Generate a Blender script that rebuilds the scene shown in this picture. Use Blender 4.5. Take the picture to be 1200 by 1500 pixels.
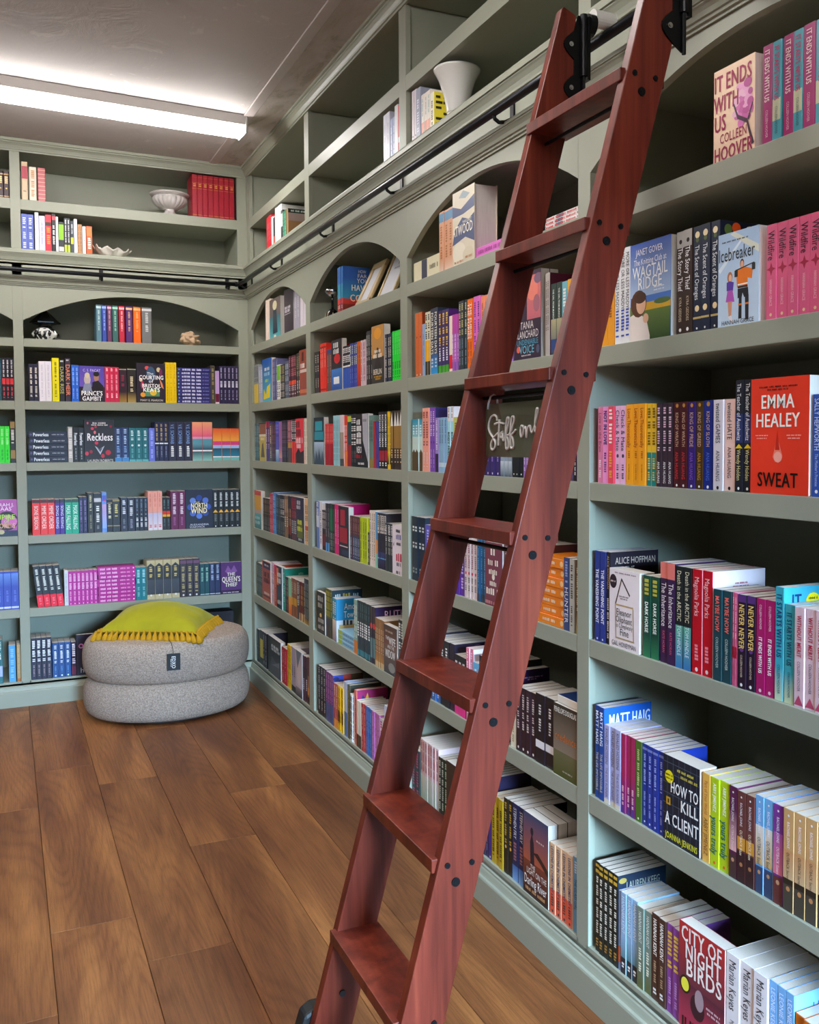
import bpy, bmesh, math, random
from math import sin, cos, pi, radians, sqrt
from mathutils import Vector, Matrix

for o in list(bpy.data.objects): bpy.data.objects.remove(o)
sc = bpy.context.scene
COL = sc.collection

# ------------------------------------------------------------------ camera
YAW, PITCH, ROLL = .4475, -.0431, -.0036
F = Vector((sin(YAW)*cos(PITCH), cos(YAW)*cos(PITCH), sin(PITCH)))
R0 = Vector((cos(YAW), -sin(YAW), 0)); U0 = R0.cross(F)
RR = R0*cos(ROLL)+U0*sin(ROLL); UU = -R0*sin(ROLL)+U0*cos(ROLL)
EYE = Vector((-1.3848, -5.8499, 1.4933))
cd = bpy.data.cameras.new('camera'); cam = bpy.data.objects.new('camera', cd); COL.objects.link(cam)
M = Matrix((RR, UU, -F)).transposed().to_4x4(); M.translation = EYE
cam.matrix_world = M
cd.sensor_fit = 'HORIZONTAL'; cd.sensor_width = 36.0; cd.lens = 1374.515/1200*36
cd.shift_x = -66.446/1200; cd.shift_y = -42.611/1200
cd.clip_start = .05; cd.clip_end = 60
sc.camera = cam

# ------------------------------------------------------------------ world, daylight, exposure
w = bpy.data.worlds.new('sky'); sc.world = w; w.use_nodes = True
bg = w.node_tree.nodes['Background']; bg.inputs[0].default_value = (.75, .87, 1, 1); bg.inputs[1].default_value = .6
vs = sc.view_settings
vs.view_transform = 'Standard'; vs.look = 'None'; vs.gamma = 1; vs.use_curve_mapping = False
vs.exposure = 0.64

def area(name, loc, rot, sx, sy, power, col):
    l = bpy.data.lights.new(name, 'AREA'); l.shape = 'RECTANGLE'; l.size = sx; l.size_y = sy; l.energy = power; l.color = col
    o = bpy.data.objects.new(name, l); COL.objects.link(o); o.location = loc; o.rotation_euler = rot
    return o
# the strip of open sky above the street, seen through the shop window in the wall behind the viewer
area('sky_daylight', (-.6, -16.0, 3.9), (radians(90), 0, 0), 6.0, 2.7, 10500, (.43, .71, 1))

TUBE_STRENGTH = 25.0
# ------------------------------------------------------------------ materials
def lin(h):
    if isinstance(h, (tuple, list)): return tuple(h[:3])
    c = [int(h[i:i+2], 16)/255 for i in (0, 2, 4)]
    return tuple(x/12.92 if x <= .04045 else ((x+.055)/1.055)**2.4 for x in c)
def newmat(name):
    m = bpy.data.materials.new(name); m.use_nodes = True
    nt = m.node_tree; p = nt.nodes['Principled BSDF']
    return m, nt, p
def N(nt, t, **kw):
    n = nt.nodes.new(t)
    for k, v in kw.items(): setattr(n, k, v)
    return n
def ramp(nt, stops):
    r = N(nt, 'ShaderNodeValToRGB'); e = r.color_ramp.elements
    while len(e) < len(stops): e.new(.5)
    for el, (p, c) in zip(e, stops): el.position = p; el.color = tuple(c)+(1,)
    return r
def mix(nt, fac, a, b, mode='MIX'):
    m = N(nt, 'ShaderNodeMix', data_type='RGBA', blend_type=mode)
    for s, v in ((0, fac), (6, a), (7, b)):
        if hasattr(v, 'links'): nt.links.new(v, m.inputs[s])
        else: m.inputs[s].default_value = v if s == 0 else tuple(v)+(1,)
    return m.outputs[2]
def bump(nt, p, h, strength, dist=.002):
    b = N(nt, 'ShaderNodeBump'); b.inputs['Strength'].default_value = strength; b.inputs['Distance'].default_value = dist
    nt.links.new(h, b.inputs['Height']); nt.links.new(b.outputs[0], p.inputs['Normal'])
def coords(nt, scale=(1, 1, 1), kind='Object', rnd=False, rot=(0, 0, 0)):
    tc = N(nt, 'ShaderNodeTexCoord'); mp = N(nt, 'ShaderNodeMapping'); mp.inputs['Scale'].default_value = scale; mp.inputs['Rotation'].default_value = rot
    nt.links.new(tc.outputs[kind], mp.inputs['Vector'])
    if rnd:
        oi = N(nt, 'ShaderNodeObjectInfo'); mu = N(nt, 'ShaderNodeVectorMath', operation='SCALE'); mu.inputs[0].default_value = (37, 53, 91)
        nt.links.new(oi.outputs['Random'], mu.inputs['Scale']); nt.links.new(mu.outputs[0], mp.inputs['Location'])
    return mp.outputs[0]
def noise(nt, v, scale, detail=4, rough=.55, dist=0):
    n = N(nt, 'ShaderNodeTexNoise'); n.inputs['Scale'].default_value = scale; n.inputs['Detail'].default_value = detail
    n.inputs['Roughness'].default_value = rough; n.inputs['Distortion'].default_value = dist
    if v is not None: nt.links.new(v, n.inputs['Vector'])
    return n.outputs[0]
def simple(name, col, rough=.5, metal=0, nscale=60, var=.06, bmp=0, spec=.5):
    m, nt, p = newmat(name); c = lin(col)
    v = coords(nt); n = noise(nt, v, nscale, 3)
    a = tuple(max(0, x*(1-var)) for x in c); b = tuple(min(1, x*(1+var)) for x in c)
    nt.links.new(mix(nt, n, a, b), p.inputs['Base Color'])
    p.inputs['Roughness'].default_value = rough; p.inputs['Metallic'].default_value = metal; p.inputs['Specular IOR Level'].default_value = spec
    if bmp: bump(nt, p, n, bmp)
    return m

def paint_mat():
    m, nt, p = newmat('sage_paint')
    n = noise(nt, coords(nt), 2.5, 3); n2 = noise(nt, coords(nt), 150, 3)
    c = lin('a0a392')
    nt.links.new(mix(nt, n, tuple(x*.95 for x in c), tuple(x*1.04 for x in c)), p.inputs['Base Color'])
    p.inputs['Roughness'].default_value = .45
    bump(nt, p, n2, .06, .0006)
    return m
PAINT = paint_mat()

def floor_mat():
    m, nt, p = newmat('plank_wood')
    v = coords(nt, (1, 1, 1), rnd=True)
    def mapd(scale):
        mp = N(nt, 'ShaderNodeMapping'); mp.inputs['Scale'].default_value = scale; nt.links.new(v, mp.inputs['Vector']); return mp.outputs[0]
    def math_(op, a, b):
        q = N(nt, 'ShaderNodeMath', operation=op)
        for i, x in enumerate((a, b)):
            if hasattr(x, 'links'): nt.links.new(x, q.inputs[i])
            else: q.inputs[i].default_value = x
        return q.outputs[0]
    broad = noise(nt, mapd((6, .8, 1)), 1.1, 2, .5, .3)
    # cathedral figure: contour lines of a long, smooth height field plus fine pores
    field = noise(nt, mapd((4.6, .5, 1)), 1.0, 1.6, .45, .2)
    rings = math_('SINE', math_('MULTIPLY', field, 170.0), 0.0); rings = math_('MULTIPLY', math_('ADD', rings, 1.0), .5)
    fine = noise(nt, mapd((120, 3.5, 1)), 2.0, 4, .65); fleck = noise(nt, mapd((260, 14, 1)), 1.5, 2, .6)
    c1 = ramp(nt, [(.28, lin('6e4226')), (.5, lin('855430')), (.68, lin('a66f40'))]); nt.links.new(broad, c1.inputs[0])
    c2 = ramp(nt, [(0, (.66, .61, .58)), (.4, (.98, .98, .98)), (1, (1.12, 1.10, 1.07))]); nt.links.new(rings, c2.inputs[0])
    c3 = ramp(nt, [(.32, (.72, .70, .68)), (.6, (1.08, 1.06, 1.04))]); nt.links.new(fine, c3.inputs[0])
    c4 = ramp(nt, [(.30, (.6, .56, .52)), (.40, (1, 1, 1))]); nt.links.new(fleck, c4.inputs[0])
    x = mix(nt, .4, c1.outputs[0], c2.outputs[0], 'MULTIPLY'); x = mix(nt, .95, x, c3.outputs[0], 'MULTIPLY'); x = mix(nt, .6, x, c4.outputs[0], 'MULTIPLY')
    oi = N(nt, 'ShaderNodeObjectInfo'); rr = ramp(nt, [(0, (.80, .77, .75)), (1, (1.14, 1.12, 1.06))]); nt.links.new(oi.outputs['Random'], rr.inputs[0])
    x = mix(nt, 1.0, x, rr.outputs[0], 'MULTIPLY')
    nt.links.new(x, p.inputs['Base Color']); p.inputs['Roughness'].default_value = .45; p.inputs['Specular IOR Level'].default_value = .35
    bump(nt, p, fine, .12, .0006)
    return m
PLANK = floor_mat()

def ladder_mat():
    m, nt, p = newmat('red_hardwood')
    v = coords(nt, (1, 1, 1), rnd=True)
    def mapd(scale):
        mp = N(nt, 'ShaderNodeMapping'); mp.inputs['Scale'].default_value = scale; nt.links.new(v, mp.inputs['Vector']); return mp.outputs[0]
    broad = noise(nt, mapd((14, 14, 1.2)), 1.6, 3, .5, .4); fine = noise(nt, mapd((150, 150, 4)), 1.5, 4, .6)
    w1 = N(nt, 'ShaderNodeTexWave', wave_type='BANDS', bands_direction='X'); w1.inputs['Scale'].default_value = 6; w1.inputs['Distortion'].default_value = 6
    w1.inputs['Detail'].default_value = 2; w1.inputs['Detail Scale'].default_value = .6; nt.links.new(mapd((3, 3, .35)), w1.inputs['Vector'])
    c1 = ramp(nt, [(.25, lin('4f1a10')), (.55, lin('782f20')), (.85, lin('95452f'))]); nt.links.new(broad, c1.inputs[0])
    c2 = ramp(nt, [(.1, (.86, .84, .85)), (.7, (1.03, 1.02, 1.02))]); nt.links.new(w1.outputs[0], c2.inputs[0])
    c3 = ramp(nt, [(.3, (.8, .78, .78)), (.65, (1.06, 1.05, 1.04))]); nt.links.new(fine, c3.inputs[0])
    x = mix(nt, .6, c1.outputs[0], c2.outputs[0], 'MULTIPLY'); x = mix(nt, .8, x, c3.outputs[0], 'MULTIPLY')
    nt.links.new(x, p.inputs['Base Color']); p.inputs['Roughness'].default_value = .38; p.inputs['Specular IOR Level'].default_value = .35
    bump(nt, p, fine, .1, .0005)
    return m
REDWOOD = ladder_mat()

def ceiling_mat():
    m, nt, p = newmat('plaster')
    v = coords(nt); n1 = noise(nt, v, 1.2, 4, .6, .5); n2 = noise(nt, v, 5, 5, .65, 1.2); n3 = noise(nt, v, 60, 3)
    a = mix(nt, n1, lin('bdb4b1'), lin('cac2bf'))
    r = ramp(nt, [(.62, (0, 0, 0)), (.66, (1, 1, 1))]); nt.links.new(n2, r.inputs[0])
    a = mix(nt, r.outputs[0], a, lin('d2c9c5'))
    nt.links.new(a, p.inputs['Base Color']); p.inputs['Roughness'].default_value = .7
    bump(nt, p, n2, .5, .012)
    return m
PLASTER = ceiling_mat()

def stain_mat():
    m, nt, p = newmat('stained_plaster')
    v = coords(nt, (2.2, .8, 1)); n1 = noise(nt, v, 3, 5, .65, 1.0); n2 = noise(nt, coords(nt), 14, 5, .7, .8)
    r = ramp(nt, [(.38, lin('a59a8a')), (.46, lin('c2b8b1')), (.6, lin('d0c7c3'))]); nt.links.new(n1, r.inputs[0])
    nt.links.new(mix(nt, .25, r.outputs[0], mix(nt, n2, lin('8a8078'), lin('c8c0bc'))), p.inputs['Base Color']); p.inputs['Roughness'].default_value = .75
    bump(nt, p, n2, .4, .006)
    return m
STAIN = stain_mat()
WALLP = simple('wall_plaster', 'cfc9c2', .7, nscale=20, bmp=.1)
BLACK = simple('black_metal', '17171a', .38, .6, 80)
DARKST = simple('dark_steel', '34353a', .3, .7, 80)
STEEL = simple('bright_steel', 'c8c8cc', .18, 1, 40, .03)
WHITEC = simple('white_ceramic', 'e6e4e0', .18, 0, 20, .03)
STONEW = simple('white_plaster_stone', 'cfc9c6', .6, 0, 40, .08, .15)
CORAL = simple('sandy_coral', 'c9a888', .7, 0, 25, .25, .4)
SHELLM = simple('chalky_shell', 'd8d2c8', .65, 0, 30, .12, .4)
GOLDW = simple('pale_gilt_wood', 'c4ac80', .35, .25, 50, .12)
PAPER = simple('frame_paper', 'd4d4da', .6, 0, 10, .05)
GREYST = simple('grey_stone', '8a8878', .6, 0, 30, .12, .2)
BROWNW = simple('brown_wood', '7a4c30', .5, 0, 30, .2)
WHITEP = simple('white_enamel', 'b4b0ac', .4, 0, 30, .02)
RUBBER = simple('black_rubber', '161616', .55, 0, 60)
CORDW = simple('white_cord', 'f2f0f0', .6, 0, 200, .06)

def bw_mat():
    m, nt, p = newmat('black_white_glaze')
    n = noise(nt, coords(nt), 26, 2, .4, 1.5); r = ramp(nt, [(.5, (.012, .012, .014)), (.54, (.75, .75, .72))]); nt.links.new(n, r.inputs[0])
    nt.links.new(r.outputs[0], p.inputs['Base Color']); p.inputs['Roughness'].default_value = .15
    return m
BWGLAZE = bw_mat()
BLACKGLAZE = simple('black_glaze', '0e0e10', .15, 0, 30, .1)

def boucle_mat():
    m, nt, p = newmat('boucle_fabric')
    v = coords(nt); n = noise(nt, v, 150, 4, .7, .4); r = ramp(nt, [(.34, lin('968478')), (.5, lin('bba99c')), (.64, lin('d4c4b6'))]); nt.links.new(n, r.inputs[0])
    nt.links.new(r.outputs[0], p.inputs['Base Color']); p.inputs['Roughness'].default_value = .95; p.inputs['Specular IOR Level'].default_value = .1
    bump(nt, p, n, .8, .007)
    return m
BOUCLE = boucle_mat()
def velvet_mat(name, c0, c1):
    m, nt, p = newmat(name); v = coords(nt)
    n = noise(nt, v, 9, 4, .6, .5)
    nt.links.new(mix(nt, n, lin(c0), lin(c1)), p.inputs['Base Color']); p.inputs['Roughness'].default_value = .8
    p.inputs['Sheen Weight'].default_value = .35; p.inputs['Sheen Roughness'].default_value = .4; p.inputs['Sheen Tint'].default_value = (.9, .95, .4, 1)
    bump(nt, p, noise(nt, v, 300, 2), .15, .001)
    return m
VELVET = velvet_mat('chartreuse_velvet', '9c9606', 'beb40e')
TASSEL = simple('mustard_thread', 'c89408', .8, 0, 220, .35, .4)

def print_mat():
    m, nt, p = newmat('printed_cover'); a = N(nt, 'ShaderNodeVertexColor'); a.layer_name = 'Col'
    n = noise(nt, coords(nt), 40, 2); x = mix(nt, 1, a.outputs[0], mix(nt, n, (1.06, 1.06, 1.06), (1.16, 1.16, 1.16)), 'MULTIPLY')
    nt.links.new(x, p.inputs['Base Color']); p.inputs['Roughness'].default_value = .38; p.inputs['Specular IOR Level'].default_value = .4
    return m
PRINT = print_mat()
def pages_mat():
    m, nt, p = newmat('page_block'); v = coords(nt, (900, 900, 14)); n = noise(nt, v, 1, 2)
    nt.links.new(mix(nt, n, lin('c9c0b6'), lin('f2ece4')), p.inputs['Base Color']); p.inputs['Roughness'].default_value = .8
    return m
PAGES = pages_mat()
def emit_mat():
    m, nt, p = newmat('lit_diffuser'); p.inputs['Base Color'].default_value = (.9, .9, .9, 1)
    n = noise(nt, coords(nt), 3, 1); nt.links.new(mix(nt, n, (1, .965, .93), (1, .975, .95)), p.inputs['Emission Color']); p.inputs['Emission Strength'].default_value = TUBE_STRENGTH
    return m
GLOW = emit_mat()
def acrylic_mat():
    m, nt, p = newmat('smoky_olive_acrylic'); n = noise(nt, coords(nt), 6, 2)
    nt.links.new(mix(nt, n, lin('5c5d4a'), lin('66674f')), p.inputs['Base Color']); p.inputs['Roughness'].default_value = .06; p.inputs['Alpha'].default_value = .86
    p.inputs['Coat Weight'].default_value = .5; p.inputs['Coat Roughness'].default_value = .03
    return m
ACRYLIC = acrylic_mat()

# ------------------------------------------------------------------ mesh helpers
class MB:
    def __init__(s): s.v = []; s.f = []; s.mi = []; s.c = []
    def add(s, vs_, fs, mi=0, col=None):
        o = len(s.v); s.v += [tuple(x) for x in vs_]
        for f in fs: s.f.append(tuple(i+o for i in f)); s.mi.append(mi); s.c.append(col)
    def box(s, a, b, mi=0, col=None, ch=0):
        x0, y0, z0 = a; x1, y1, z1 = b
        s.add([(x0,y0,z0),(x1,y0,z0),(x1,y1,z0),(x0,y1,z0),(x0,y0,z1),(x1,y0,z1),(x1,y1,z1),(x0,y1,z1)],
              [(0,3,2,1),(4,5,6,7),(0,1,5,4),(1,2,6,5),(2,3,7,6),(3,0,4,7)], mi, col)
    def prism(s, poly, a, b, axis, mi=0, col=None):
        # poly in the two other axes, extruded from a to b
        def P(p, q): return (q, p[0], p[1]) if axis == 0 else ((p[0], q, p[1]) if axis == 1 else (p[0], p[1], q))
        n = len(poly); vs_ = [P(p, a) for p in poly]+[P(p, b) for p in poly]
        fs = [(i, (i+1) % n, n+(i+1) % n, n+i) for i in range(n)]+[tuple(range(n-1, -1, -1)), tuple(range(n, 2*n))]
        s.add(vs_, fs, mi, col)
    def tube(s, pts, r, seg=8, mi=0, cap=True, col=None):
        pts = [Vector(p) for p in pts]; rs = r if isinstance(r, (list, tuple)) else [r]*len(pts)
        n = len(pts); vs_ = []; up = None
        for i, p in enumerate(pts):
            d = (pts[min(i+1, n-1)]-pts[max(i-1, 0)]).normalized()
            if up is None: up = Vector((0, 0, 1)) if abs(d.z) < .9 else Vector((1, 0, 0))
            a = d.cross(up).normalized(); b = a.cross(d).normalized(); up = b
            for k in range(seg):
                t = 2*pi*k/seg; vs_.append(p+(a*cos(t)+b*sin(t))*rs[i])
        fs = [(i*seg+k, i*seg+(k+1) % seg, (i+1)*seg+(k+1) % seg, (i+1)*seg+k) for i in range(n-1) for k in range(seg)]
        if cap: fs += [tuple(range(seg-1, -1, -1)), tuple(range((n-1)*seg, n*seg))]
        s.add(vs_, fs, mi, col)
    def lathe(s, prof, seg=32, c=(0, 0, 0), sx=1, sy=1, flute=None, mi=0):
        n = len(prof); vs_ = []
        for i, (r, z) in enumerate(prof):
            for k in range(seg):
                t = 2*pi*k/seg; q = r*(flute(t, i, z) if flute else 1)
                vs_.append((c[0]+q*cos(t)*sx, c[1]+q*sin(t)*sy, c[2]+z))
        fs = [(i*seg+k, i*seg+(k+1) % seg, (i+1)*seg+(k+1) % seg, (i+1)*seg+k) for i in range(n-1) for k in range(seg)]
        fs += [tuple(range(seg-1, -1, -1)), tuple(range((n-1)*seg, n*seg))]
        s.add(vs_, fs, mi)
    def mesh(s, name, mats, smooth=False):
        me = bpy.data.meshes.new(name); me.from_pydata(s.v, [], s.f)
        for m in mats: me.materials.append(m)
        if len(mats) > 1: me.polygons.foreach_set('material_index', s.mi)
        if any(c is not None for c in s.c):
            at = me.color_attributes.new('Col', 'FLOAT_COLOR', 'CORNER'); buf = []
            for f, c in zip(s.f, s.c):
                if c is None: buf += [.8, .8, .8, 1]*len(f)
                elif isinstance(c[0], (tuple, list)):
                    for q in c: buf += [q[0], q[1], q[2], 1]
                else: buf += [c[0], c[1], c[2], 1]*len(f)
            at.data.foreach_set('color', buf)
        if smooth: me.polygons.foreach_set('use_smooth', [True]*len(s.f))
        me.update(); return me
    def obj(s, name, mat, parent=None, smooth=False, bevel=0, sub=0, loc=None):
        o = bpy.data.objects.new(name, s.mesh(name, mat if isinstance(mat, (list, tuple)) else [mat], smooth)); COL.objects.link(o)
        if parent: o.parent = parent
        if loc: o.location = loc
        if bevel:
            m = o.modifiers.new('bevel', 'BEVEL'); m.width = bevel; m.segments = 2; m.limit_method = 'ANGLE'; m.angle_limit = radians(40)
        if sub: m = o.modifiers.new('sub', 'SUBSURF'); m.levels = sub; m.render_levels = sub
        return o
def empty(name, loc=(0, 0, 0), rz=0):
    o = bpy.data.objects.new(name, None); COL.objects.link(o); o.location = loc; o.rotation_euler = (0, 0, rz); o.empty_display_size = .05; return o
def tag(o, label, cat, group=None):
    o['label'] = label; o['category'] = cat
    if group: o['group'] = group
    return o
def struct(o): o['kind'] = 'structure'; return o
def B(name, a, b, mat, parent=None, bevel=0):
    m = MB(); m.box(a, b); return m.obj(name, mat, parent, bevel=bevel)

# ------------------------------------------------------------------ room shell
CZ = 3.19; XW, XL, YB, YF = .44, -3.95, .44, -8.6
fl = struct(B('floor', (XL, YF, -.06), (XW, YB, -.013), simple('subfloor', '3a2a1c', .8)))
rng = random.Random(4)
joint = {-2: -2.3, -1: -1.68, 0: -2.79, 1: -1.52, 2: -2.34, 3: -1.87, 4: -1.64, 5: -2.5}
for k in range(-12, 9):
    x0 = -1.29+.247*k; x1 = min(x0+.247, XW)
    if x0 >= -.03 or x1 < XL: continue
    x1 = min(x1, .02); j = joint.get(k, -rng.uniform(.2, 1.7)); L = 1.56
    y = j
    while y < YB: y += L
    ys = []
    while y > YF-L: ys.append(y); y -= L
    for a, b in zip(ys[1:], ys[:-1]):
        a = max(a, YF); b = min(b, .05)
        if b-a < .05: continue
        g = .0007; hx = (x1-x0)/2-g; hy = (b-a)/2-g; c = .0012; m = MB()
        m.add([(-hx,-hy,-.012),(hx,-hy,-.012),(hx,hy,-.012),(-hx,hy,-.012),(-hx,-hy,-c),(hx,-hy,-c),(hx,hy,-c),(-hx,hy,-c),(-hx+c,-hy+c,0),(hx-c,-hy+c,0),(hx-c,hy-c,0),(-hx+c,hy-c,0)],
              [(0,1,5,4),(1,2,6,5),(2,3,7,6),(3,0,4,7),(4,5,9,8),(5,6,10,9),(6,7,11,10),(7,4,8,11),(8,9,10,11)])
        m.obj('plank', PLANK, fl, loc=((x0+x1)/2, (a+b)/2, 0))
ce = struct(B('ceiling', (XL, YF, CZ), (XW, YB, CZ+.08), PLASTER))
B('stained_border', (-.185, YF, CZ-.004), (0, 0, CZ), STAIN, ce)
B('cover_strip', (-.232, YF, CZ-.010), (-.182, 0, CZ), simple('strip_paint', 'c6bcb8', .5, nscale=30), ce, .003)
struct(B('wall_right', (XW, YF, 0), (XW+.1, YB, CZ), WALLP)); struct(B('wall_back', (XL, YB, 0), (XW, YB+.1, CZ), WALLP))
struct(B('wall_left', (XL-.1, YF, 0), (XL, YB, CZ), simple('dark_wall_paint', '4c4a44', .6)))
wf = MB(); wf.box((XL, YF-.1, 0), (-1.2, YF, CZ)); wf.box((-.05, YF-.1, 0), (XW, YF, CZ)); wf.box((-1.2, YF-.1, 0), (-.05, YF, .28)); wf.box((-1.2, YF-.1, 2.25), (-.05, YF, CZ))
struct(wf.obj('wall_front', simple('dark_front_paint', '5a574f', .6)))
wi = MB()
for x in (-1.2, -.65, -.10): wi.box((x, YF-.17, .28), (x+.05, YF-.12, 2.25))
wi.box((-1.2, YF-.17, .28), (-.05, YF-.12, .33)); wi.box((-1.2, YF-.17, 2.2), (-.05, YF-.12, 2.25))
struct(wi.obj('window_1', WHITEP))

# ------------------------------------------------------------------ bookcases
ROWZ = {'5': (.140, .505), '4': (.555, .925), '3': (.972, 1.340), '2': (1.387, 1.688), '1': (1.737, 2.043), 'a': (2.089, 2.387), 'U2': (2.584, 2.808), 'U1': (2.866, 3.131)}
SHELFB = [('5', .10, .140), ('4', .505, .555), ('3', .925, .972), ('2', 1.340, 1.387), ('1', 1.688, 1.737), ('a', 2.043, 2.089), ('U2', 2.387, 2.584), ('U1', 2.808, 2.866), ('top', 3.131, 3.189)]
SPR, RISE = 2.190, .165
DEP = .415
def bookcase(name, bays, stiles, rz, label, s_end0, s_end1, mitre0):
    # local frame: x = along the shelf, y = depth into the wall, z up
    root = empty(name, (0, 0, 0), rz); tag(root, label, 'bookcase')
    for a, b in stiles:
        B('stile', (a, 0, .10), (b, .021, 3.131), PAINT, root, .0012)
        pa, pb = a+.011, b-.011
        if pb-pa < .02: pa, pb = a+.006, b-.006
        B('side_panel', (pa, .021, .10), (pb, DEP, 3.131), PAINT, root)
    B('back_panel', (s_end0, DEP, .10), (s_end1, DEP+.012, 3.131), PAINT, root)
    for a, b in bays:
        for nm, z0, z1 in SHELFB:
            if nm in ('5', 'top', 'U2'): continue
            m = MB(); m.box((a, .0005, z0), (b, .021, z1)); m.box((a-.008, .021, z0+.006), (b+.008, DEP, z1)); m.obj('shelf', PAINT, root, bevel=.0012)
        m = MB(); m.box((a-.008, 0, .10), (b+.008, DEP, .140)); m.obj('bottom_shelf', PAINT, root)
        m = MB(); m.box((a-.008, .0, 2.50), (b+.008, DEP, 2.584)); m.obj('upper_floor', PAINT, root)
        m = MB(); m.box((a-.008, .0, 3.131), (b+.008, DEP, 3.19)); m.obj('top_board', PAINT, root)
        # arched face panel
        hw = (b-a)/2; Rr = (hw*hw+RISE*RISE)/(2*RISE); c0 = (a+b)/2; K = 24
        arc = [(c0-hw+2*hw*i/K, SPR+RISE-Rr+sqrt(max(0, Rr*Rr-(-hw+2*hw*i/K)**2))) for i in range(K+1)]
        arc[0] = (a, SPR); arc[-1] = (b, SPR)
        m = MB(); top = 2.40
        for (x0, z0), (x1, z1) in zip(arc[:-1], arc[1:]):
            m.add([(x0, 0, z0), (x1, 0, z1), (x1, 0, top), (x0, 0, top), (x0, .021, z0), (x1, .021, z1), (x1, .021, top), (x0, .021, top)], [(0, 1, 2, 3), (5, 4, 7, 6), (0, 4, 5, 1)])
        m.obj('arch_panel', PAINT, root)
        B('arch_soffit', (a-.008, .021, 2.387), (b+.008, DEP, 2.40), PAINT, root)
    # mouldings: profile in (y, z), swept along x, mitred at the inside corner (x = 0)
    def sweep(nm, prof, mitre=True):
        m = MB(); n = len(prof); vs_ = []
        for y, z in prof:
            vs_.append((s_end0 + (-y if mitre0 == 0 and mitre else 0), y, z))
        for y, z in prof:
            vs_.append((s_end1 + (y if mitre0 == 1 and mitre else 0), y, z))
        m.add(vs_, [(i, i+1, n+i+1, n+i) for i in range(n-1)]+[(n-1, 0, n, 2*n-1)]+[tuple(range(n)), tuple(range(2*n-1, n-1, -1))])
        m.obj(nm, PAINT, root)
    sweep('lower_moulding', [(.005, 2.385), (-.006, 2.385), (-.006, 2.391), (-.012, 2.393), (-.013, 2.399), (-.018, 2.401), (-.019, 2.404), (-.021, 2.411), (-.026, 2.419), (-.030, 2.423), (-.030, 2.426), (-.034, 2.427), (-.034, 2.437), (-.03, 2.439), (.005, 2.439)])
    sweep('frieze', [(.005, 2.437), (0, 2.437), (0, 2.512), (.005, 2.512)])
    sweep('ledge_moulding', [(.005, 2.51), (-.006, 2.51), (-.007, 2.519), (-.012, 2.522), (-.013, 2.528), (-.017, 2.54), (-.024, 2.552), (-.028, 2.557), (-.028, 2.561), (-.033, 2.562), (-.033, 2.577), (-.030, 2.584), (.005, 2.584)])
    sweep('ceiling_moulding', [(.005, 3.125), (-.006, 3.125), (-.007, 3.133), (-.012, 3.135), (-.014, 3.142), (-.02, 3.154), (-.029, 3.163), (-.034, 3.166), (-.034, 3.172), (-.042, 3.174), (-.042, 3.189), (.005, 3.189)])
    sweep('baseboard', [(.03, 0), (-.024, 0), (-.024, .082), (-.022, .087), (-.014, .0885), (-.012, .094), (-.0085, .106), (-.006, .110), (-.006, .116), (0, .1175), (0, .128), (.003, .1395), (.03, .1395)])
    return root
bookcase('bookcase', [(.073, 1.235), (1.308, 2.485), (2.553, 3.725), (3.782, 4.954)], [(0, .073), (1.235, 1.308), (2.485, 2.553), (3.725, 3.782), (4.954, 5.02)], -pi/2,
         'tall sage green built-in bookcase with arches along the ladder wall', 0, 5.02, 0)
bookcase('bookcase', [(-3.803, -2.590), (-2.538, -1.325), (-1.273, -.060)], [(-3.86, -3.803), (-2.590, -2.538), (-1.325, -1.273), (-.060, 0)], 0,
         'sage green built-in bookcase across the back wall behind the pouf', -3.86, 0, 1)

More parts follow.
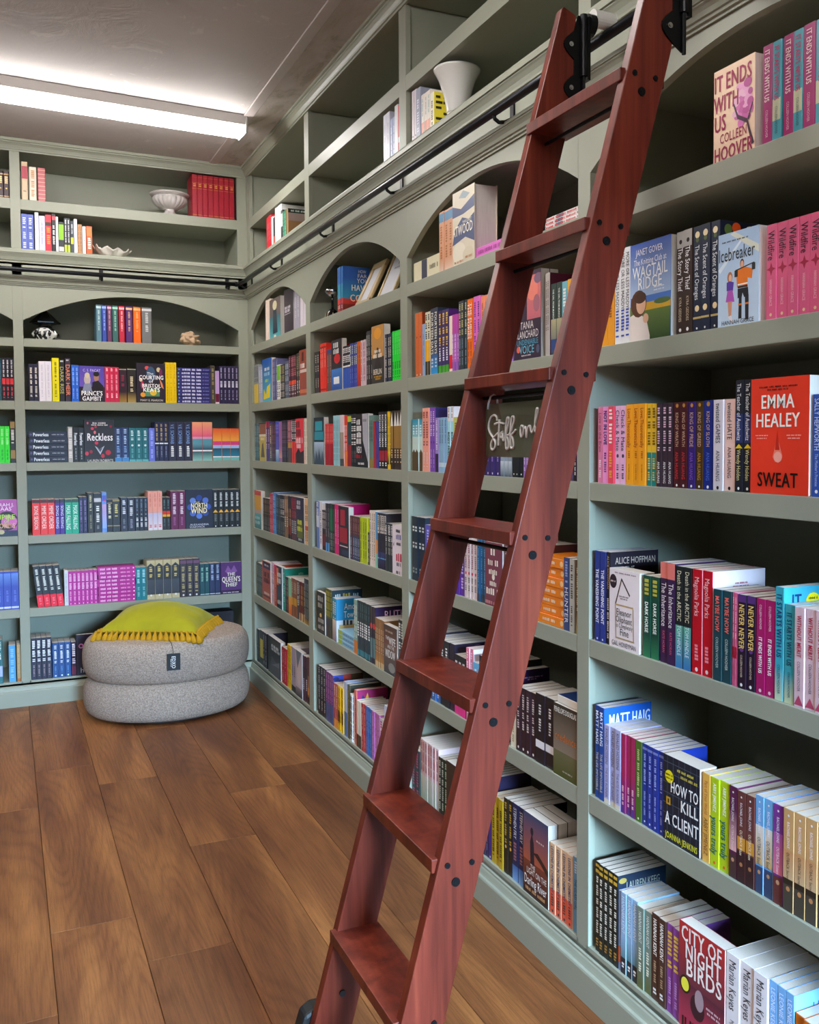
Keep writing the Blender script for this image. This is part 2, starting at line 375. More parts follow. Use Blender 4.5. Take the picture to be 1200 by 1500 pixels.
# ------------------------------------------------------------------ book table: (bay, shelf, [(start, end, height, copies, colour, look, print, extras)]) in metres
SHELVES=[
('W','1',[
 (-1.415,-1.389,0.232,1,'1f4a58','dark teal paperback',(('m',0.45,0.92,'8ab0b8',0.45),('m',0.08,0.36,'8ab0b8',0.35)),{}),
 (-1.388,-1.327,0.239,3,'1c1a24','black paperback with red flower band',(('m',0.55,0.95,'d8d0d8',0.45),('b',0.38,0.52,'d83038'),('m',0.06,0.32,'d04858',0.5)),{}),
]),
('X','1',[
 (-1.251,-1.2,0.21,2,'26223c','dark navy paperback with cream lettering',(('m',0.5,0.9,'e0d8c8',0.45),('e',0.48,0.3,'e8e0c0'),('m',0.1,0.4,'e0d8c8',0.45)),{}),
 (-1.198,-1.131,0.227,2,'ece6ee','plain white paperback',(('m',0.1,0.9,'d8d0dc',0.3),),{}),
 (-1.128,-1.091,0.248,1,'ece000','bright yellow paperback',(('m',0.55,0.9,'706800',0.3),('e',0.48,0.16,'303000'),('m',0.1,0.4,'807800',0.3)),{}),
 (-1.09,-1.063,0.241,1,'26262c','charcoal paperback with olive lettering',(('m',0.93,0.97,'e8e8e8',0.9),('t',0.14,0.86,'DARK RISE','c8c078',0.8,0)),{}),
 (-1.059,-1.03,0.248,1,'382c3c','dark mauve paperback with orange lettering',(('m',0.93,0.97,'e8e8e8',0.9),('t',0.14,0.86,'DARK HEIR','ff9468',0.85,0)),{}),
 (-1.026,-0.986,0.211,2,'2c6ad8','royal blue paperback',(('m',0.45,0.92,'9cc4f8',0.45),('m',0.08,0.36,'9cc4f8',0.35)),{}),
 (-0.985,-0.847,0.207,1,'5a48b0','violet paperback facing out with two portrait figures',(('R',0,0,1,0.42,'2a2230'),('G',0,0.42,1,1,'6a52b8','5646a8'),('E',0.32,0.62,0.13,0.16,'c8b8b0'),('E',0.32,0.74,0.1,0.08,'d8c8a8'),('P',((0.12,0.3),(0.2,0.5),(0.45,0.52),(0.5,0.3)),'8890a8'),('E',0.68,0.68,0.1,0.12,'b08060'),('E',0.68,0.78,0.12,0.07,'1c1418'),('P',((0.5,0.3),(0.52,0.55),(0.75,0.6),(0.95,0.45),(0.95,0.3)),'201820'),('T',"PRINCE'S",0.5,0.24,0.12,0.85,'ffffff',1),('T','GAMBIT',0.5,0.09,0.12,0.78,'ffffff',1),('T','C. S. PACAT',0.5,0.88,0.07,0.7,'d8c8f0',0)),{'k': 'f'}),
 (-0.845,-0.767,0.206,3,'d42850','crimson paperback with white lettering',(('m',0.84,0.96,'f8c8d0',0.4),('m',0.3,0.78,'f0a8b8',0.35),('m',0.08,0.25,'f8d0d8',0.4)),{}),
 (-0.767,-0.722,0.201,1,'34202c','dark maroon paperback with gold base',(('g',0,0.3,'a88038','34202c'),('m',0.45,0.8,'90304a',0.4),('b',0.95,0.97,'c8c8a0')),{}),
 (-0.72,-0.67,0.203,1,'2c2624','black paperback with cream title and gold base',(('g',0,0.3,'b89850','2c2624'),('m',0.3,0.75,'e8d8b0',0.6),('b',0.95,0.97,'c8c8a0')),{}),
 (-0.668,-0.504,0.234,1,'2a2230','dark paperback facing out with colourful flower garland',(('E',0.37,0.88,0.08,0.05,'e85858'),('E',0.77,0.84,0.07,0.06,'d8c898'),('E',0.5,0.72,0.16,0.2,'3c5878'),('E',0.15,0.58,0.06,0.05,'e0d0b0'),('P',((0.8,0.62),(0.9,0.5),(0.95,0.35),(0.86,0.4)),'e88858'),('E',0.22,0.2,0.09,0.06,'e8a030'),('R',0.3,0.16,0.8,0.36,'5a9068'),('E',0.58,0.26,0.12,0.08,'e8c040'),('E',0.2,0.45,0.05,0.1,'c83058'),('E',0.85,0.75,0.06,0.12,'7a2858'),('T','The',0.48,0.74,0.06,0.3,'ffffff',0),('T','COURTING',0.52,0.64,0.1,0.86,'ffffff',1),('T','of',0.5,0.545,0.08,0.2,'ffffff',0),('T','BRISTOL',0.52,0.43,0.09,0.66,'ffffff',1),('T','KEATS',0.52,0.325,0.1,0.6,'ffffff',1),('T','MARY E. PEARSON',0.52,0.06,0.05,0.8,'f0e8d8',0)),{'k': 'f'}),
 (-0.501,-0.437,0.243,3,'f4cc00','golden yellow paperback',(('m',0.6,0.95,'c8a000',0.3),('e',0.49,0.2,'4a80a0'),('m',0.05,0.4,'c8a000',0.3)),{}),
 (-0.433,-0.234,0.214,10,'36347a','indigo paperback lying in a stack',(('e',0.05,0.35,'80c0b0'),('m',0.15,0.72,'e8e8ff',0.6),('m',0.76,0.95,'8888d0',0.3)),{'k': 'h'}),
 (-0.234,-0.206,0.233,1,'4c4438','dark olive paperback',(('m',0.45,0.92,'a89868',0.45),('m',0.08,0.36,'a89868',0.35)),{}),
 (-0.205,-0.181,0.201,1,'caa4dc','lilac paperback with maroon base',(('b',0,0.3,'6a1838'),('b',0,0.05,'e8d8e0')),{}),
 (-0.18,-0.062,0.232,5,'30284a','dark violet paperback with silver lettering',(('m',0.66,0.95,'b8b0d0',0.35),('m',0.42,0.6,'f0f0ff',0.6),('m',0.1,0.36,'a8a0c8',0.3)),{}),
]),
('W','2',[
 (-1.407,-1.355,0.206,2,'2ee024','neon green paperback',(('m',0.45,0.92,'a0f898',0.45),('m',0.08,0.36,'18a018',0.35)),{}),
 (-1.353,-1.327,0.238,1,'26201c','black paperback with gold ornaments',(('b',0.82,0.97,'98783c'),('m',0.45,0.78,'e0d8c8',0.6),('b',0.1,0.3,'98783c')),{}),
]),
('X','2',[
 (-1.258,-1.054,0.177,5,'1e2036','dark navy hardback lying in a stack',(('e',0.06,0.3,'5a5080'),('t',0.12,0.52,'Powerless','f0f8ff',0.75,1),('m',0.6,0.92,'c0c0c8',0.18)),{'k': 'h'}),
 (-1.051,-1.026,0.204,1,'b4b0ac','speckled grey paperback',(('m',0.05,0.95,'e8e4e0',0.8),),{}),
 (-1.025,-0.964,0.201,2,'1a181c','black paperback with white blackletter title',(('t',0.48,0.84,'Powerless','f4f4f8',0.8,1),('m',0.08,0.4,'b0b0b0',0.2)),{}),
 (-0.964,-0.797,0.246,1,'241e24','black paperback facing out with red petals',(('E',0.12,0.92,0.03,0.03,'d04868'),('E',0.27,0.79,0.05,0.035,'d83858'),('E',0.38,0.83,0.04,0.03,'b02840'),('E',0.35,0.7,0.04,0.04,'e06878'),('E',0.4,0.45,0.06,0.04,'d02848'),('E',0.08,0.2,0.06,0.05,'c83048'),('E',0.22,0.24,0.05,0.04,'a01830'),('E',0.78,0.22,0.09,0.06,'b82038'),('E',0.6,0.14,0.06,0.05,'c02840'),('E',0.88,0.84,0.04,0.03,'a82040'),('P',((0.34,0.38),(0.5,0.3),(0.66,0.38),(0.52,0.17)),'b8b8c8'),('P',((0.41,0.34),(0.5,0.3),(0.6,0.34),(0.52,0.23)),'484858'),('T','Reckless',0.52,0.59,0.17,0.86,'f4f0f4',1),('T','LAUREN ROBERTS',0.52,0.03,0.06,0.85,'e8e4e0',0),('M',0.28,0.72,0.9,0.94,'d8d0d0'),('M',0.24,0.78,0.86,0.89,'d8d0d0')),{'k': 'f'}),
 (-0.797,-0.717,0.202,2,'283868','deep blue paperback',(('m',0.5,0.95,'b0c8e8',0.4),('m',0.1,0.45,'88b0e0',0.5),('b',0,0.12,'4888c8')),{}),
 (-0.716,-0.605,0.199,3,'1c6a74','teal paperback',(('m',0.62,0.92,'d0e8e8',0.4),('e',0.48,0.3,'e0f0f0'),('m',0.1,0.38,'60a8b0',0.3),('b',0,0.06,'60b0b8')),{}),
 (-0.603,-0.569,0.198,1,'6c78dc','periwinkle blue paperback',(('m',0.45,0.92,'a8b4f8',0.45),('m',0.08,0.36,'a8b4f8',0.35)),{}),
 (-0.569,-0.491,0.234,3,'22244a','navy paperback with gold lettering',(('m',0.5,0.95,'c8a868',0.4),('b',0.44,0.47,'f0f0e8'),('m',0.1,0.38,'8888a8',0.3)),{}),
 (-0.49,-0.352,0.235,3,'2c2840','dark hardback with pale blue author lettering',(('t',0.44,0.94,'V.E. SCHWAB','88b0f0',0.75,0),('m',0.1,0.38,'f0f0f0',0.6)),{}),
 (-0.35,-0.227,0.236,2,'e87060','coral and teal patterned hardback',(('g',0.62,1,'f05880','f8a878'),('b',0.56,0.62,'e0a0c0'),('b',0.42,0.56,'5898a8'),('g',0.28,0.42,'284858','6090a0'),('b',0.24,0.28,'f0f0f0'),('g',0,0.24,'90c8c0','385860')),{'hc': 1}),
 (-0.226,-0.062,0.198,3,'f0902a','orange and teal patterned paperback',(('g',0.55,1,'f8b040','e85020'),('b',0.48,0.6,'e04080'),('b',0.38,0.48,'a8c0e8'),('g',0.12,0.38,'2880a0','285060'),('b',0.1,0.13,'f0f0f0'),('b',0,0.1,'70b8b0')),{}),
]),
('W','3',[
 (-1.464,-1.327,0.208,1,'b45aa8','magenta paperback facing out with green title',(('E',0.62,0.42,0.42,0.26,'2a1a2c'),('E',0.7,0.4,0.3,0.18,'d070b8'),('R',0,0,1,0.16,'28304a'),('T','SARAH J.',0.5,0.86,0.09,0.8,'f8e8f8',0),('T','MAAS',0.5,0.75,0.1,0.6,'f8e8f8',0),('T','EMPIRE',0.5,0.53,0.13,0.86,'b8e848',1),('T','of',0.6,0.42,0.09,0.2,'b8e848',0),('T','STORMS',0.5,0.29,0.13,0.86,'e0b878',1),('E',0.4,0.12,0.12,0.06,'c8c090')),{'k': 'f'}),
]),
('X','3',[
 (-1.249,-1.207,0.204,1,'ee3638','scarlet paperback with dark cap and white title',(('b',0.9,0.985,'38201e'),('t',0.16,0.82,'BONE SEASON','ffe8e0',0.62,0)),{}),
 (-1.206,-1.13,0.204,2,'f03a3c','red paperback with dark cap and white title',(('b',0.9,0.985,'38201e'),('t',0.16,0.82,'MIME ORDER','ffe8e0',0.62,0)),{}),
 (-1.129,-1.078,0.202,2,'4a2a92','purple paperback with dark cap',(('b',0.9,0.985,'302838'),('t',0.16,0.82,'SONG RISING','f0e8ff',0.62,0)),{}),
 (-1.076,-1.001,0.202,2,'28aa8a','sea green paperback with dark cap',(('b',0.9,0.985,'304840'),('t',0.12,0.82,'MASK FALLING','e8fff8',0.62,0)),{}),
 (-1.0,-0.955,0.212,2,'2c2850','midnight blue paperback',(('m',0.3,0.9,'8878b8',0.4),('m',0.06,0.25,'6a60a0',0.3)),{}),
 (-0.953,-0.92,0.234,1,'2a2a28','tall black paperback with pale gold lettering',(('m',0.55,0.94,'d8d0a8',0.35),('m',0.1,0.45,'908868',0.3)),{}),
 (-0.919,-0.876,0.23,1,'26262e','charcoal paperback with bold white title',(('m',0.25,0.68,'f0f0f0',0.7),('b',0.78,0.88,'c8c8d0'),('m',0.08,0.18,'909098',0.3)),{}),
 (-0.875,-0.848,0.236,1,'6c98e4','sky blue paperback with pink blossom',(('b',0.78,0.92,'5060c8'),('e',0.8,0.3,'e04080'),('g',0.1,0.7,'90b8f0','c8a0d8')),{}),
 (-0.847,-0.816,0.192,1,'20202c','black paperback with thin gold lines',(('m',0.4,0.85,'e8e0c0',0.5),('b',0.18,0.2,'c8b068'),('b',0.88,0.9,'c8b068')),{}),
 (-0.816,-0.774,0.191,1,'2a2c34','slate black paperback with gold lettering',(('m',0.45,0.85,'d8c878',0.6),('b',0.18,0.2,'c8b068'),('b',0.95,0.98,'c8b068')),{}),
 (-0.771,-0.732,0.201,1,'282a3e','dark slate paperback with white title',(('m',0.45,0.92,'e0e0f0',0.45),('m',0.08,0.36,'888898',0.35)),{}),
 (-0.731,-0.69,0.199,1,'22243a','ink blue paperback with white title',(('m',0.45,0.92,'f0f0f8',0.45),('m',0.08,0.36,'9090a8',0.35)),{}),
 (-0.689,-0.616,0.198,3,'242838','navy black paperback with pale lettering',(('m',0.6,0.95,'7888a8',0.35),('e',0.5,0.25,'b8c0d0'),('m',0.1,0.4,'e0e0e8',0.5)),{}),
 (-0.615,-0.532,0.234,3,'f2a898','salmon and white paperback',(('g',0,0.45,'f0e8f0','c8c0e0'),('m',0.6,0.95,'e08070',0.3),('m',0.06,0.14,'c83858',0.5)),{}),
 (-0.532,-0.485,0.196,2,'201e22','black paperback with red and yellow band',(('b',0.46,0.58,'e83020'),('b',0.4,0.47,'f0b020'),('m',0.64,0.92,'607878',0.4),('m',0.1,0.34,'506060',0.4)),{}),
 (-0.483,-0.396,0.232,2,'6a2052','plum paperback with white title',(('m',0.38,0.94,'f0d8e8',0.55),('m',0.1,0.32,'a05890',0.3)),{}),
 (-0.396,-0.233,0.24,1,'23263c','midnight blue paperback facing out with ring of blue roses',(('E',0.8300000000000001,0.55,0.11,0.075,'3858b8'),('E',0.7334381288251759,0.7125697916542342,0.11,0.075,'5878d8'),('E',0.500262787814542,0.779999927074322,0.11,0.075,'2c48a0'),('E',0.26693365720939827,0.7128287089891394,0.11,0.075,'6888d8'),('E',0.17000041852991193,0.550366310170792,0.11,0.075,'3858b8'),('E',0.26619067726655,0.3876895380462504,0.11,0.075,'4868c8'),('E',0.4992116372229471,0.32000065633082486,0.11,0.075,'5a80e0'),('E',0.7326939655727795,0.3869127866982902,0.11,0.075,'3050a8'),('T','THE',0.42,0.66,0.06,0.2,'f0e0b0',0),('T','NORTH',0.5,0.585,0.12,0.62,'fff0c0',1),('T','WIND',0.5,0.455,0.13,0.6,'fff0c0',1),('T','ALEXANDRIA',0.5,0.1,0.045,0.8,'d8d8e8',0),('T','WARWICK',0.42,0.04,0.045,0.6,'d8d8e8',0)),{'k': 'f'}),
 (-0.232,-0.062,0.234,5,'202226','black paperback with gold emblem',(('m',0.55,0.92,'d8d8d8',0.4),('P',0.4,0.48,'f0b030'),('m',0.12,0.36,'787878',0.4),('e',0.04,0.2,'e0e0e0')),{}),
]),
('W','4',[
 (-1.445,-1.327,0.217,3,'3c50b4','cobalt blue paperback',(('g',0.6,0.95,'3c50b4','6890e0'),('m',0.2,0.5,'6878d0',0.3),('b',0.03,0.08,'d0d8f0')),{}),
]),
('X','4',[
 (-1.23,-1.088,0.238,4,'22222c','black paperback with red base,leaning',(('b',0,0.3,'f01838'),('m',0.4,0.92,'e0e0d8',0.4),('m',0.06,0.22,'ff8090',0.35)),{'lean': 6}),
 (-1.088,-1.066,0.204,1,'d0d6da','pale grey paperback',(('m',0.1,0.9,'b8c0c8',0.4),),{}),
 (-1.066,-0.906,0.198,7,'c02c9a','magenta paperback standing upright',(('m',0.45,0.92,'f8c0e8',0.6),('m',0.12,0.4,'f0a0d8',0.4),('e',0.04,0.2,'f8e0f4')),{}),
 (-0.903,-0.693,0.209,9,'c02c9a','magenta paperback lying in a stack',(('m',0.06,0.55,'f8c0e8',0.55),('m',0.6,0.85,'f0a0d8',0.4),('e',0.95,0.3,'f8e0f4')),{'k': 'h'}),
 (-0.692,-0.631,0.198,2,'188090','teal paperback with pale script',(('m',0.5,0.92,'a8e0e8',0.5),('m',0.1,0.4,'88c8d0',0.4)),{}),
 (-0.629,-0.437,0.234,4,'cabc94','cream and gold hardback with dark arched panel',(('b',0.12,0.85,'2a2a30'),('P',0.84,0.93,'2a2a30'),('m',0.55,0.84,'d8c070',0.6),('b',0.14,0.5,'404450'),('e',0.1,0.22,'f0f0f0')),{'hc': 1}),
 (-0.435,-0.317,0.232,3,'38303a','dark grey paperback with ornamental spine',(('b',0.88,0.96,'704868'),('m',0.12,0.8,'b8a870',0.5),('e',0.05,0.25,'e0e0e0')),{}),
 (-0.316,-0.258,0.196,2,'164a54','dark teal paperback',(('m',0.4,0.88,'98c8b8',0.45),('b',0.03,0.05,'d0e0e0')),{}),
 (-0.257,-0.191,0.196,2,'243058','dark blue paperback',(('m',0.45,0.95,'a8b8d8',0.45),('b',0.03,0.05,'d0e0e0')),{}),
 (-0.189,-0.062,0.198,1,'582c70','purple paperback facing out with ornate white title',(('R',0,0,1,0.12,'32183c'),('P',((0.2,0.7),(0.35,0.9),(0.5,0.74),(0.65,0.9),(0.8,0.7),(0.5,0.62)),'8a58a0'),('T','THE',0.5,0.62,0.1,0.4,'f4ecd8',1),('T',"QUEEN'S",0.5,0.46,0.16,0.9,'f4ecd8',1),('T','THIEF',0.5,0.29,0.12,0.6,'f4ecd8',1),('M',0.1,0.9,0.03,0.06,'e8d8e8')),{'k': 'f'}),
]),
('W','5',[
 (-1.452,-1.418,0.245,1,'2a6a70','teal and white paperback',(('m',0.5,0.95,'f0f4e8',0.8),('b',0.15,0.4,'a8b8e0')),{}),
 (-1.387,-1.352,0.21,1,'54a0d4','light blue paperback',(('m',0.1,0.9,'90c8e8',0.6),),{}),
 (-1.346,-1.327,0.211,1,'b8986a','tan paperback',(('b',0,0.08,'b06830'),('m',0.2,0.9,'d0b080',0.3)),{}),
]),
('X','5',[
 (-1.271,-1.163,0.239,4,'26263c','dark blue paperback with white script title',(('m',0.42,0.94,'f0ecf0',0.6),('m',0.08,0.35,'a89098',0.3)),{}),
 (-1.16,-1.06,0.202,3,'1c4a8a','denim blue paperback',(('m',0.4,0.92,'e0e4e8',0.4),('m',0.12,0.32,'5890d0',0.25),('e',0.05,0.25,'d8e8f8')),{}),
 (-1.058,-1.032,0.198,1,'3a1a30','dark plum paperback with white script',(('m',0.35,0.95,'f8e8f8',0.7),('b',0.05,0.28,'681840')),{}),
 (-1.031,-0.874,0.238,1,'282236','black paperback facing out with pink circle',(('E',0.17,0.72,0.09,0.06,'d080c0'),('E',0.17,0.72,0.05,0.035,'282236'),('P',((0.2,0.5),(0.3,0.58),(0.32,0.4),(0.22,0.42)),'305860'),('T','h',0.2,0.12,0.12,0.2,'b8c8d0',0)),{'k': 'f'}),
 (-0.256,-0.083,0.285,2,'241c26','black paperback lying flat behind the pouf',(('m',0.1,0.8,'785058',0.4),),{'k': 'h'}),
]),
('X','a',[
 (-0.886,-0.856,0.213,1,'5a8090','grey teal hardback of the wrapped set under the arch',(('m',0.3,0.85,'c0d8d8',0.3),('b',0.9,0.96,'c0d8d8')),{'hc': 1}),
 (-0.854,-0.828,0.213,1,'3a50a8','cobalt hardback of the wrapped set under the arch',(('m',0.3,0.85,'a0b8f0',0.3),('b',0.9,0.96,'a0b8f0')),{'hc': 1}),
 (-0.826,-0.799,0.213,1,'6a3a5c','mauve hardback of the wrapped set under the arch',(('m',0.3,0.85,'d8a8b8',0.3),('b',0.9,0.96,'d8a8b8')),{'hc': 1}),
 (-0.797,-0.764,0.213,1,'3a6a66','dark green hardback of the wrapped set under the arch',(('m',0.3,0.85,'a8d8c0',0.3),('b',0.9,0.96,'a8d8c0')),{'hc': 1}),
 (-0.76,-0.728,0.213,1,'c42840','cherry red hardback of the wrapped set under the arch',(('m',0.3,0.85,'f0c0c0',0.3),('b',0.9,0.96,'f0c0c0')),{'hc': 1}),
 (-0.722,-0.683,0.213,1,'543070','deep purple hardback of the wrapped set under the arch',(('m',0.3,0.85,'e0b080',0.3),('b',0.9,0.96,'e0b080')),{'hc': 1}),
 (-0.679,-0.636,0.212,1,'ff6c14','vivid orange hardback of the wrapped set under the arch',(('m',0.3,0.85,'ffb070',0.3),('b',0.9,0.96,'ffb070')),{'hc': 1}),
 (-0.632,-0.574,0.212,1,'747474','grey hardback of the wrapped set under the arch',(('m',0.3,0.85,'c8c8c8',0.3),('b',0.9,0.96,'c8c8c8')),{'hc': 1}),
]),
('W','U1',[
 (-1.385,-1.327,0.147,2,'3a2228','dark leather volume with gold bands',(('b',0.86,0.9,'d0a870'),('m',0.5,0.8,'e8c890',0.6),('e',0.35,0.25,'e8b868'),('b',0.04,0.07,'d0a870')),{'hc': 1}),
]),
('X','U1',[
 (-1.265,-1.232,0.21,1,'d2b898','cream antique hardback with red label',(('b',0.55,0.88,'b04050'),('m',0.2,0.24,'806848',0.7)),{'hc': 1}),
 (-1.226,-1.187,0.186,1,'e2d2c0','ivory antique hardback',(('m',0.1,0.9,'c89868',0.8),),{'hc': 1}),
 (-1.181,-1.14,0.186,1,'c46a70','faded pink antique hardback',(('b',0.08,0.1,'e0a898'),('b',0.2,0.22,'e0a898'),('b',0.32,0.33999999999999997,'e0a898'),('b',0.44,0.45999999999999996,'e0a898'),('b',0.5599999999999999,0.58,'e0a898'),('b',0.6799999999999999,0.7,'e0a898'),('b',0.7999999999999999,0.82,'e0a898'),('b',0.9199999999999999,0.94,'e0a898')),{'hc': 1}),
 (-0.328,-0.072,0.252,8,'a2182e','red leather volume with gold bands',(('b',0.665,0.672,'c88840'),('m',0.7,0.78,'d8a048',0.7),('b',0.8,0.807,'c88840'),('b',0.93,0.936,'b87838'),('b',0.04,0.05,'c88840')),{'hc': 1}),
]),
('X','U2',[
 (-1.271,-1.207,0.202,2,'5a6abc','blue paperback with white blossom',(('m',0.6,0.9,'d8e0f8',0.6),('m',0.3,0.5,'c8d4f8',0.5),('m',0.05,0.22,'d8e0f8',0.5)),{}),
 (-1.201,-1.181,0.216,1,'e4e6f0','tall white paperback',(('m',0.3,0.9,'b8b8c8',0.3),),{}),
 (-1.18,-1.148,0.2,1,'ccccea','pale lavender paperback',(('m',0.2,0.8,'b0b0d0',0.3),),{}),
 (-1.147,-1.115,0.21,1,'e4283e','red paperback with yellow letters',(('b',0.7,0.8,'401818'),('m',0.2,0.65,'f8a820',0.6)),{}),
 (-1.113,-1.093,0.217,1,'222226','black paperback with white title',(('m',0.2,0.7,'f0f0f0',0.6),('b',0.84,0.94,'c84858')),{}),
 (-1.092,-1.079,0.203,1,'ececf4','thin white paperback',(('m',0.3,0.8,'c0c0d0',0.3),),{}),
 (-1.078,-1.049,0.175,1,'30343a','black paperback with lime panel',(('b',0.42,0.92,'8cc828'),('b',0.05,0.2,'c8c8c8')),{}),
 (-1.048,-1.016,0.2,2,'34383c','dark striped paperback with lime foot',(('b',0.02,0.24,'b8c840'),('m',0.3,0.95,'d8dce0',0.5)),{}),
 (-1.015,-0.997,0.187,1,'3c444c','slate paperback with lime spot',(('b',0.3,0.5,'c0d030'),('m',0.6,0.9,'c8d0d8',0.5)),{}),
 (-0.996,-0.978,0.2,1,'f0f0f8','narrow white hardback',(('m',0.3,0.8,'d0d0e0',0.3),),{}),
 (-0.977,-0.953,0.171,2,'c49468','tan paperback',(('m',0.1,0.9,'7a5030',0.3),),{}),
 (-0.951,-0.933,0.162,1,'ece8ea','cream white paperback',(('e',0.5,0.2,'303030'),),{}),
 (-0.93,-0.898,0.165,1,'e2622e','orange paperback with white letters',(('m',0.2,0.6,'ffe8d8',0.6),('b',0.65,0.95,'c88040')),{}),
]),
('A','a',[
 (0.406,0.509,0.232,3,'f0dccc','cream paperback',(),{}),
 (0.509,0.74,0.217,1,'6a5a58','paperback facing out with girl in teal dress',(('G',0,0,1,0.55,'58b0b8','3a6a78'),('E',0.5,0.82,0.2,0.12,'d8d0a8'),('P',((0.3,0.1),(0.35,0.7),(0.65,0.7),(0.75,0.1)),'2a3848'),('R',0.4,0,0.6,0.06,'e8d8c8')),{'k': 'f'}),
 (0.74,0.92,0.243,1,'3a323a','tall charcoal book facing out with white lettering',(('M',0.1,0.7,0.56,0.62,'e8e0e8'),('M',0.1,0.7,0.48,0.55,'e8e0e8'),('R',0.05,0.44,0.7,0.45,'e8e0e8')),{'k': 'f'}),
 (0.92,1.031,0.222,2,'a6a2b0','tall grey book',(('m',0.3,0.8,'c8c8d0',0.3),),{}),
 (1.031,1.15,0.19,4,'dad0d8','lilac white book',(),{}),
]),
('A','1',[
 (0.102,0.212,0.231,4,'909498','grey paperback with yellow base',(('b',0,0.5,'f2cc00'),('m',0.55,0.95,'404048',0.6)),{}),
 (0.222,0.327,0.212,2,'b4b4c8','pale grey paperback',(('m',0.2,0.9,'e8e8f0',0.5),),{}),
 (0.327,0.537,0.247,1,'3a86c0','blue paperback facing out with yellow scrawl',(('G',0,0,1,1,'48b0c8','2c58b0'),('P',((0.1,0.05),(0.15,0.3),(0.4,0.15),(0.5,0.34),(0.85,0.4),(0.8,0.08)),'f0d818'),('M',0.2,0.8,0.6,0.68,'b8e0f0'),('M',0.25,0.8,0.72,0.8,'f0f4f8'),('M',0.3,0.7,0.45,0.52,'b8d850')),{'k': 'f'}),
 (0.537,0.642,0.233,3,'62628c','slate violet paperback',(('m',0.45,0.92,'a8a8c8',0.45),('m',0.08,0.36,'a8a8c8',0.35)),{}),
 (0.642,0.715,0.193,2,'e4e4dc','white paperback with lime top',(('b',0.55,0.97,'7cc020'),('m',0.05,0.5,'303030',0.6)),{}),
 (0.715,0.805,0.188,3,'34343a','dark paperback with gold lettering',(('m',0.5,0.95,'c0b060',0.5),('m',0.05,0.45,'d0c8b0',0.5)),{}),
 (0.805,0.891,0.2,3,'505a6a','steel blue paperback',(('m',0.45,0.92,'c0d0e0',0.45),('m',0.08,0.36,'c0d0e0',0.35)),{}),
 (0.891,1.025,0.221,4,'4c2430','maroon paperback with red spot',(('m',0.5,0.95,'d87888',0.5),('b',0.3,0.4,'f05030'),('m',0.05,0.28,'e0d8d8',0.5)),{}),
 (1.025,1.097,0.225,2,'3a3a34','dark olive paperback',(('m',0.45,0.92,'a0a878',0.45),('m',0.08,0.36,'f0f0e8',0.35)),{}),
 (1.097,1.233,0.233,1,'984838','rust brown paperback facing out with white title',(('P',((0.35,0.95),(0.3,0.75),(0.6,0.75),(0.6,0.95)),'502018'),('M',0.2,0.85,0.6,0.7,'f4e8e0'),('R',0.1,0.5,0.95,0.57,'d8c0b8'),('R',0.1,0.05,0.95,0.13,'c87048')),{'k': 'f'}),
]),
('A','2',[
 (0.115,0.208,0.226,3,'4a6a72','grey teal paperback',(('m',0.45,0.92,'88c0c8',0.45),('m',0.08,0.36,'88c0c8',0.35)),{}),
 (0.211,0.236,0.223,1,'384048','slim slate paperback',(('m',0.45,0.92,'c0c8c8',0.45),('m',0.08,0.36,'c0c8c8',0.35)),{}),
 (0.239,0.387,0.22,1,'c4b454','mustard paperback facing out with brown figure',(('R',0,0.72,1,1,'8a5a48'),('R',0,0.66,1,0.72,'d8d8c8'),('P',((0.2,0.1),(0.4,0.45),(0.6,0.5),(0.8,0.1)),'5a5030'),('M',0.2,0.8,0.56,0.63,'f0f0d8')),{'k': 'f'}),
 (0.387,0.456,0.232,2,'4c3c74','grape paperback with red cap',(('b',0.85,1,'a82848'),('m',0.3,0.8,'d0c8e8',0.5)),{}),
 (0.456,0.511,0.221,1,'56564e','khaki grey paperback',(('m',0.45,0.92,'e0e0d0',0.45),('m',0.08,0.36,'e0e0d0',0.35)),{}),
 (0.511,0.589,0.222,3,'403448','dark mauve paperback',(('m',0.45,0.92,'a07888',0.45),('m',0.08,0.36,'a07888',0.35)),{}),
 (0.589,0.665,0.229,2,'4456b8','indigo paperback with sunset base',(('g',0,0.3,'3878b8','c8e0f0'),('b',0.62,0.68,'2840a0'),('m',0.7,0.92,'9898e0',0.6)),{}),
 (0.665,0.723,0.226,2,'98689a','dusky pink paperback',(('g',0.1,0.4,'e0a080','98689a'),),{}),
 (0.723,0.85,0.231,4,'282638','near black paperback',(('m',0.45,0.92,'8080a0',0.45),('m',0.08,0.36,'8080a0',0.35)),{}),
 (0.85,0.93,0.229,3,'96566a','dusty rose paperback with gold base',(('b',0.35,0.48,'c09040'),('b',0,0.34,'5a4a48'),('m',0.5,0.95,'e0b0b8',0.5)),{}),
 (0.93,1.013,0.231,3,'30303a','black paperback with red base',(('b',0,0.5,'e83c34'),('m',0.54,0.96,'e8e8e8',0.6)),{}),
 (1.015,1.165,0.233,1,'e23a4a','red paperback facing out with dark mountain',(('P',((0,0),(0,0.22),(0.35,0.34),(0.6,0.24),(1,0.3),(1,0)),'2a1c20'),('M',0.05,0.7,0.8,0.94,'40181c'),('M',0.1,0.7,0.6,0.76,'40181c'),('M',0.05,0.9,0.45,0.57,'ffe8e8'),('M',0.15,0.75,0.34,0.43,'ffe8e8')),{'k': 'f'}),
 (1.167,1.22,0.232,2,'e6ddd0','cream paperback',(('m',0.45,0.92,'a09888',0.45),('m',0.08,0.36,'a09888',0.35)),{}),
 (1.222,1.233,0.221,1,'b89a30','gold paperback',(('m',0.45,0.92,'383020',0.45),('m',0.08,0.36,'383020',0.35)),{}),
]),
('A','3',[
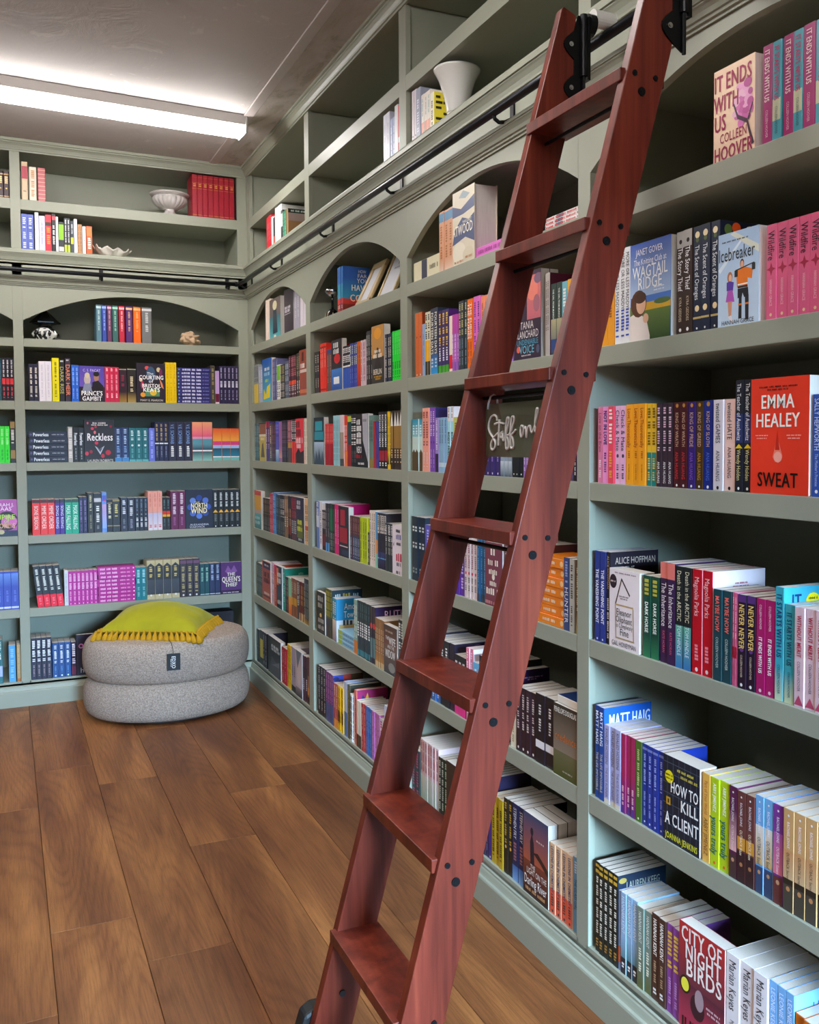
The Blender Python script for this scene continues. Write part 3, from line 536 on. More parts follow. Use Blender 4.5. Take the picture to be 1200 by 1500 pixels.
 (0.1,0.256,0.231,1,'e0a428','yellow paperback facing out with red and teal bands',(('R',0,0.88,1,1,'c83838'),('G',0,0,1,0.4,'2a6a70','58b0b8'),('R',0,0.4,1,0.5,'c8a8a0'),('M',0.1,0.8,0.25,0.32,'c0e0e0'),('M',0.1,0.8,0.12,0.2,'c0e0e0')),{'k': 'f'}),
 (0.289,0.455,0.195,5,'342c2c','black paperback with brown lettering',(('m',0.5,0.95,'b89878',0.4),('m',0.05,0.42,'889090',0.4)),{}),
 (0.455,0.516,0.231,2,'c43e50','rose red paperback',(('m',0.45,0.92,'f0b8c0',0.45),('m',0.08,0.36,'f0b8c0',0.35)),{}),
 (0.516,0.582,0.237,2,'4a84c6','mid blue paperback',(('m',0.45,0.92,'b0d8f8',0.45),('m',0.08,0.36,'b0d8f8',0.35)),{}),
 (0.582,0.682,0.229,3,'38424a','charcoal paperback',(('m',0.45,0.92,'789080',0.45),('m',0.08,0.36,'789080',0.35)),{}),
 (0.682,0.772,0.23,3,'2c2e36','black paperback with white lettering',(('m',0.45,0.9,'e8e8e8',0.5),('m',0.05,0.35,'909090',0.4)),{}),
 (0.772,0.838,0.231,2,'86664c','brown paperback with cream lettering',(('b',0.6,0.92,'b09070'),('m',0.2,0.5,'f0e8d8',0.6)),{}),
 (0.838,0.908,0.233,3,'3a3438','smoky black paperback',(('m',0.3,0.7,'e0a880',0.5),('b',0.1,0.3,'8a3828')),{}),
 (0.908,1.007,0.234,3,'5a2836','wine paperback',(('m',0.5,0.95,'c84858',0.5),('m',0.1,0.45,'c0d8e0',0.5)),{}),
 (1.009,1.15,0.235,1,'2a2e40','dark paperback facing out with lime lettering',(('M',0.15,0.6,0.84,0.93,'d8d8e0'),('M',0.1,0.7,0.74,0.82,'d8d8e0'),('P',((0.1,0.1),(0.3,0.5),(0.8,0.5),(0.9,0.1)),'687028'),('M',0.2,0.8,0.4,0.5,'d8e048'),('M',0.15,0.85,0.25,0.35,'d8e048'),('M',0.3,0.8,0.04,0.09,'d8d8d8')),{'k': 'f'}),
 (1.157,1.233,0.235,3,'ecc090','peach paperback with dark lettering',(('m',0.5,0.85,'504838',0.6),('b',0.3,0.4,'c84818'),('m',0.02,0.28,'583020',0.6)),{}),
]),
('A','4',[
 (0.107,0.259,0.203,4,'3a4a46','dark green paperback',(('m',0.45,0.92,'88988a',0.45),('m',0.08,0.36,'88988a',0.35)),{}),
 (0.263,0.458,0.235,1,'b2523a','russet paperback facing out with black top',(('R',0.15,0.82,1,0.98,'201c20'),('M',0.3,0.85,0.88,0.93,'e8d8d0'),('M',0.2,0.9,0.6,0.74,'301818'),('M',0.2,0.9,0.46,0.58,'501c18'),('M',0.25,0.9,0.16,0.22,'f0e0d0'),('R',0.1,0.1,1,0.13,'401810')),{'k': 'f'}),
 (0.462,0.529,0.245,2,'d8c2d2','pale pink paperback',(('m',0.45,0.92,'806878',0.45),('m',0.08,0.36,'806878',0.35)),{}),
 (0.529,0.591,0.238,1,'d04a30','orange red paperback',(('b',0.8,1,'d81858'),('m',0.1,0.75,'f0a050',0.4)),{}),
 (0.593,0.705,0.24,1,'2a3c4a','dark blue paperback facing out with orange plume',(('R',0,0.55,0.4,0.95,'e08040'),('M',0.2,0.9,0.75,0.85,'e8e8e8'),('M',0.2,0.9,0.6,0.72,'e8e8e8'),('M',0.2,0.9,0.1,0.2,'e8e8e8')),{'k': 'f'}),
 (0.705,0.761,0.238,1,'189282','emerald hardback',(('m',0.2,0.9,'b0e8d8',0.3),),{'front': '14806e','fart': (('M',0.5,0.7,0.84,0.9,'80c0b0'),)}),
 (0.761,0.821,0.198,3,'2a3240','black blue paperback',(('m',0.45,0.92,'d0a890',0.45),('m',0.08,0.36,'d0a890',0.35)),{}),
 (0.821,0.892,0.199,2,'8cc8a0','mint to orange paperback',(('g',0,0.5,'e86828','e8b050'),),{}),
 (0.892,0.996,0.207,3,'84503a','brown paperback',(('b',0.3,0.5,'d09830'),('m',0.6,0.9,'c8b8a0',0.5)),{}),
 (0.996,1.041,0.207,1,'4a4a50','grey paperback with white title',(('m',0.3,0.95,'f0f0f0',0.7),),{}),
 (1.041,1.133,0.207,4,'622a26','oxblood paperback with gold lettering',(('m',0.4,0.9,'d8a860',0.5),('b',0,0.2,'d0b080')),{}),
 (1.133,1.233,0.235,4,'303a42','blue black paperback',(('m',0.1,0.9,'a0b0b0',0.4),('g',0,0.15,'c09030','303a42')),{}),
]),
('A','5',[
 (0.094,0.169,0.202,2,'28282e','black paperback at corner end',(('m',0.45,0.92,'707068',0.45),('m',0.08,0.36,'707068',0.35)),{}),
 (0.169,0.249,0.208,1,'2c2830','black paperback with yellow stripe',(('b',0.2,0.75,'e0c820'),),{}),
 (0.249,0.342,0.211,2,'342a36','dark plum paperback with grey lettering',(('m',0.45,0.92,'a8a0b0',0.45),('m',0.08,0.36,'a8a0b0',0.35)),{}),
 (0.378,0.663,0.218,1,'3a3a40','black and white photographic paperback facing out',(('R',0.2,0.8,1,0.96,'50504c'),('M',0.3,0.9,0.74,0.82,'e0e0e0'),('M',0.3,0.95,0.66,0.73,'d0d0d0'),('P',((0.1,0),(0.3,0.5),(0.95,0.3),(0.95,0)),'55555c'),('P',((0.3,0.25),(0.9,0.45),(0.9,0.3)),'78787e')),{'k': 'f','th': 0.03}),
 (0.681,0.78,0.205,2,'b21828','dark red paperback',(('m',0.45,0.92,'e89098',0.45),('m',0.08,0.36,'e89098',0.35)),{}),
 (0.784,0.865,0.241,3,'e4b400','deep yellow paperback',(('m',0.45,0.92,'907000',0.45),('m',0.08,0.36,'907000',0.35)),{}),
 (0.871,0.961,0.243,2,'aa9aaa','mauve grey paperback',(('m',0.3,0.6,'585060',0.4),('b',0,0.14,'303438')),{}),
 (0.965,1.089,0.246,1,'bcacb4','pale portrait paperback facing out',(('E',0.5,0.55,0.35,0.3,'d0b8b4'),('P',((0.1,1),(0.3,0.6),(0.9,1)),'687078'),('G',0,0,1,0.2,'303438','8a7c80')),{'k': 'f'}),
 (1.095,1.173,0.24,2,'4a2a3a','aubergine paperback with white lettering',(('m',0.2,0.5,'e8e0e8',0.5),('b',0.5,0.75,'301820')),{}),
 (1.173,1.232,0.247,2,'a0704e','brown and amber paperback',(('b',0.2,0.35,'d89040'),('b',0,0.15,'302820'),('b',0.6,1,'5a2830')),{}),
]),
('A','U2',[
 (0.442,0.557,0.205,4,'e02838','bright red paperback',(('m',0.3,0.8,'f08090',0.3),),{}),
 (0.561,0.599,0.185,1,'ececee','slim white paperback',(),{}),
 (0.599,0.634,0.172,1,'302c30','slim black paperback with coral foot',(('b',0.1,0.4,'e06850'),),{}),
 (0.638,0.762,0.216,4,'e8e8ea','tall white hardback',(),{'hc': 1}),
 (0.762,0.801,0.176,1,'383c3a','thin black paperback',(('b',0.5,0.9,'d0d8d0'),),{}),
 (0.801,0.865,0.163,3,'1a8a68','thin green paperback',(('m',0.2,0.9,'a8e0c8',0.4),),{}),
 (0.872,0.909,0.159,1,'a87850','brown paperback with pink and brown photograph on its side',(),{'front': 'a87c54','fart': (('R',0,0.6,1,0.86,'b09894'),('R',0,0.86,1,1,'183830'),('M',0.1,0.9,0.9,0.96,'e8f0e8'),('P',((0,0),(0,0.5),(0.5,0.58),(1,0.45),(1,0)),'a87c54')),'pd': 0.15}),
]),
('B','U2',[
 (2.304,2.373,0.208,2,'b8b8cc','pale grey blue paperback',(('m',0.2,0.8,'8890a8',0.3),),{}),
 (2.373,2.424,0.173,2,'7888b8','dusty blue paperback',(('m',0.2,0.8,'d0d8f0',0.3),),{}),
 (2.424,2.456,0.208,1,'d8d8dc','light grey paperback',(),{}),
 (2.456,2.483,0.202,1,'e03848','poppy red paperback',(('b',0.3,0.4,'f8f0f0'),),{}),
]),
('C','U2',[
 (2.588,2.633,0.208,2,'d8ccd4','pale lilac paperback',(('e',0.2,0.3,'302830'),),{}),
 (2.633,2.673,0.201,1,'989cb0','silver blue paperback',(('m',0.2,0.8,'e0e0f0',0.4),),{}),
 (2.677,2.754,0.166,3,'e6ddd2','off white paperback with coral foot',(('b',0,0.4,'e89880'),('m',0.5,0.9,'58a0a8',0.3)),{}),
 (2.758,2.787,0.146,1,'f0ecd0','cream paperback with yellow and black patterned side',(('m',0.2,0.8,'806830',0.4),),{'front': 'ecdc40','fart': (('R',0.06,0.08,0.2,0.14,'2c2818'),('R',0.29000000000000004,0.08,0.4600000000000001,0.14,'2c2818'),('R',0.75,0.08,0.8900000000000001,0.14,'2c2818'),('R',0.06,0.21000000000000002,0.23,0.27,'2c2818'),('R',0.29000000000000004,0.21000000000000002,0.49000000000000005,0.27,'2c2818'),('R',0.52,0.21000000000000002,0.66,0.27,'2c2818'),('R',0.06,0.34,0.26,0.4,'2c2818'),('R',0.29000000000000004,0.34,0.43000000000000005,0.4,'2c2818'),('R',0.52,0.34,0.6900000000000001,0.4,'2c2818'),('R',0.75,0.34,0.9500000000000002,0.4,'2c2818'),('R',0.29000000000000004,0.47000000000000003,0.4600000000000001,0.53,'2c2818'),('R',0.52,0.47000000000000003,0.72,0.53,'2c2818'),('R',0.75,0.47000000000000003,0.8900000000000001,0.53,'2c2818'),('R',0.06,0.6,0.23,0.66,'2c2818'),('R',0.52,0.6,0.66,0.66,'2c2818'),('R',0.75,0.6,0.9200000000000002,0.66,'2c2818'),('R',0.06,0.73,0.26,0.79,'2c2818'),('R',0.29000000000000004,0.73,0.43000000000000005,0.79,'2c2818'),('R',0.75,0.73,0.9500000000000002,0.79,'2c2818'),('R',0.06,0.86,0.2,0.92,'2c2818'),('R',0.29000000000000004,0.86,0.4600000000000001,0.92,'2c2818'),('R',0.52,0.86,0.72,0.92,'2c2818'))}),
]),
('B','a',[
 (1.711,1.785,0.201,3,'3870b8','blue and red paperback under the arch',(('b',0,0.18,'a83028'),('b',0.18,0.3,'d83830'),('b',0.3,0.62,'3898b8'),('m',0.06,0.14,'f0e0d0',0.5)),{'front': '2f5ca8','fart': (('R',0,0,1,0.16,'883028'),('G',0,0.16,1,0.75,'38a0c0','2f5ca8'),('R',0,0.16,1,0.28,'c83830'),('T','HOW',0.72,0.9,0.07,0.3,'f0ece0',0),('T','FAR',0.72,0.8,0.08,0.36,'f0ece0',0),('T','YOU',0.74,0.69,0.1,0.44,'f0ece0',0),('T','HAVE',0.62,0.53,0.13,0.62,'f0ece0',1),('T','COME',0.66,0.3,0.15,0.8,'f8c8a8',1))}),
]),
('B','1',[
 (1.352,1.429,0.202,2,'2a2a2e','black paperback at bay edge',(('m',0.45,0.92,'c0b8a8',0.45),('m',0.08,0.36,'c0b8a8',0.35)),{}),
 (1.434,1.537,0.233,3,'ea3424','vermilion paperback',(('m',0.5,0.9,'f8a090',0.3),('b',0.9,0.94,'901810'),('b',0.04,0.07,'901810')),{}),
 (1.54,1.624,0.197,2,'6a4c48','brown grey paperback with blue cap',(('b',0.9,1,'3a4878'),('m',0.2,0.85,'a08880',0.3)),{}),
 (1.629,1.776,0.231,1,'2a2a30','paperback facing out with red heart and blue title block',(('G',0,0,1,0.42,'2a58a8','4080d0'),('E',0.55,0.62,0.3,0.1,'d02830'),('M',0.2,0.8,0.84,0.94,'e8e8e8'),('M',0.2,0.85,0.72,0.82,'e8e8e8'),('R',0.2,0.12,0.75,0.26,'f0f4f8')),{'k': 'f'}),
 (1.776,1.88,0.191,5,'24242c','black and blue paperback',(('b',0,0.48,'3060c4'),('m',0.55,0.95,'f0f0f0',0.7),('b',0.5,0.54,'f0f0f0')),{}),
 (1.88,1.973,0.193,4,'3846a2','ultramarine paperback',(('m',0.5,0.95,'c8d0a8',0.6),('m',0.1,0.42,'7888d8',0.4)),{}),
 (1.973,2.017,0.193,2,'e07020','orange to red paperback',(('g',0,0.5,'b01830','e04020'),('m',0.5,0.9,'303030',0.4)),{}),
 (2.017,2.082,0.194,3,'dcc4cc','blush paperback',(('m',0.1,0.95,'a05068',0.4),),{}),
 (2.082,2.16,0.226,3,'2a2a2e','tall black paperback with grey lettering',(('m',0.45,0.92,'b8b8b0',0.45),('m',0.08,0.36,'b8b8b0',0.35)),{}),
 (2.16,2.299,0.236,1,'383634','paperback facing out with sunburst and dark figure',(('R',0,0.45,1,1,'c8924e'),('E',0.5,0.86,0.3,0.1,'e8a030'),('E',0.5,0.52,0.12,0.1,'2a2622'),('P',((0.15,0.2),(0.4,0.45),(0.6,0.45),(0.85,0.2)),'2a2622'),('M',0.25,0.75,0.53,0.58,'f8f0e0'),('M',0.15,0.85,0.44,0.51,'f8f0e0'),('T','BERLIN',0.5,0.2,0.09,0.7,'f0e4d0',1),('M',0.2,0.85,0.1,0.13,'e0a030'),('M',0.3,0.75,0.06,0.09,'e0a030')),{'k': 'f','th': 0.03}),
 (2.306,2.378,0.19,3,'282e46','navy paperback with cream lettering',(('m',0.08,0.92,'d0c8b8',0.5),),{}),
 (2.38,2.483,0.194,5,'24e23c','vivid green paperback',(('m',0.5,0.95,'90ffa0',0.3),('m',0.05,0.38,'0a7018',0.5)),{}),
]),
('B','2',[
 (1.342,1.501,0.23,1,'1c2c38','dark paperback facing out with turquoise lettering',(('R',0.12,0.72,0.85,0.92,'28a0b0'),('R',0.05,0.52,0.95,0.7,'2490a4'),('G',0,0,1,0.48,'1c2c38','b0c8e0'),('P',((0.1,0),(0.2,0.3),(0.4,0.1),(0.5,0.35),(0.7,0.05),(0.85,0.3),(0.95,0)),'384c60')),{'k': 'f'}),
 (1.511,1.625,0.196,5,'d23a3c','coral red paperback',(('b',0,0.52,'a82030'),('m',0.56,0.95,'f8a098',0.4)),{}),
 (1.628,1.731,0.233,5,'9ccad4','pale blue paperback',(('m',0.1,0.9,'70a0ac',0.4),),{}),
 (1.734,1.786,0.233,2,'e0ccd0','pale pink topped paperback',(('b',0,0.66,'a8907c'),('b',0,0.14,'403838')),{}),
 (1.786,1.833,0.231,2,'e2401e','scarlet orange paperback',(('m',0.3,0.8,'f8e0d8',0.5),('b',0,0.3,'f08038')),{}),
 (1.833,1.885,0.232,2,'1e4a50','dark teal and red paperback',(('b',0,0.42,'982028'),('b',0.86,0.97,'c8d040')),{}),
 (1.885,1.953,0.233,3,'1e1e22','black paperback with large white letters',(('m',0.4,0.92,'f0f0f0',0.7),('m',0.08,0.3,'787078',0.4)),{}),
 (1.955,2.106,0.23,1,'1c1c1e','black and grey paperback facing out with stacked white title',(('P',((0.56,1),(1,1),(1,0.1),(0.8,0.3),(0.6,0.5)),'b4b4be'),('M',0.1,0.5,0.8,0.9,'f4f4f4'),('M',0.1,0.5,0.68,0.78,'f4f4f4'),('M',0.1,0.5,0.56,0.66,'f4f4f4'),('M',0.08,0.5,0.44,0.54,'f4f4f4'),('T','NERO',0.3,0.33,0.12,0.42,'f4f4f4',1),('M',0.05,0.55,0.17,0.24,'c01828'),('M',0.2,0.7,0.05,0.09,'f4f4f4'),('M',0.62,0.92,0.85,0.9,'707880')),{'k': 'f'}),
 (2.108,2.162,0.221,3,'6c8a80','grey green paperback',(('b',0,0.18,'a08020'),('m',0.5,0.9,'283838',0.4)),{}),
 (2.164,2.192,0.196,1,'b02830','brick red paperback',(),{}),
 (2.194,2.224,0.194,1,'2c48a8','blue paperback',(),{}),
 (2.226,2.32,0.232,3,'1c1c20','black paperback with white author name and red band',(('t',0.38,0.95,'RICHARD OSMAN','ffffff',0.75,1),('b',0.14,0.32,'a81830'),('m',0.03,0.11,'f0f0f0',0.5)),{}),
 (2.322,2.359,0.231,2,'ecc41e','sunflower yellow paperback',(('m',0.3,0.9,'806800',0.4),('P',0.08,0.3,'302810')),{}),
 (2.359,2.483,0.232,4,'3a2a22','dark paperback with gold spikes',(('P',0.72,0.98,'f4f0e8'),('b',0.36,0.74,'a07838'),('m',0.1,0.34,'d0b088',0.5)),{}),
]),
('B','3',[
 (1.349,1.406,0.233,2,'6880b8','blue and white paperback',(('b',0.45,0.7,'d8e0f0'),('m',0.7,0.98,'e8ecf8',0.5)),{}),
 (1.406,1.447,0.234,1,'e4e0e4','white paperback with grey lettering',(('m',0.1,0.8,'888088',0.4),),{}),
 (1.447,1.508,0.195,3,'342428','dark brown paperback',(('m',0.5,0.95,'e0d8d8',0.6),('b',0.1,0.4,'70242c')),{}),
 (1.508,1.561,0.231,2,'38343a','grey black paperback with blue foot',(('b',0,0.18,'58a0e0'),('m',0.3,0.9,'a8a0a0',0.4)),{}),
 (1.561,1.632,0.232,4,'22382e','black green paperback',(('b',0.45,0.9,'1e7048'),('m',0.05,0.4,'b0b8b0',0.5)),{}),
 (1.635,1.708,0.233,2,'e4107c','hot pink paperback',(('m',0.2,0.9,'f890c0',0.4),),{}),
 (1.71,1.851,0.231,1,'2c2028','dark paperback facing out with red title block',(('R',0.2,0.62,0.65,0.93,'b02434'),('R',0.1,0.28,0.85,0.58,'a82030'),('R',0.1,0.2,0.9,0.22,'e8d8d8'),('R',0.3,0.04,1,0.14,'284058')),{'k': 'f'}),
 (1.863,1.992,0.196,5,'5c3236','red brown paperback with blue base',(('b',0,0.55,'283c60'),('m',0.6,0.95,'a87870',0.4),('m',0.05,0.5,'c0c8d8',0.4)),{}),
 (1.994,2.083,0.198,3,'bccc18','lime paperback',(('m',0.1,0.9,'788400',0.4),),{}),
 (2.083,2.106,0.139,1,'40382c','small dark paperback',(('m',0.45,0.92,'d0c8b0',0.45),('m',0.08,0.36,'d0c8b0',0.35)),{}),
 (2.106,2.176,0.234,3,'e4d4c6','cream paperback with dotted lettering',(('m',0.1,0.95,'907060',0.4),),{}),
 (2.176,2.208,0.232,1,'5aa0d8','sky blue paperback with orange middle',(('b',0.25,0.5,'e8a060'),('b',0,0.25,'90d0b8')),{}),
 (2.208,2.298,0.231,4,'2c2a34','black paperback with white upper half',(('b',0.64,0.96,'d8d0c8'),('m',0.66,0.94,'303030',0.6),('g',0,0.3,'101828','404880'),('b',0.18,0.2,'70b8e8')),{}),
 (2.298,2.376,0.195,4,'2c3636','dark grey green paperback',(('m',0.62,0.96,'f0f0f0',0.6),('m',0.35,0.6,'c0c0b8',0.5)),{}),
 (2.378,2.48,0.195,1,'eadee6','white paperback facing out with red lettering',(('M',0.4,0.9,0.86,0.92,'303040'),('M',0.4,0.95,0.72,0.82,'5058a0'),('M',0.45,0.9,0.6,0.66,'303040'),('M',0.4,1,0.28,0.44,'d03050'),('M',0.45,0.9,0.18,0.25,'303040'),('M',0.4,0.8,0.02,0.08,'403840'),('P',((0.1,0.6),(0.2,0.66),(0.16,0.56)),'303040')),{'k': 'f','th': 0.05}),
]),
('B','4',[
 (1.357,1.489,0.204,1,'242226','black paperback facing out with block lettering',(('M',0.2,0.85,0.78,0.9,'b8b4b0'),('M',0.2,0.85,0.62,0.73,'b8b4b0'),('E',0.5,0.44,0.12,0.05,'e0c080'),('M',0.2,0.9,0.26,0.36,'b8b4b0'),('M',0.2,0.9,0.1,0.2,'b8b4b0')),{'k': 'f','th': 0.02}),
 (1.491,1.588,0.234,4,'5c5c28','olive and black paperback',(('m',0.4,0.95,'d8c830',0.5),('b',0,0.25,'402828'),('b',0.25,0.4,'303048')),{'front': '1c3440','fart': (('M',0.1,0.3,0.86,0.92,'a8c0c8'),('M',0.36,0.62,0.84,0.93,'a89030'),('M',0.7,0.9,0.86,0.92,'a8c0c8'))}),
 (1.59,1.658,0.203,2,'3a94bc','sea blue paperback with pale base',(('g',0,0.5,'907888','e8d8c8'),('m',0.5,0.92,'e0f0f8',0.5)),{'front': '2a88b8','fart': (('R',0,0,1,0.5,'c8d0d8'),('R',0.1,0.1,0.9,0.4,'c8a868'),('T','Amor',0.55,0.82,0.15,0.5,'f4f4f0',0),('T','Towles',0.58,0.63,0.15,0.6,'f4f4f0',0),('M',0.25,0.9,0.38,0.5,'303840'),('M',0.15,0.9,0.14,0.24,'303840'))}),
 (1.671,1.898,0.065,3,'90c0dc','light blue and lime paperback lying in a stack',(('b',0,0.25,'a8c030'),('m',0.3,0.9,'5080b0',0.4)),{'k': 'h'}),
 (1.901,1.949,0.242,2,'8cb4aa','pale green paperback with orange foot',(('b',0,0.25,'e88018'),('m',0.3,0.9,'f0f0e8',0.5)),{}),
 (1.95,2.106,0.245,6,'26363e','slate teal paperback with white lettering',(('m',0.35,0.62,'ffffff',0.8),('m',0.66,0.95,'487078',0.5),('b',0.02,0.12,'388898')),{'pd': 0.153}),
 (2.108,2.162,0.243,2,'362c34','black paperback with red disc',(('e',0.66,0.8,'e83838'),('b',0.1,0.45,'60888c')),{'front': '2a1640','fart': (('T','RUTH',0.6,0.86,0.14,0.66,'f0c8f0',0),)}),
 (2.163,2.276,0.204,5,'986a42','brown paperback with pale lettering',(('m',0.3,0.8,'e0c8a0',0.4),('b',0,0.12,'d8c090'),('g',0.12,0.35,'c08840','986a42')),{}),
 (2.277,2.42,0.197,1,'6a5650','paperback facing out with white block title',(('G',0,0.6,1,1,'7a4a3a','4a3028'),('G',0,0,1,0.6,'3a4044','7a5a4a'),('M',0.15,0.7,0.86,0.9,'c8b0a0'),('T','THE',0.28,0.74,0.07,0.24,'ffffff',1),('T','WIFE',0.66,0.7,0.15,0.5,'ffffff',1),('T','AND THE',0.55,0.57,0.07,0.5,'ffffff',0),('T','WIDOW',0.5,0.42,0.16,0.74,'ffffff',1),('E',0.6,0.15,0.25,0.1,'90908c')),{'k': 'f'}),
 (2.429,2.48,0.239,2,'262c34','ink black paperback with grey base',(('b',0,0.5,'54606a'),('m',0.5,0.95,'f0f0f0',0.8)),{}),
]),
('B','5',[
 (1.354,1.48,0.244,3,'1c1a20','black paperback with dotted pattern',(('m',0.05,0.97,'b0a8a8',0.5),),{'front': '2a2630','fart': (('E',0.5,0.93,0.3,0.05,'a8a0b8'),)}),
 (1.482,1.6,0.242,4,'743878','purple and blue paperback',(('b',0,0.38,'485c88'),('m',0.4,0.95,'d088b8',0.4)),{'front': '3c48a8','fart': (('R',0.35,0.6,0.6,1,'b04038'),('R',0.6,0.6,1,1,'604830'),('E',0.1,0.93,0.1,0.04,'202860'))}),
 (1.606,1.664,0.212,2,'c45a4a','terracotta paperback',(('m',0.4,0.95,'f0c8b0',0.5),('b',0,0.2,'f0a030')),{}),
 (1.664,1.748,0.214,4,'f2c422','yellow paperback with brown lettering',(('m',0.15,0.95,'a06020',0.45),('b',0.2,0.45,'5a3818')),{}),
 (1.75,1.794,0.252,1,'b8c0da','pale blue hardback',(('b',0,0.45,'5070b0'),),{'hc': 1}),
 (1.797,1.835,0.248,1,'585846','dark olive hardback',(('m',0.3,0.9,'b0a030',0.2),),{'hc': 1,'front': '3a4038'}),
 (1.837,1.891,0.216,3,'ecebe8','white paperback with black squiggle lettering',(('m',0.05,0.95,'202020',0.7),),{}),
 (1.893,1.925,0.247,1,'e27a6a','coral hardback with pink front',(('m',0.1,0.9,'c04058',0.5),),{'hc': 1,'front': 'b03070','fart': (('P',((0.1,0.75),(0.2,0.92),(0.3,0.8),(0.35,0.7)),'2a3a78'),('P',((0.25,0.8),(0.35,0.95),(0.4,0.8)),'e8b828'),('P',((0.35,0.8),(0.5,0.88),(0.5,0.74)),'d02850'))}),
 (1.927,1.99,0.209,2,'e8dcc8','cream hardback with brown foot',(('b',0,0.28,'4a3828'),),{'hc': 1}),
 (1.991,2.044,0.211,2,'ba383a','tomato red paperback',(('m',0.45,0.92,'f0b0a8',0.45),('m',0.08,0.36,'f0b0a8',0.35)),{}),
 (2.046,2.12,0.211,3,'3a72c4','azure paperback',(('m',0.45,0.92,'88b0f0',0.45),('m',0.08,0.36,'88b0f0',0.35)),{}),
 (2.122,2.213,0.211,3,'bc6cac','orchid paperback',(('m',0.1,0.9,'e8b8e0',0.3),),{}),
 (2.213,2.275,0.202,2,'e8e0e0','white paperback with red spine dots',(('m',0.05,0.95,'c02838',0.7),),{}),
 (2.276,2.331,0.274,1,'c8d4ec','pale blue paperback facing out by ladder',(('T','L',0.75,0.9,0.1,0.3,'2840a0',1),),{'k': 'f','th': 0.13}),
]),
('C','a',[
 (2.586,2.829,0.073,1,'e2dab8','cream paperback lying flat under the arch',(('b',0.3,0.5,'3a3a50'),('m',0.6,0.9,'807860',0.5)),{'k': 'h'}),
 (2.832,2.943,0.206,3,'dca27c','peach paperback with blue top',(('b',0.82,0.97,'5a90b8'),('m',0.2,0.75,'b87040',0.4),('g',0,0.2,'e8c8b0','dca27c')),{}),
 (2.946,3.11,0.243,1,'dcd2bc','paperback facing out with blue and cream clouds',(('P',((0,0.66),(0,0.82),(0.4,0.74),(1,0.86),(1,0.7),(0.5,0.66)),'46527c'),('P',((0,0.28),(0.1,0.48),(0.45,0.62),(0.75,0.56),(1,0.62),(1,0.24),(0.6,0.34)),'46527c'),('E',0.3,0.16,0.3,0.14,'e8e0cc'),('E',0.72,0.1,0.24,0.1,'d8ceb4'),('P',((0.3,0.9),(0.5,0.98),(0.8,0.9),(0.6,0.86)),'90a0a8'),('T','MARGARET',0.68,0.55,0.04,0.4,'f0ead8',0),('T','ATWOOD',0.48,0.46,0.13,0.92,'f4f0e0',1),('M',0.1,0.5,0.02,0.05,'c07848'),('M',0.6,0.9,0.05,0.08,'c07848')),{'k': 'f','th': 0.085,'hc': 1,'one': 1}),
 (3.11,3.293,0.032,1,'e070cc','pink paperback lying flat under the arch',(('m',0.1,0.9,'a83890',0.4),),{'k': 'h'}),
 (3.542,3.723,0.035,3,'e8e0e0','white and red paperback lying stacked',(('b',0.3,0.5,'4a5878'),('m',0.02,0.98,'d84848',0.6)),{'k': 'h'}),
]),
('C','1',[
 (2.611,2.673,0.235,2,'d46a34','burnt orange hardback',(('e',0.62,0.2,'502010'),('e',0.03,0.2,'f0e0d0')),{'front': '8a3818'}),
 (2.675,2.7,0.189,1,'90b2da','light blue paperback by orange books',(('m',0.2,0.8,'6080b0',0.3),),{}),
 (2.702,2.748,0.228,2,'e8e0c4','cream paperback with yellow panel',(('b',0.22,0.55,'f2b41c'),('b',0,0.22,'38301c'),('m',0.56,0.96,'282420',0.6)),{}),
 (2.75,2.817,0.234,2,'28324a','navy to blue paperback with italic white title',(('g',0,0.3,'3098dc','285a98'),('t',0.3,0.94,'FOURTEEN DAYS','f4f0e4',0.7,1),('m',0.08,0.24,'c8d8e8',0.5)),{}),
 (2.818,2.903,0.218,3,'3a2664','dark purple paperback with green foot',(('b',0,0.12,'48a828'),('m',0.42,0.95,'f0c840',0.5),('m',0.14,0.4,'f0f0f8',0.5)),{'front': '542a78'}),
 (2.905,2.933,0.19,1,'ece0d0','cream paperback with red band',(('b',0.05,0.3,'d81c34'),),{}),
 (2.934,2.981,0.191,4,'bc68c4','lilac paperback with magenta top',(('b',0.66,1,'c838a0'),('m',0.2,0.64,'f0e0f8',0.5),('b',0,0.16,'8858b0')),{}),
 (2.982,3.048,0.229,3,'2c3840','slate paperback with gold lettering',(('m',0.5,0.96,'d0c890',0.5),('m',0.06,0.45,'90a0b0',0.4)),{}),
 (3.049,3.089,0.227,2,'f27218','bright orange paperback',(('t',0.42,0.94,'THE FURIES','fff4e8',0.75,1),('m',0.05,0.38,'b84808',0.4)),{}),
 (3.09,3.142,0.23,2,'e272ca','candy pink paperback',(('m',0.1,0.92,'7a2a88',0.45),),{}),
 (3.143,3.19,0.225,2,'f2926c','apricot paperback',(('m',0.5,0.9,'b05038',0.3),),{}),
 (3.351,3.37,0.153,2,'a47cc4','soft purple paperback',(('m',0.1,0.9,'d8c0f0',0.4),),{}),
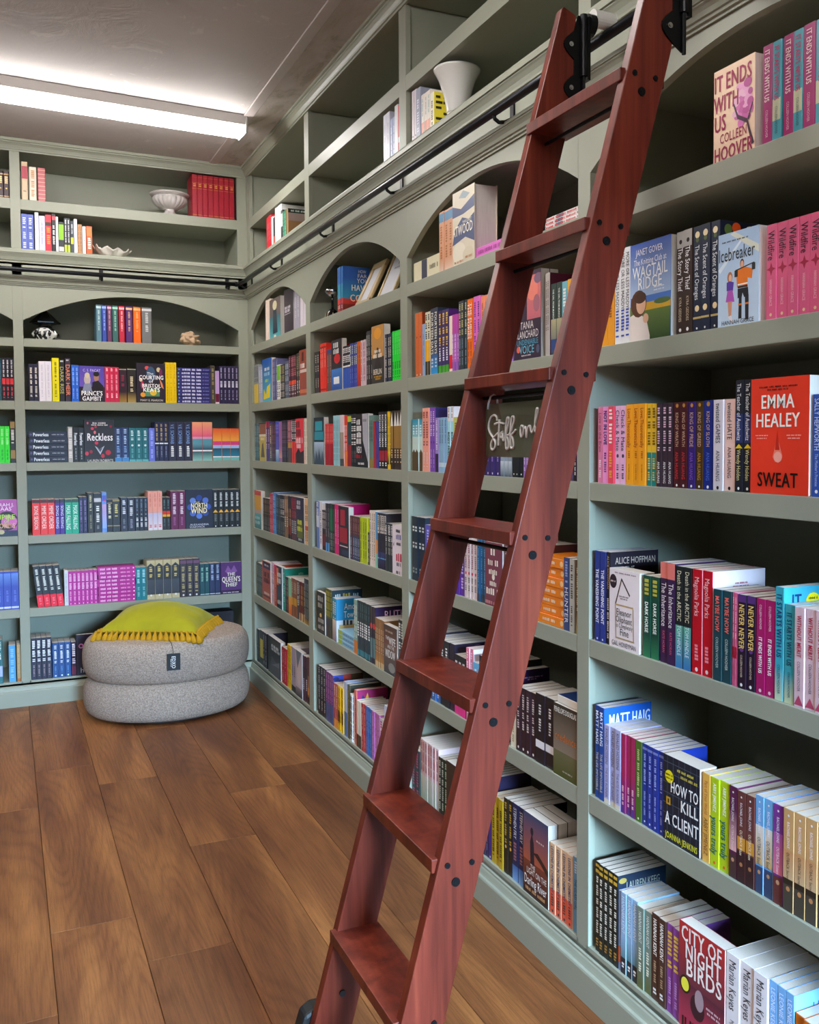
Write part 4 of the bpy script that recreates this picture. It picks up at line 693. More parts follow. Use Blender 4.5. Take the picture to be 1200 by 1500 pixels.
 (3.371,3.527,0.252,1,'38283c','paperback facing out with pink flower and white lettering',(('G',0.5,0.45,1,0.95,'c86878','e88078'),('E',0.7,0.78,0.2,0.12,'f08878'),('E',0.85,0.62,0.12,0.1,'a86878'),('E',0.9,0.9,0.14,0.06,'80627c'),('R',0,0.4,0.45,1,'3c2c40'),('T','TANIA',0.5,0.39,0.085,0.5,'f0e8e8',0),('T','BLANCHARD',0.5,0.285,0.085,0.86,'f0e8e8',0),('T','UNDENIABLE',0.52,0.195,0.06,0.8,'58b0d0',0),('T','VOICE',0.5,0.11,0.09,0.55,'78d0e8',0),('E',0.18,0.12,0.07,0.04,'e86858'),('E',0.9,0.1,0.06,0.05,'58607c'),('M',0.3,0.65,0.035,0.05,'f0e0e0')),{'k': 'f','th': 0.06}),
 (3.542,3.572,0.232,2,'bab2ac','taupe paperback',(('m',0.3,0.9,'706058',0.35),),{'front': '5a1c34','fart': (('M',0.4,0.95,0.86,0.89,'c06070'),)}),
 (3.573,3.633,0.198,2,'34443e','dark green paperback with white title',(('t',0.5,0.92,'THE GIRL FROM MUNICH','f0f0e8',0.55,1),('g',0.02,0.5,'38506a','b8b088'),('b',0.06,0.22,'38508a')),{}),
 (3.634,3.663,0.195,1,'78bac8','pale turquoise paperback',(('m',0.2,0.9,'f0f8f8',0.5),),{}),
 (3.664,3.695,0.197,1,'f2b020','marigold paperback',(('m',0.3,0.9,'806010',0.4),),{}),
 (3.695,3.72,0.192,4,'5a4a78','muted purple paperback hidden by ladder',(('m',0.45,0.92,'c0b0d8',0.45),('m',0.08,0.36,'c0b0d8',0.35)),{}),
]),
('C','2',[
 (2.574,2.67,0.194,3,'c8dcd4','teal and cream paperback with brown figure',(('g',0.66,1,'88c8d0','1c90b0'),('b',0,0.36,'54401e'),('P',0.34,0.42,'54401e'),('m',0.68,0.88,'e8f4f4',0.5)),{}),
 (2.67,2.737,0.232,2,'f2a490','salmon pink paperback',(('m',0.4,0.94,'a03838',0.45),('m',0.06,0.3,'f8d8d0',0.3)),{}),
 (2.737,2.789,0.232,2,'7c4ab2','violet paperback',(('m',0.55,0.94,'e0c8f8',0.45),('e',0.46,0.3,'4a2080'),('m',0.06,0.35,'c8a8e8',0.3)),{'front': '342a64'}),
 (2.789,2.817,0.194,1,'a48cc8','lilac paperback with dark foot',(('b',0,0.34,'34203c'),('m',0.4,0.95,'e8e0f4',0.4)),{}),
 (2.818,2.888,0.194,3,'8cb2d2','powder blue paperback',(('m',0.5,0.95,'587898',0.4),('b',0.1,0.18,'c8dcea')),{}),
 (2.891,2.936,0.23,2,'a4dce4','white topped turquoise paperback',(('b',0.78,1,'ece4e6'),('m',0.82,0.98,'807078',0.4),('t',0.18,0.62,'BODY FRIEND','202428',0.7,1)),{'front': 'eae2e6','fart': (('T','B',0.75,0.9,0.08,0.2,'202020',1),)}),
 (2.936,2.97,0.193,1,'c4c870','pale lime paperback',(('m',0.3,0.9,'707830',0.4),),{}),
 (2.97,3.174,0.191,6,'44406a','muted indigo paperback hidden by ladder',(('m',0.45,0.92,'a8a8c8',0.45),('m',0.08,0.36,'a8a8c8',0.35)),{}),
 (3.18,3.273,0.193,3,'382664','deep purple paperback under the sign',(('m',0.2,0.9,'a890d8',0.3),('e',0.04,0.2,'e0d8f0')),{}),
 (3.274,3.347,0.191,3,'8c9aaa','grey and white paperback under the sign',(('m',0.3,0.95,'f0f4f8',0.7),('g',0,0.25,'48586a','c8d4dc')),{}),
 (3.349,3.416,0.189,3,'1c1a20','black paperback with gold marks under the sign',(('m',0.85,0.98,'d8a040',0.6),('e',0.05,0.2,'f0f0f0')),{}),
 (3.417,3.467,0.187,3,'986cba','lavender purple paperback under the sign',(('m',0.1,0.95,'e8d8f4',0.4),),{}),
 (3.467,3.69,0.185,6,'584a70','dusky violet paperback hidden by ladder post',(('m',0.45,0.92,'a8a0c0',0.45),('m',0.08,0.36,'a8a0c0',0.35)),{}),
 (3.691,3.708,0.187,1,'1e1e22','black paperback at bay edge by the post',(('m',0.45,0.92,'e8e8e8',0.45),('m',0.08,0.36,'e8e8e8',0.35)),{}),
 (3.709,3.723,0.193,1,'c49cd4','light orchid paperback at bay edge by the post',(('e',0.2,0.3,'8858a0'),),{}),
]),
('C','3',[
 (2.568,2.69,0.242,4,'1a2836','dark navy paperback with white lettering',(('m',0.75,0.85,'e0e8e8',0.7),('m',0.5,0.6,'d0d8d8',0.6),('m',0.1,0.2,'90a0a0',0.5)),{}),
 (2.691,2.748,0.219,1,'5a58c0','blue violet paperback',(('m',0.45,0.92,'c8c8f8',0.45),('m',0.08,0.36,'c8c8f8',0.35)),{}),
 (2.748,2.94,0.222,5,'4a3a68','muted plum paperback hidden by ladder',(('m',0.45,0.92,'a8a0c0',0.45),('m',0.08,0.36,'a8a0c0',0.35)),{}),
 (2.942,3.021,0.213,2,'5a289a','vivid purple paperback',(('m',0.1,0.9,'d8c0f8',0.5),),{}),
 (3.023,3.114,0.198,4,'dccaca','cream and pink paperback',(('m',0.5,0.95,'a06878',0.5),('e',0.42,0.4,'d82048'),('m',0.08,0.35,'787068',0.5)),{}),
 (3.116,3.176,0.216,3,'28608e','ocean blue paperback',(('m',0.2,0.95,'70a8d0',0.4),('b',0,0.12,'38485c')),{}),
 (3.178,3.295,0.204,1,'7c3a4a','maroon paperback facing out with ornate cream title',(('M',0.35,0.65,0.8,0.9,'f0e4d8'),('M',0.2,0.8,0.64,0.73,'f0e4d8'),('M',0.25,0.75,0.5,0.58,'f0e4d8'),('E',0.5,0.46,0.08,0.05,'f0e4d8'),('M',0.3,0.7,0.32,0.39,'f0e4d8'),('M',0.1,0.95,0.18,0.28,'f0e4d8'),('M',0.05,0.8,0.03,0.08,'d89098')),{'k': 'f','th': 0.05}),
 (3.3,3.488,0.216,7,'6a4a58','dull rose paperback hidden by ladder',(('m',0.45,0.92,'c0a8b0',0.45),('m',0.08,0.36,'c0a8b0',0.35)),{}),
 (3.49,3.643,0.194,7,'ee841c','orange paperback lying in a stack',(('m',0.25,0.7,'f8e0c0',0.35),('e',0.92,0.5,'f8c890')),{'k': 'h'}),
 (3.644,3.675,0.202,1,'38487a','navy paperback beside orange stack',(('t',0.1,0.6,'HUNTER','e8e8f0',0.6,0),('m',0.65,0.95,'90a0d0',0.4)),{}),
 (3.676,3.701,0.201,1,'bcbcb4','light grey paperback',(('m',0.45,0.92,'505050',0.45),('m',0.08,0.36,'505050',0.35)),{}),
 (3.703,3.723,0.2,1,'6a5238','brown paperback',(('g',0,0.3,'a89868','6a5238'),('m',0.3,0.9,'d8c898',0.5)),{}),
]),
('C','4',[
 (2.555,2.745,0.238,4,'38303a','dark grey paperback hidden by ladder step',(('m',0.45,0.92,'808080',0.45),('m',0.08,0.36,'808080',0.35)),{}),
 (2.748,2.817,0.232,2,'3a68a8','blue foot paperback',(('b',0.5,1,'242428'),('m',0.05,0.4,'c8d8f0',0.4)),{}),
 (2.817,2.895,0.235,2,'242228','black paperback with white block lettering',(('m',0.5,0.9,'f0f0f0',0.6),),{}),
 (2.898,2.937,0.236,1,'2a2032','black violet hardback',(),{'front': '241c34','fart': (('M',0.1,0.8,0.84,0.87,'a890b0'),('E',0.6,0.94,0.1,0.03,'684060'))}),
 (2.938,3.031,0.206,3,'2a2428','black paperback with pink foot',(('b',0,0.3,'e83890'),('m',0.5,0.9,'e0d8d8',0.6)),{}),
 (3.033,3.082,0.247,2,'ea84a4','rose pink paperback',(('m',0.1,0.95,'f8e0ea',0.5),),{'front': 'ecd8e4','fart': (('M',0.2,0.8,0.8,0.92,'c83878'),)}),
 (3.083,3.13,0.209,1,'6ab4e4','bright sky blue paperback',(('m',0.3,0.9,'ffffff',0.4),),{}),
 (3.131,3.272,0.241,4,'2a262c','black paperback hidden by ladder post',(('m',0.45,0.92,'a0a0a0',0.45),('m',0.08,0.36,'a0a0a0',0.35)),{}),
 (3.274,3.308,0.221,1,'3a1c4c','tall dark purple hardback',(),{'front': '34204c','fart': (('E',0.1,0.86,0.1,0.04,'7a3868'),('M',0.4,0.85,0.88,0.9,'a890c0'),('M',0.5,0.7,0.85,0.87,'a890c0')),'pd': 0.16}),
 (3.339,3.373,0.161,1,'e8dcc4','cream paperback',(('m',0.1,0.9,'b09870',0.3),),{}),
 (3.375,3.491,0.197,4,'34202a','dark wine paperback with pale lettering',(('m',0.35,0.9,'d8c8c8',0.4),('e',0.06,0.25,'e8e0e0')),{}),
 (3.493,3.597,0.204,2,'221c22','black paperback with white band',(('b',0.22,0.33,'e8e4e8'),('m',0.45,0.85,'e0d8d8',0.25)),{'front': '3a2038'}),
 (3.598,3.722,0.203,1,'5a5240','olive paperback facing out with grey misty field',(('G',0,0.35,1,1,'887868','3a3228'),('G',0,0,1,0.35,'4a5024','6a6648'),('T','PENELOPE DOUGLAS',0.5,0.92,0.07,0.92,'f0ece4',1),('T','credence',0.52,0.56,0.11,0.9,'d0702c',0),('M',0.4,0.8,0.08,0.1,'c8c0b0')),{'k': 'f','th': 0.045}),
 (3.61,3.723,0.022,1,'e6ddd2','pale paperback lying on top of the olive paperback',(),{'k': 'h','zo': 0.2045,'front': '1c3468'}),
]),
('C','5',[
 (2.555,2.632,0.182,2,'2c4a4c','dark teal paperback with colourful dots',(('m',0.05,0.95,'d04878',0.5),),{}),
 (2.636,2.801,0.24,7,'dabcbc','pale pink and mint paperback',(('m',0.5,0.97,'b04858',0.5),('g',0,0.45,'98b8a8','d0ccc0')),{'pd': 0.16}),
 (2.804,2.874,0.219,3,'262c26','black green paperback with white lettering',(('m',0.1,0.95,'c8d0c0',0.55),),{'front': '188a50'}),
 (2.877,3.028,0.229,1,'3a2e26','dark brown paperback facing out',(('E',0.5,0.3,0.3,0.2,'5a4434'),),{'k': 'f','th': 0.12}),
 (3.028,3.189,0.26,8,'342c4c','tall dark violet paperback hidden by ladder',(('m',0.45,0.92,'a090c0',0.45),('m',0.08,0.36,'a090c0',0.35)),{'pd': 0.16}),
 (3.19,3.21,0.165,1,'4c3490','purple paperback beside mustard books',(('e',0.05,0.3,'f0f0f0'),),{}),
 (3.212,3.293,0.222,3,'bc9c22','mustard yellow paperback',(('m',0.1,0.85,'483a08',0.45),),{}),
 (3.296,3.349,0.239,2,'28221a','black paperback with gold filigree',(('m',0.4,0.95,'b89838',0.5),('e',0.36,0.35,'d8b058')),{}),
 (3.349,3.423,0.241,2,'222a54','navy paperback with blue wave foot',(('g',0,0.2,'78a8e0','3868b0'),('t',0.55,0.95,'STEPHEN FRY','e8e8f0',0.6,0),('m',0.25,0.5,'a06870',0.5)),{'front': '182450','fart': (('T','Stephen Fry',0.55,0.84,0.13,0.9,'e0e4f0',0),)}),
 (3.426,3.569,0.246,1,'3a2a34','paperback facing out with sunset river and standing figure',(('G',0,0.42,1,1,'b0583c','38486a'),('G',0,0,1,0.42,'241c20','7a3c2c'),('P',((0.3,0.4),(0.28,0.66),(0.36,0.78),(0.44,0.66),(0.46,0.4)),'2a2430'),('E',0.36,0.8,0.06,0.05,'2a2430'),('P',((0.4,0.55),(0.7,0.48),(1,0.38),(1,0.46),(0.6,0.58)),'3a2420'),('M',0.55,0.85,0.72,0.74,'f0d8d0'),('T','THE',0.4,0.37,0.05,0.2,'f4ece4',0),('T','LIGHT ON THE',0.55,0.3,0.07,0.8,'f4ece4',0),('T','Darling River',0.5,0.18,0.11,0.9,'ffffff',0),('M',0.1,0.9,0.05,0.09,'d0a070')),{'k': 'f','th': 0.1}),
 (3.574,3.692,0.205,4,'eac09a','cream paperback with orange red stripe',(('b',0,0.35,'e86048'),('t',0.3,0.96,'LESSONS IN CHEMISTRY','38406a',0.55,1),('m',0.1,0.28,'503838',0.4),('e',0.04,0.25,'282828')),{}),
 (3.693,3.723,0.21,1,'6c9cc2','steel blue paperback at bay edge',(('t',0.3,0.72,'THE GLASS GIRL','28405a',0.6,0),('m',0.78,0.95,'d0e0f0',0.4)),{}),
]),
('D','a',[
 (4.247,4.37,0.192,1,'f2d2b4','cream and pink paperback facing out with blossom branch',(('E',0.74,0.58,0.055,0.036,'d878b8'),('E',0.784,0.471,0.075,0.049999999999999996,'e8a4cc'),('E',0.67,0.526,0.095,0.036,'c864a4'),('E',0.8,0.567,0.055,0.049999999999999996,'eebcd4'),('E',0.726,0.438,0.075,0.036,'b85494'),('E',0.694,0.595,0.095,0.049999999999999996,'d878b8'),('E',0.828,0.495,0.055,0.036,'e8a4cc'),('E',0.654,0.473,0.075,0.049999999999999996,'c864a4'),('E',0.775,0.621,0.095,0.036,'eebcd4'),('E',0.781,0.416,0.055,0.049999999999999996,'b85494'),('E',0.638,0.57,0.075,0.036,'d878b8'),('E',0.853,0.557,0.095,0.049999999999999996,'e8a4cc'),('E',0.678,0.407,0.055,0.036,'c864a4'),('E',0.712,0.653,0.075,0.049999999999999996,'eebcd4'),('E',0.849,0.438,0.095,0.036,'b85494'),('E',0.602,0.501,0.055,0.049999999999999996,'d878b8'),('E',0.833,0.638,0.075,0.036,'e8a4cc'),('E',0.746,0.36,0.095,0.049999999999999996,'c864a4'),('E',0.631,0.638,0.055,0.036,'eebcd4'),('E',0.9,0.512,0.075,0.049999999999999996,'b85494'),('E',0.613,0.406,0.095,0.036,'d878b8'),('E',0.763,0.702,0.055,0.049999999999999996,'e8a4cc'),('E',0.84,0.364,0.075,0.036,'c864a4'),('E',0.563,0.563,0.095,0.049999999999999996,'eebcd4'),('E',0.902,0.62,0.055,0.036,'b85494'),('E',0.682,0.323,0.075,0.049999999999999996,'d878b8'),('E',0.658,0.713,0.095,0.036,'e8a4cc'),('E',0.926,0.435,0.055,0.049999999999999996,'c864a4'),('E',0.545,0.444,0.075,0.036,'eebcd4'),('E',0.839,0.724,0.095,0.049999999999999996,'b85494'),('P',((0.94,0.05),(1,0.06),(0.84,0.34),(0.62,0.42),(0.52,0.56),(0.5,0.54),(0.6,0.38),(0.82,0.3)),'4a3040'),('P',((0.84,0.34),(0.95,0.5),(0.97,0.48),(0.87,0.32)),'4a3040'),('T','IT ENDS',0.48,0.845,0.17,0.92,'9c2450',1),('T','WITH',0.33,0.62,0.17,0.62,'9c2450',1),('T','US',0.18,0.41,0.17,0.3,'9c2450',1),('T','COLLEEN',0.5,0.235,0.1,0.66,'9c2450',0),('T','HOOVER',0.5,0.07,0.15,0.94,'9c2450',1)),{'k': 'f','th': 0.06}),
 (4.388,4.414,0.194,1,'a2266a','magenta paperback with pale title under the arch',(('t',0.42,0.95,'IT ENDS WITH US','f4d8dc',0.7,1),('t',0.06,0.34,'COLLEEN HOOVER','e8c0cc',0.5,0)),{}),
 (4.415,4.439,0.193,1,'4c9eae','turquoise paperback with pink title under the arch',(('b',0.2,0.42,'c8c8a8'),('t',0.4,0.95,'IT STARTS WITH US','c03068',0.62,1),('t',0.06,0.34,'COLLEEN HOOVER','2a4858',0.5,0)),{}),
 (4.441,4.467,0.195,1,'a2266a','magenta paperback with pale title under the arch',(('t',0.42,0.95,'IT ENDS WITH US','f4d8dc',0.7,1),('t',0.06,0.34,'COLLEEN HOOVER','e8c0cc',0.5,0)),{}),
 (4.468,4.492,0.194,1,'4c9eae','turquoise paperback with pink title under the arch',(('b',0.2,0.42,'c8c8a8'),('t',0.4,0.95,'IT STARTS WITH US','c03068',0.62,1),('t',0.06,0.34,'COLLEEN HOOVER','2a4858',0.5,0)),{}),
 (4.493,4.522,0.195,1,'a2266a','magenta paperback with pale title under the arch',(('t',0.42,0.95,'IT ENDS WITH US','f4d8dc',0.7,1),('t',0.06,0.34,'COLLEEN HOOVER','e8c0cc',0.5,0)),{}),
 (4.522,4.55,0.194,1,'4c9eae','turquoise paperback with pink title under the arch',(('b',0.2,0.42,'c8c8a8'),('t',0.4,0.95,'IT STARTS WITH US','c03068',0.62,1),('t',0.06,0.34,'COLLEEN HOOVER','2a4858',0.5,0)),{}),
 (4.55,4.578,0.194,1,'a2266a','magenta paperback with pale title under the arch',(('t',0.42,0.95,'IT ENDS WITH US','f4d8dc',0.7,1),('t',0.06,0.34,'COLLEEN HOOVER','e8c0cc',0.5,0)),{}),
]),
('D','1',[
 (3.822,3.878,0.208,2,'f0a028','amber paperback',(('m',0.3,0.9,'a06010',0.4),),{}),
 (3.88,3.95,0.234,3,'eeeef2','white paperback with blue signature',(('t',0.36,0.95,'MORE OR LESS MADDY','30303c',0.6,0),('m',0.06,0.36,'4058b8',0.6)),{}),
 (3.952,4.107,0.232,1,'4a78c8','blue paperback facing out with smiling woman and field',(('G',0,0.45,1,1,'a8c0e0','3458b4'),('G',0,0,1,0.36,'304a20','68803a'),('R',0.3,0.3,1,0.38,'d8a828'),('E',0.8,0.37,0.2,0.03,'587038'),('P',((0,0),(0,0.26),(0.2,0.3),(0.42,0.2),(0.5,0.04),(0.5,0)),'e8dcd4'),('E',0.22,0.38,0.2,0.14,'5a3420'),('E',0.28,0.37,0.12,0.1,'e0b090'),('E',0.4,0.22,0.07,0.05,'e0b090'),('E',0.26,0.44,0.15,0.06,'4a2a1a'),('T','JANET GOVER',0.48,0.905,0.065,0.66,'f8f8ff',0),('T','The Knitting Club at',0.5,0.805,0.06,0.8,'ffffff',0),('T','WAGTAIL',0.5,0.7,0.12,0.86,'ffffff',0),('T','RIDGE',0.5,0.58,0.12,0.6,'ffffff',0),('M',0.6,0.85,0.51,0.525,'f0f4ff'),('M',0.6,0.85,0.48,0.495,'f0f4ff')),{'k': 'f','th': 0.03}),
 (4.12,4.178,0.231,2,'38261f','brown black paperback with silver top and white script',(('b',0.84,1,'b4b0ac'),('e',0.9,0.3,'201818'),('t',0.42,0.84,'The Story Thief','ffffff',0.7,0),('t',0.12,0.36,'KYRA GEDDES','d8c8a8',0.5,0),('e',0.04,0.25,'f0f0f0')),{}),
 (4.179,4.265,0.231,3,'20283e','navy paperback with cream flowers',(('b',0.12,0.14,'c8b070'),('e',0.92,0.45,'f0e0b8'),('e',0.22,0.42,'f0d8a8'),('e',0.87,0.3,'586838'),('t',0.3,0.82,'The Scent of Oranges','f0f4f8',0.65,0),('e',0.03,0.15,'f0f0f0')),{'front': '1c2034','fart': (('E',0.3,0.94,0.08,0.05,'e85820'),('E',0.55,0.93,0.08,0.04,'f0d8b0'),('E',0.75,0.95,0.06,0.04,'f0e0c0'),('E',0.15,0.92,0.07,0.05,'5a7038'))}),
 (4.266,4.386,0.195,1,'b8d0e8','pale blue paperback facing out with ice hockey couple',(('G',0,0,1,1,'c8dcf0','a8c4e4'),('P',((0,0.62),(0.6,0.92),(0.62,0.9),(0.05,0.58)),'d8e6f4'),('P',((0.3,0.98),(1,0.72),(1,0.8),(0.4,1)),'d8dcd0'),('E',0.3,0.52,0.065,0.06,'b8704a'),('E',0.31,0.51,0.04,0.04,'e8b898'),('P',((0.22,0.38),(0.22,0.47),(0.3,0.48),(0.4,0.46),(0.38,0.37)),'5838a0'),('P',((0.2,0.26),(0.24,0.38),(0.37,0.38),(0.42,0.25)),'b858b8'),('P',((0.25,0.26),(0.28,0.08),(0.34,0.08),(0.36,0.26)),'d89878'),('P',((0.26,0.1),(0.35,0.02),(0.4,0.03),(0.34,0.11)),'e8e0e8'),('E',0.6,0.64,0.05,0.05,'5a3020'),('E',0.6,0.63,0.04,0.04,'e0a888'),('P',((0.48,0.4),(0.46,0.56),(0.56,0.6),(0.68,0.6),(0.86,0.56),(0.84,0.46),(0.74,0.48),(0.74,0.38)),'e87818'),('R',0.5,0.385,0.74,0.405,'1c1c20'),('R',0.5,0.415,0.74,0.43,'f0f0f0'),('P',((0.5,0.38),(0.5,0.28),(0.6,0.28),(0.62,0.33),(0.66,0.28),(0.77,0.28),(0.75,0.38)),'202028'),('P',((0.53,0.28),(0.52,0.06),(0.6,0.06),(0.6,0.28)),'28282c'),('P',((0.68,0.28),(0.69,0.04),(0.77,0.04),(0.77,0.28)),'28282c'),('R',0.52,0.2,0.6,0.22,'e87818'),('R',0.68,0.2,0.77,0.22,'e87818'),('P',((0.44,0.57),(0.9,0.62),(0.9,0.63),(0.44,0.585)),'302820'),('R',0.84,0.55,0.92,0.62,'202024'),('R',0.42,0.51,0.5,0.58,'202024'),('T','Icebreaker',0.46,0.77,0.14,0.9,'101014',0),('T','HANNAH GRACE',0.5,0.035,0.045,0.8,'101014',0),('M',0.1,0.75,0.9,0.915,'384858')),{'k': 'f','th': 0.035}),
 (4.402,4.543,0.189,5,'e4628a','rose paperback with dark script title and star',(('t',0.62,0.93,'Wildfire','301828',0.8,0),('D',0.53,0.07,'b02848'),('t',0.14,0.42,'HANNAH GRACE','f8c8d4',0.5,0),('e',0.05,0.2,'f0d0a0')),{}),
 (4.543,4.57,0.19,2,'5c2c82','royal purple paperback',(('m',0.2,0.9,'c8a8e8',0.4),),{}),
]),
('D','2',[
 (3.806,3.829,0.197,1,'e284aa','dusty pink paperback',(('t',0.4,0.92,'Love on the Brain','803050',0.55,0),('m',0.06,0.3,'f8d8e4',0.4)),{}),
 (3.83,3.856,0.196,1,'f296d4','light pink paperback with blue title',(('t',0.5,0.95,'NOT IN LOVE','283070',0.7,1),('m',0.1,0.4,'6a3880',0.4)),{}),
 (3.857,3.882,0.196,1,'e84a60','coral red paperback with white title',(('m',0.5,0.96,'ffe8e0',0.6),('m',0.06,0.42,'f0a840',0.5)),{}),
 (3.883,3.93,0.196,2,'eab4da','pale pink paperback with black title',(('t',0.42,0.95,'Check & Mate','201820',0.7,0),('e',0.36,0.35,'503850'),('m',0.06,0.25,'604058',0.4)),{}),
 (3.931,4.013,0.198,3,'f2a41e','orange paperback with red script title',(('t',0.46,0.95,'Love,Theoretically','a02810',0.7,0),('m',0.3,0.42,'c06818',0.3),('t',0.06,0.26,'ALI HAZELWOOD','704010',0.4,0)),{}),
 (4.015,4.053,0.196,2,'f0c432','yellow paperback with teal base',(('b',0,0.41,'1c8480'),('m',0.46,0.95,'806010',0.6),('m',0.06,0.34,'e0c850',0.5)),{}),
 (4.053,4.112,0.196,3,'382632','black plum paperback with white lettering',(('m',0.42,0.95,'e8c8d8',0.5),('t',0.04,0.3,'ANA HUANG','ffffff',0.6,0)),{}),
 (4.114,4.166,0.196,2,'4a1620','dark red paperback with crown on spine',(('e',0.96,0.3,'c89038'),('t',0.48,0.88,'KING OF WRATH','e0b898',0.6,0),('t',0.1,0.42,'ANA HUANG','d83840',0.55,0),('e',0.03,0.2,'f0f0f0')),{}),
 (4.167,4.193,0.195,1,'382072','purple paperback with crown on spine',(('e',0.96,0.3,'c89038'),('t',0.48,0.88,'KING OF PRIDE','e0b898',0.6,0),('t',0.1,0.42,'ANA HUANG','9868d8',0.55,0),('e',0.03,0.2,'f0f0f0')),{}),
 (4.194,4.218,0.195,1,'4a3216','brown paperback with crown on spine',(('e',0.96,0.3,'c89038'),('t',0.48,0.88,'KING OF GREED','e0b898',0.6,0),('t',0.1,0.42,'ANA HUANG','d8a040',0.55,0),('e',0.03,0.2,'f0f0f0')),{}),
 (4.218,4.249,0.196,1,'182a84','blue paperback with crown on spine',(('e',0.96,0.3,'c89038'),('t',0.48,0.88,'KING OF SLOTH','e0b898',0.6,0),('t',0.1,0.42,'ANA HUANG','5878e0',0.55,0),('e',0.03,0.2,'f0f0f0')),{}),
 (4.251,4.283,0.196,1,'dad2da','silver white paperback with black title',(('t',0.52,0.96,'twisted GAMES','201c24',0.65,0),('t',0.1,0.44,'ANA HUANG','484050',0.45,0),('e',0.03,0.2,'202020')),{}),
 (4.284,4.317,0.196,1,'ecc6bc','blush pink paperback with black title',(('t',0.56,0.96,'twisted HATE','201c24',0.65,0),('t',0.14,0.48,'ANA HUANG','583838',0.45,0),('e',0.03,0.2,'202020')),{}),
 (4.318,4.367,0.234,2,'1c1e2a','tall black and blue paperback with yellow mark',(('b',0.44,0.7,'283468'),('P',0.39,0.43,'e8c820'),('t',0.46,0.97,'The Teacher of Auschwitz','f4f4f4',0.6,0),('t',0.1,0.38,'Wendy Holden','e8e0a0',0.55,0),('e',0.03,0.22,'f0f0f0')),{}),
 (4.367,4.523,0.233,1,'e83a22','orange red paperback facing out with water drop',(('P',((0.48,0.5),(0.42,0.36),(0.4,0.32),(0.44,0.28),(0.5,0.27),(0.55,0.29),(0.57,0.33),(0.53,0.4)),'f0806a'),('E',0.49,0.32,0.07,0.045,'f8a898'),('P',((0.48,0.55),(0.44,0.38),(0.52,0.38)),'c82818'),('T','EMMA',0.48,0.795,0.115,0.58,'f8f4ec',1),('T','HEALEY',0.48,0.635,0.115,0.76,'f8f4ec',1),('T','SWEAT',0.49,0.125,0.12,0.7,'1c0c0a',1),('M',0.16,0.82,0.915,0.93,'501008'),('M',0.3,0.66,0.89,0.905,'501008'),('M',0.1,0.32,0.5,0.51,'f8c0b0'),('M',0.12,0.3,0.475,0.485,'f8c0b0'),('M',0.64,0.88,0.5,0.51,'f8c0b0'),('M',0.66,0.86,0.475,0.485,'f8c0b0')),{'k': 'f','th': 0.07}),
 (4.527,4.551,0.195,1,'2a52aa','cobalt blue paperback with white author name',(('t',0.45,0.96,'SALLY HEPWORTH','d8e4ff',0.6,0),('t',0.1,0.42,"The Mother's Promise",'c0d0f0',0.5,0),('e',0.05,0.25,'f0f0f0')),{}),
 (4.552,4.582,0.194,2,'c8b8d0','pale mauve paperback',(('m',0.45,0.92,'605070',0.45),('m',0.08,0.36,'605070',0.35)),{}),
]),
('D','3',[
 (3.798,3.848,0.237,2,'28388c','dark blue paperback with white title',(('t',0.2,0.8,'THE VANISHING POINT','f0f0ff',0.6,1),('e',0.03,0.2,'e0e0f0')),{}),
 (3.849,3.866,0.238,1,'201a24','black paperback with dark front cover',(('t',0.6,0.96,'ALICE HOFFMAN','c8a878',0.6,0),('m',0.06,0.5,'d8d0c0',0.5)),{'front': '241c26','fart': (('T','ALICE HOFFMAN',0.52,0.905,0.07,0.84,'c8b0a0',0),('T','THE',0.4,0.81,0.06,0.2,'e8e0e0',0))}),
 (3.868,3.995,0.2,1,'ece0e4','white paperback facing out with matchstick house',(('P',((0.2,0.56),(0.4,0.88),(0.43,0.87),(0.23,0.55)),'5a4638'),('P',((0.4,0.88),(0.68,0.68),(0.7,0.7),(0.42,0.9)),'3a3434'),('R',0.2,0.54,0.8,0.56,'c0a070'),('P',((0.2,0.54),(0.23,0.54),(0.25,0.14),(0.22,0.14)),'b09878'),('P',((0.78,0.54),(0.81,0.54),(0.83,0.14),(0.8,0.14)),'b09878'),('R',0.22,0.12,0.84,0.14,'b09878'),('E',0.14,0.84,0.12,0.09,'302028'),('M',0.2,0.9,0.95,0.965,'806878'),('M',0.06,0.22,0.83,0.85,'e8c8c8'),('T','Eleanor',0.5,0.465,0.08,0.5,'28202a',0),('T','Oliphant',0.5,0.375,0.08,0.54,'28202a',0),('T','is Completely',0.52,0.295,0.055,0.54,'28202a',0),('T','Fine',0.52,0.215,0.085,0.3,'28202a',0),('T','GAIL HONEYMAN',0.5,0.06,0.06,0.8,'302430',0),('M',0.35,0.65,0.66,0.675,'605058'),('M',0.38,0.62,0.63,0.645,'605058')),{'k': 'f','th': 0.045}),
 (4.003,4.064,0.198,2,'164636','dark green paperback with white title',(('m',0.74,0.96,'b8b040',0.7),('t',0.3,0.68,'DARK HORSE','f4f8f0',0.65,1),('g',0,0.28,'2a7850','164636')),{}),
 (4.068,4.126,0.238,2,'3a1c4a','plum paperback with salmon top',(('b',0.84,1,'ec7e74'),('t',0.36,0.8,'The Inheritance','f8f0f0',0.7,0),('t',0.1,0.32,'KATE HORAN','d86080',0.55,0)),{}),
 (4.127,4.183,0.235,2,'1c2224','black paperback with cyan base',(('g',0,0.42,'3878b8','68b8a0'),('t',0.46,0.96,'Death in the ARCTIC','f0e8c8',0.7,0),('t',0.12,0.42,'TOM HINDLE','f0f8ff',0.6,0)),{}),
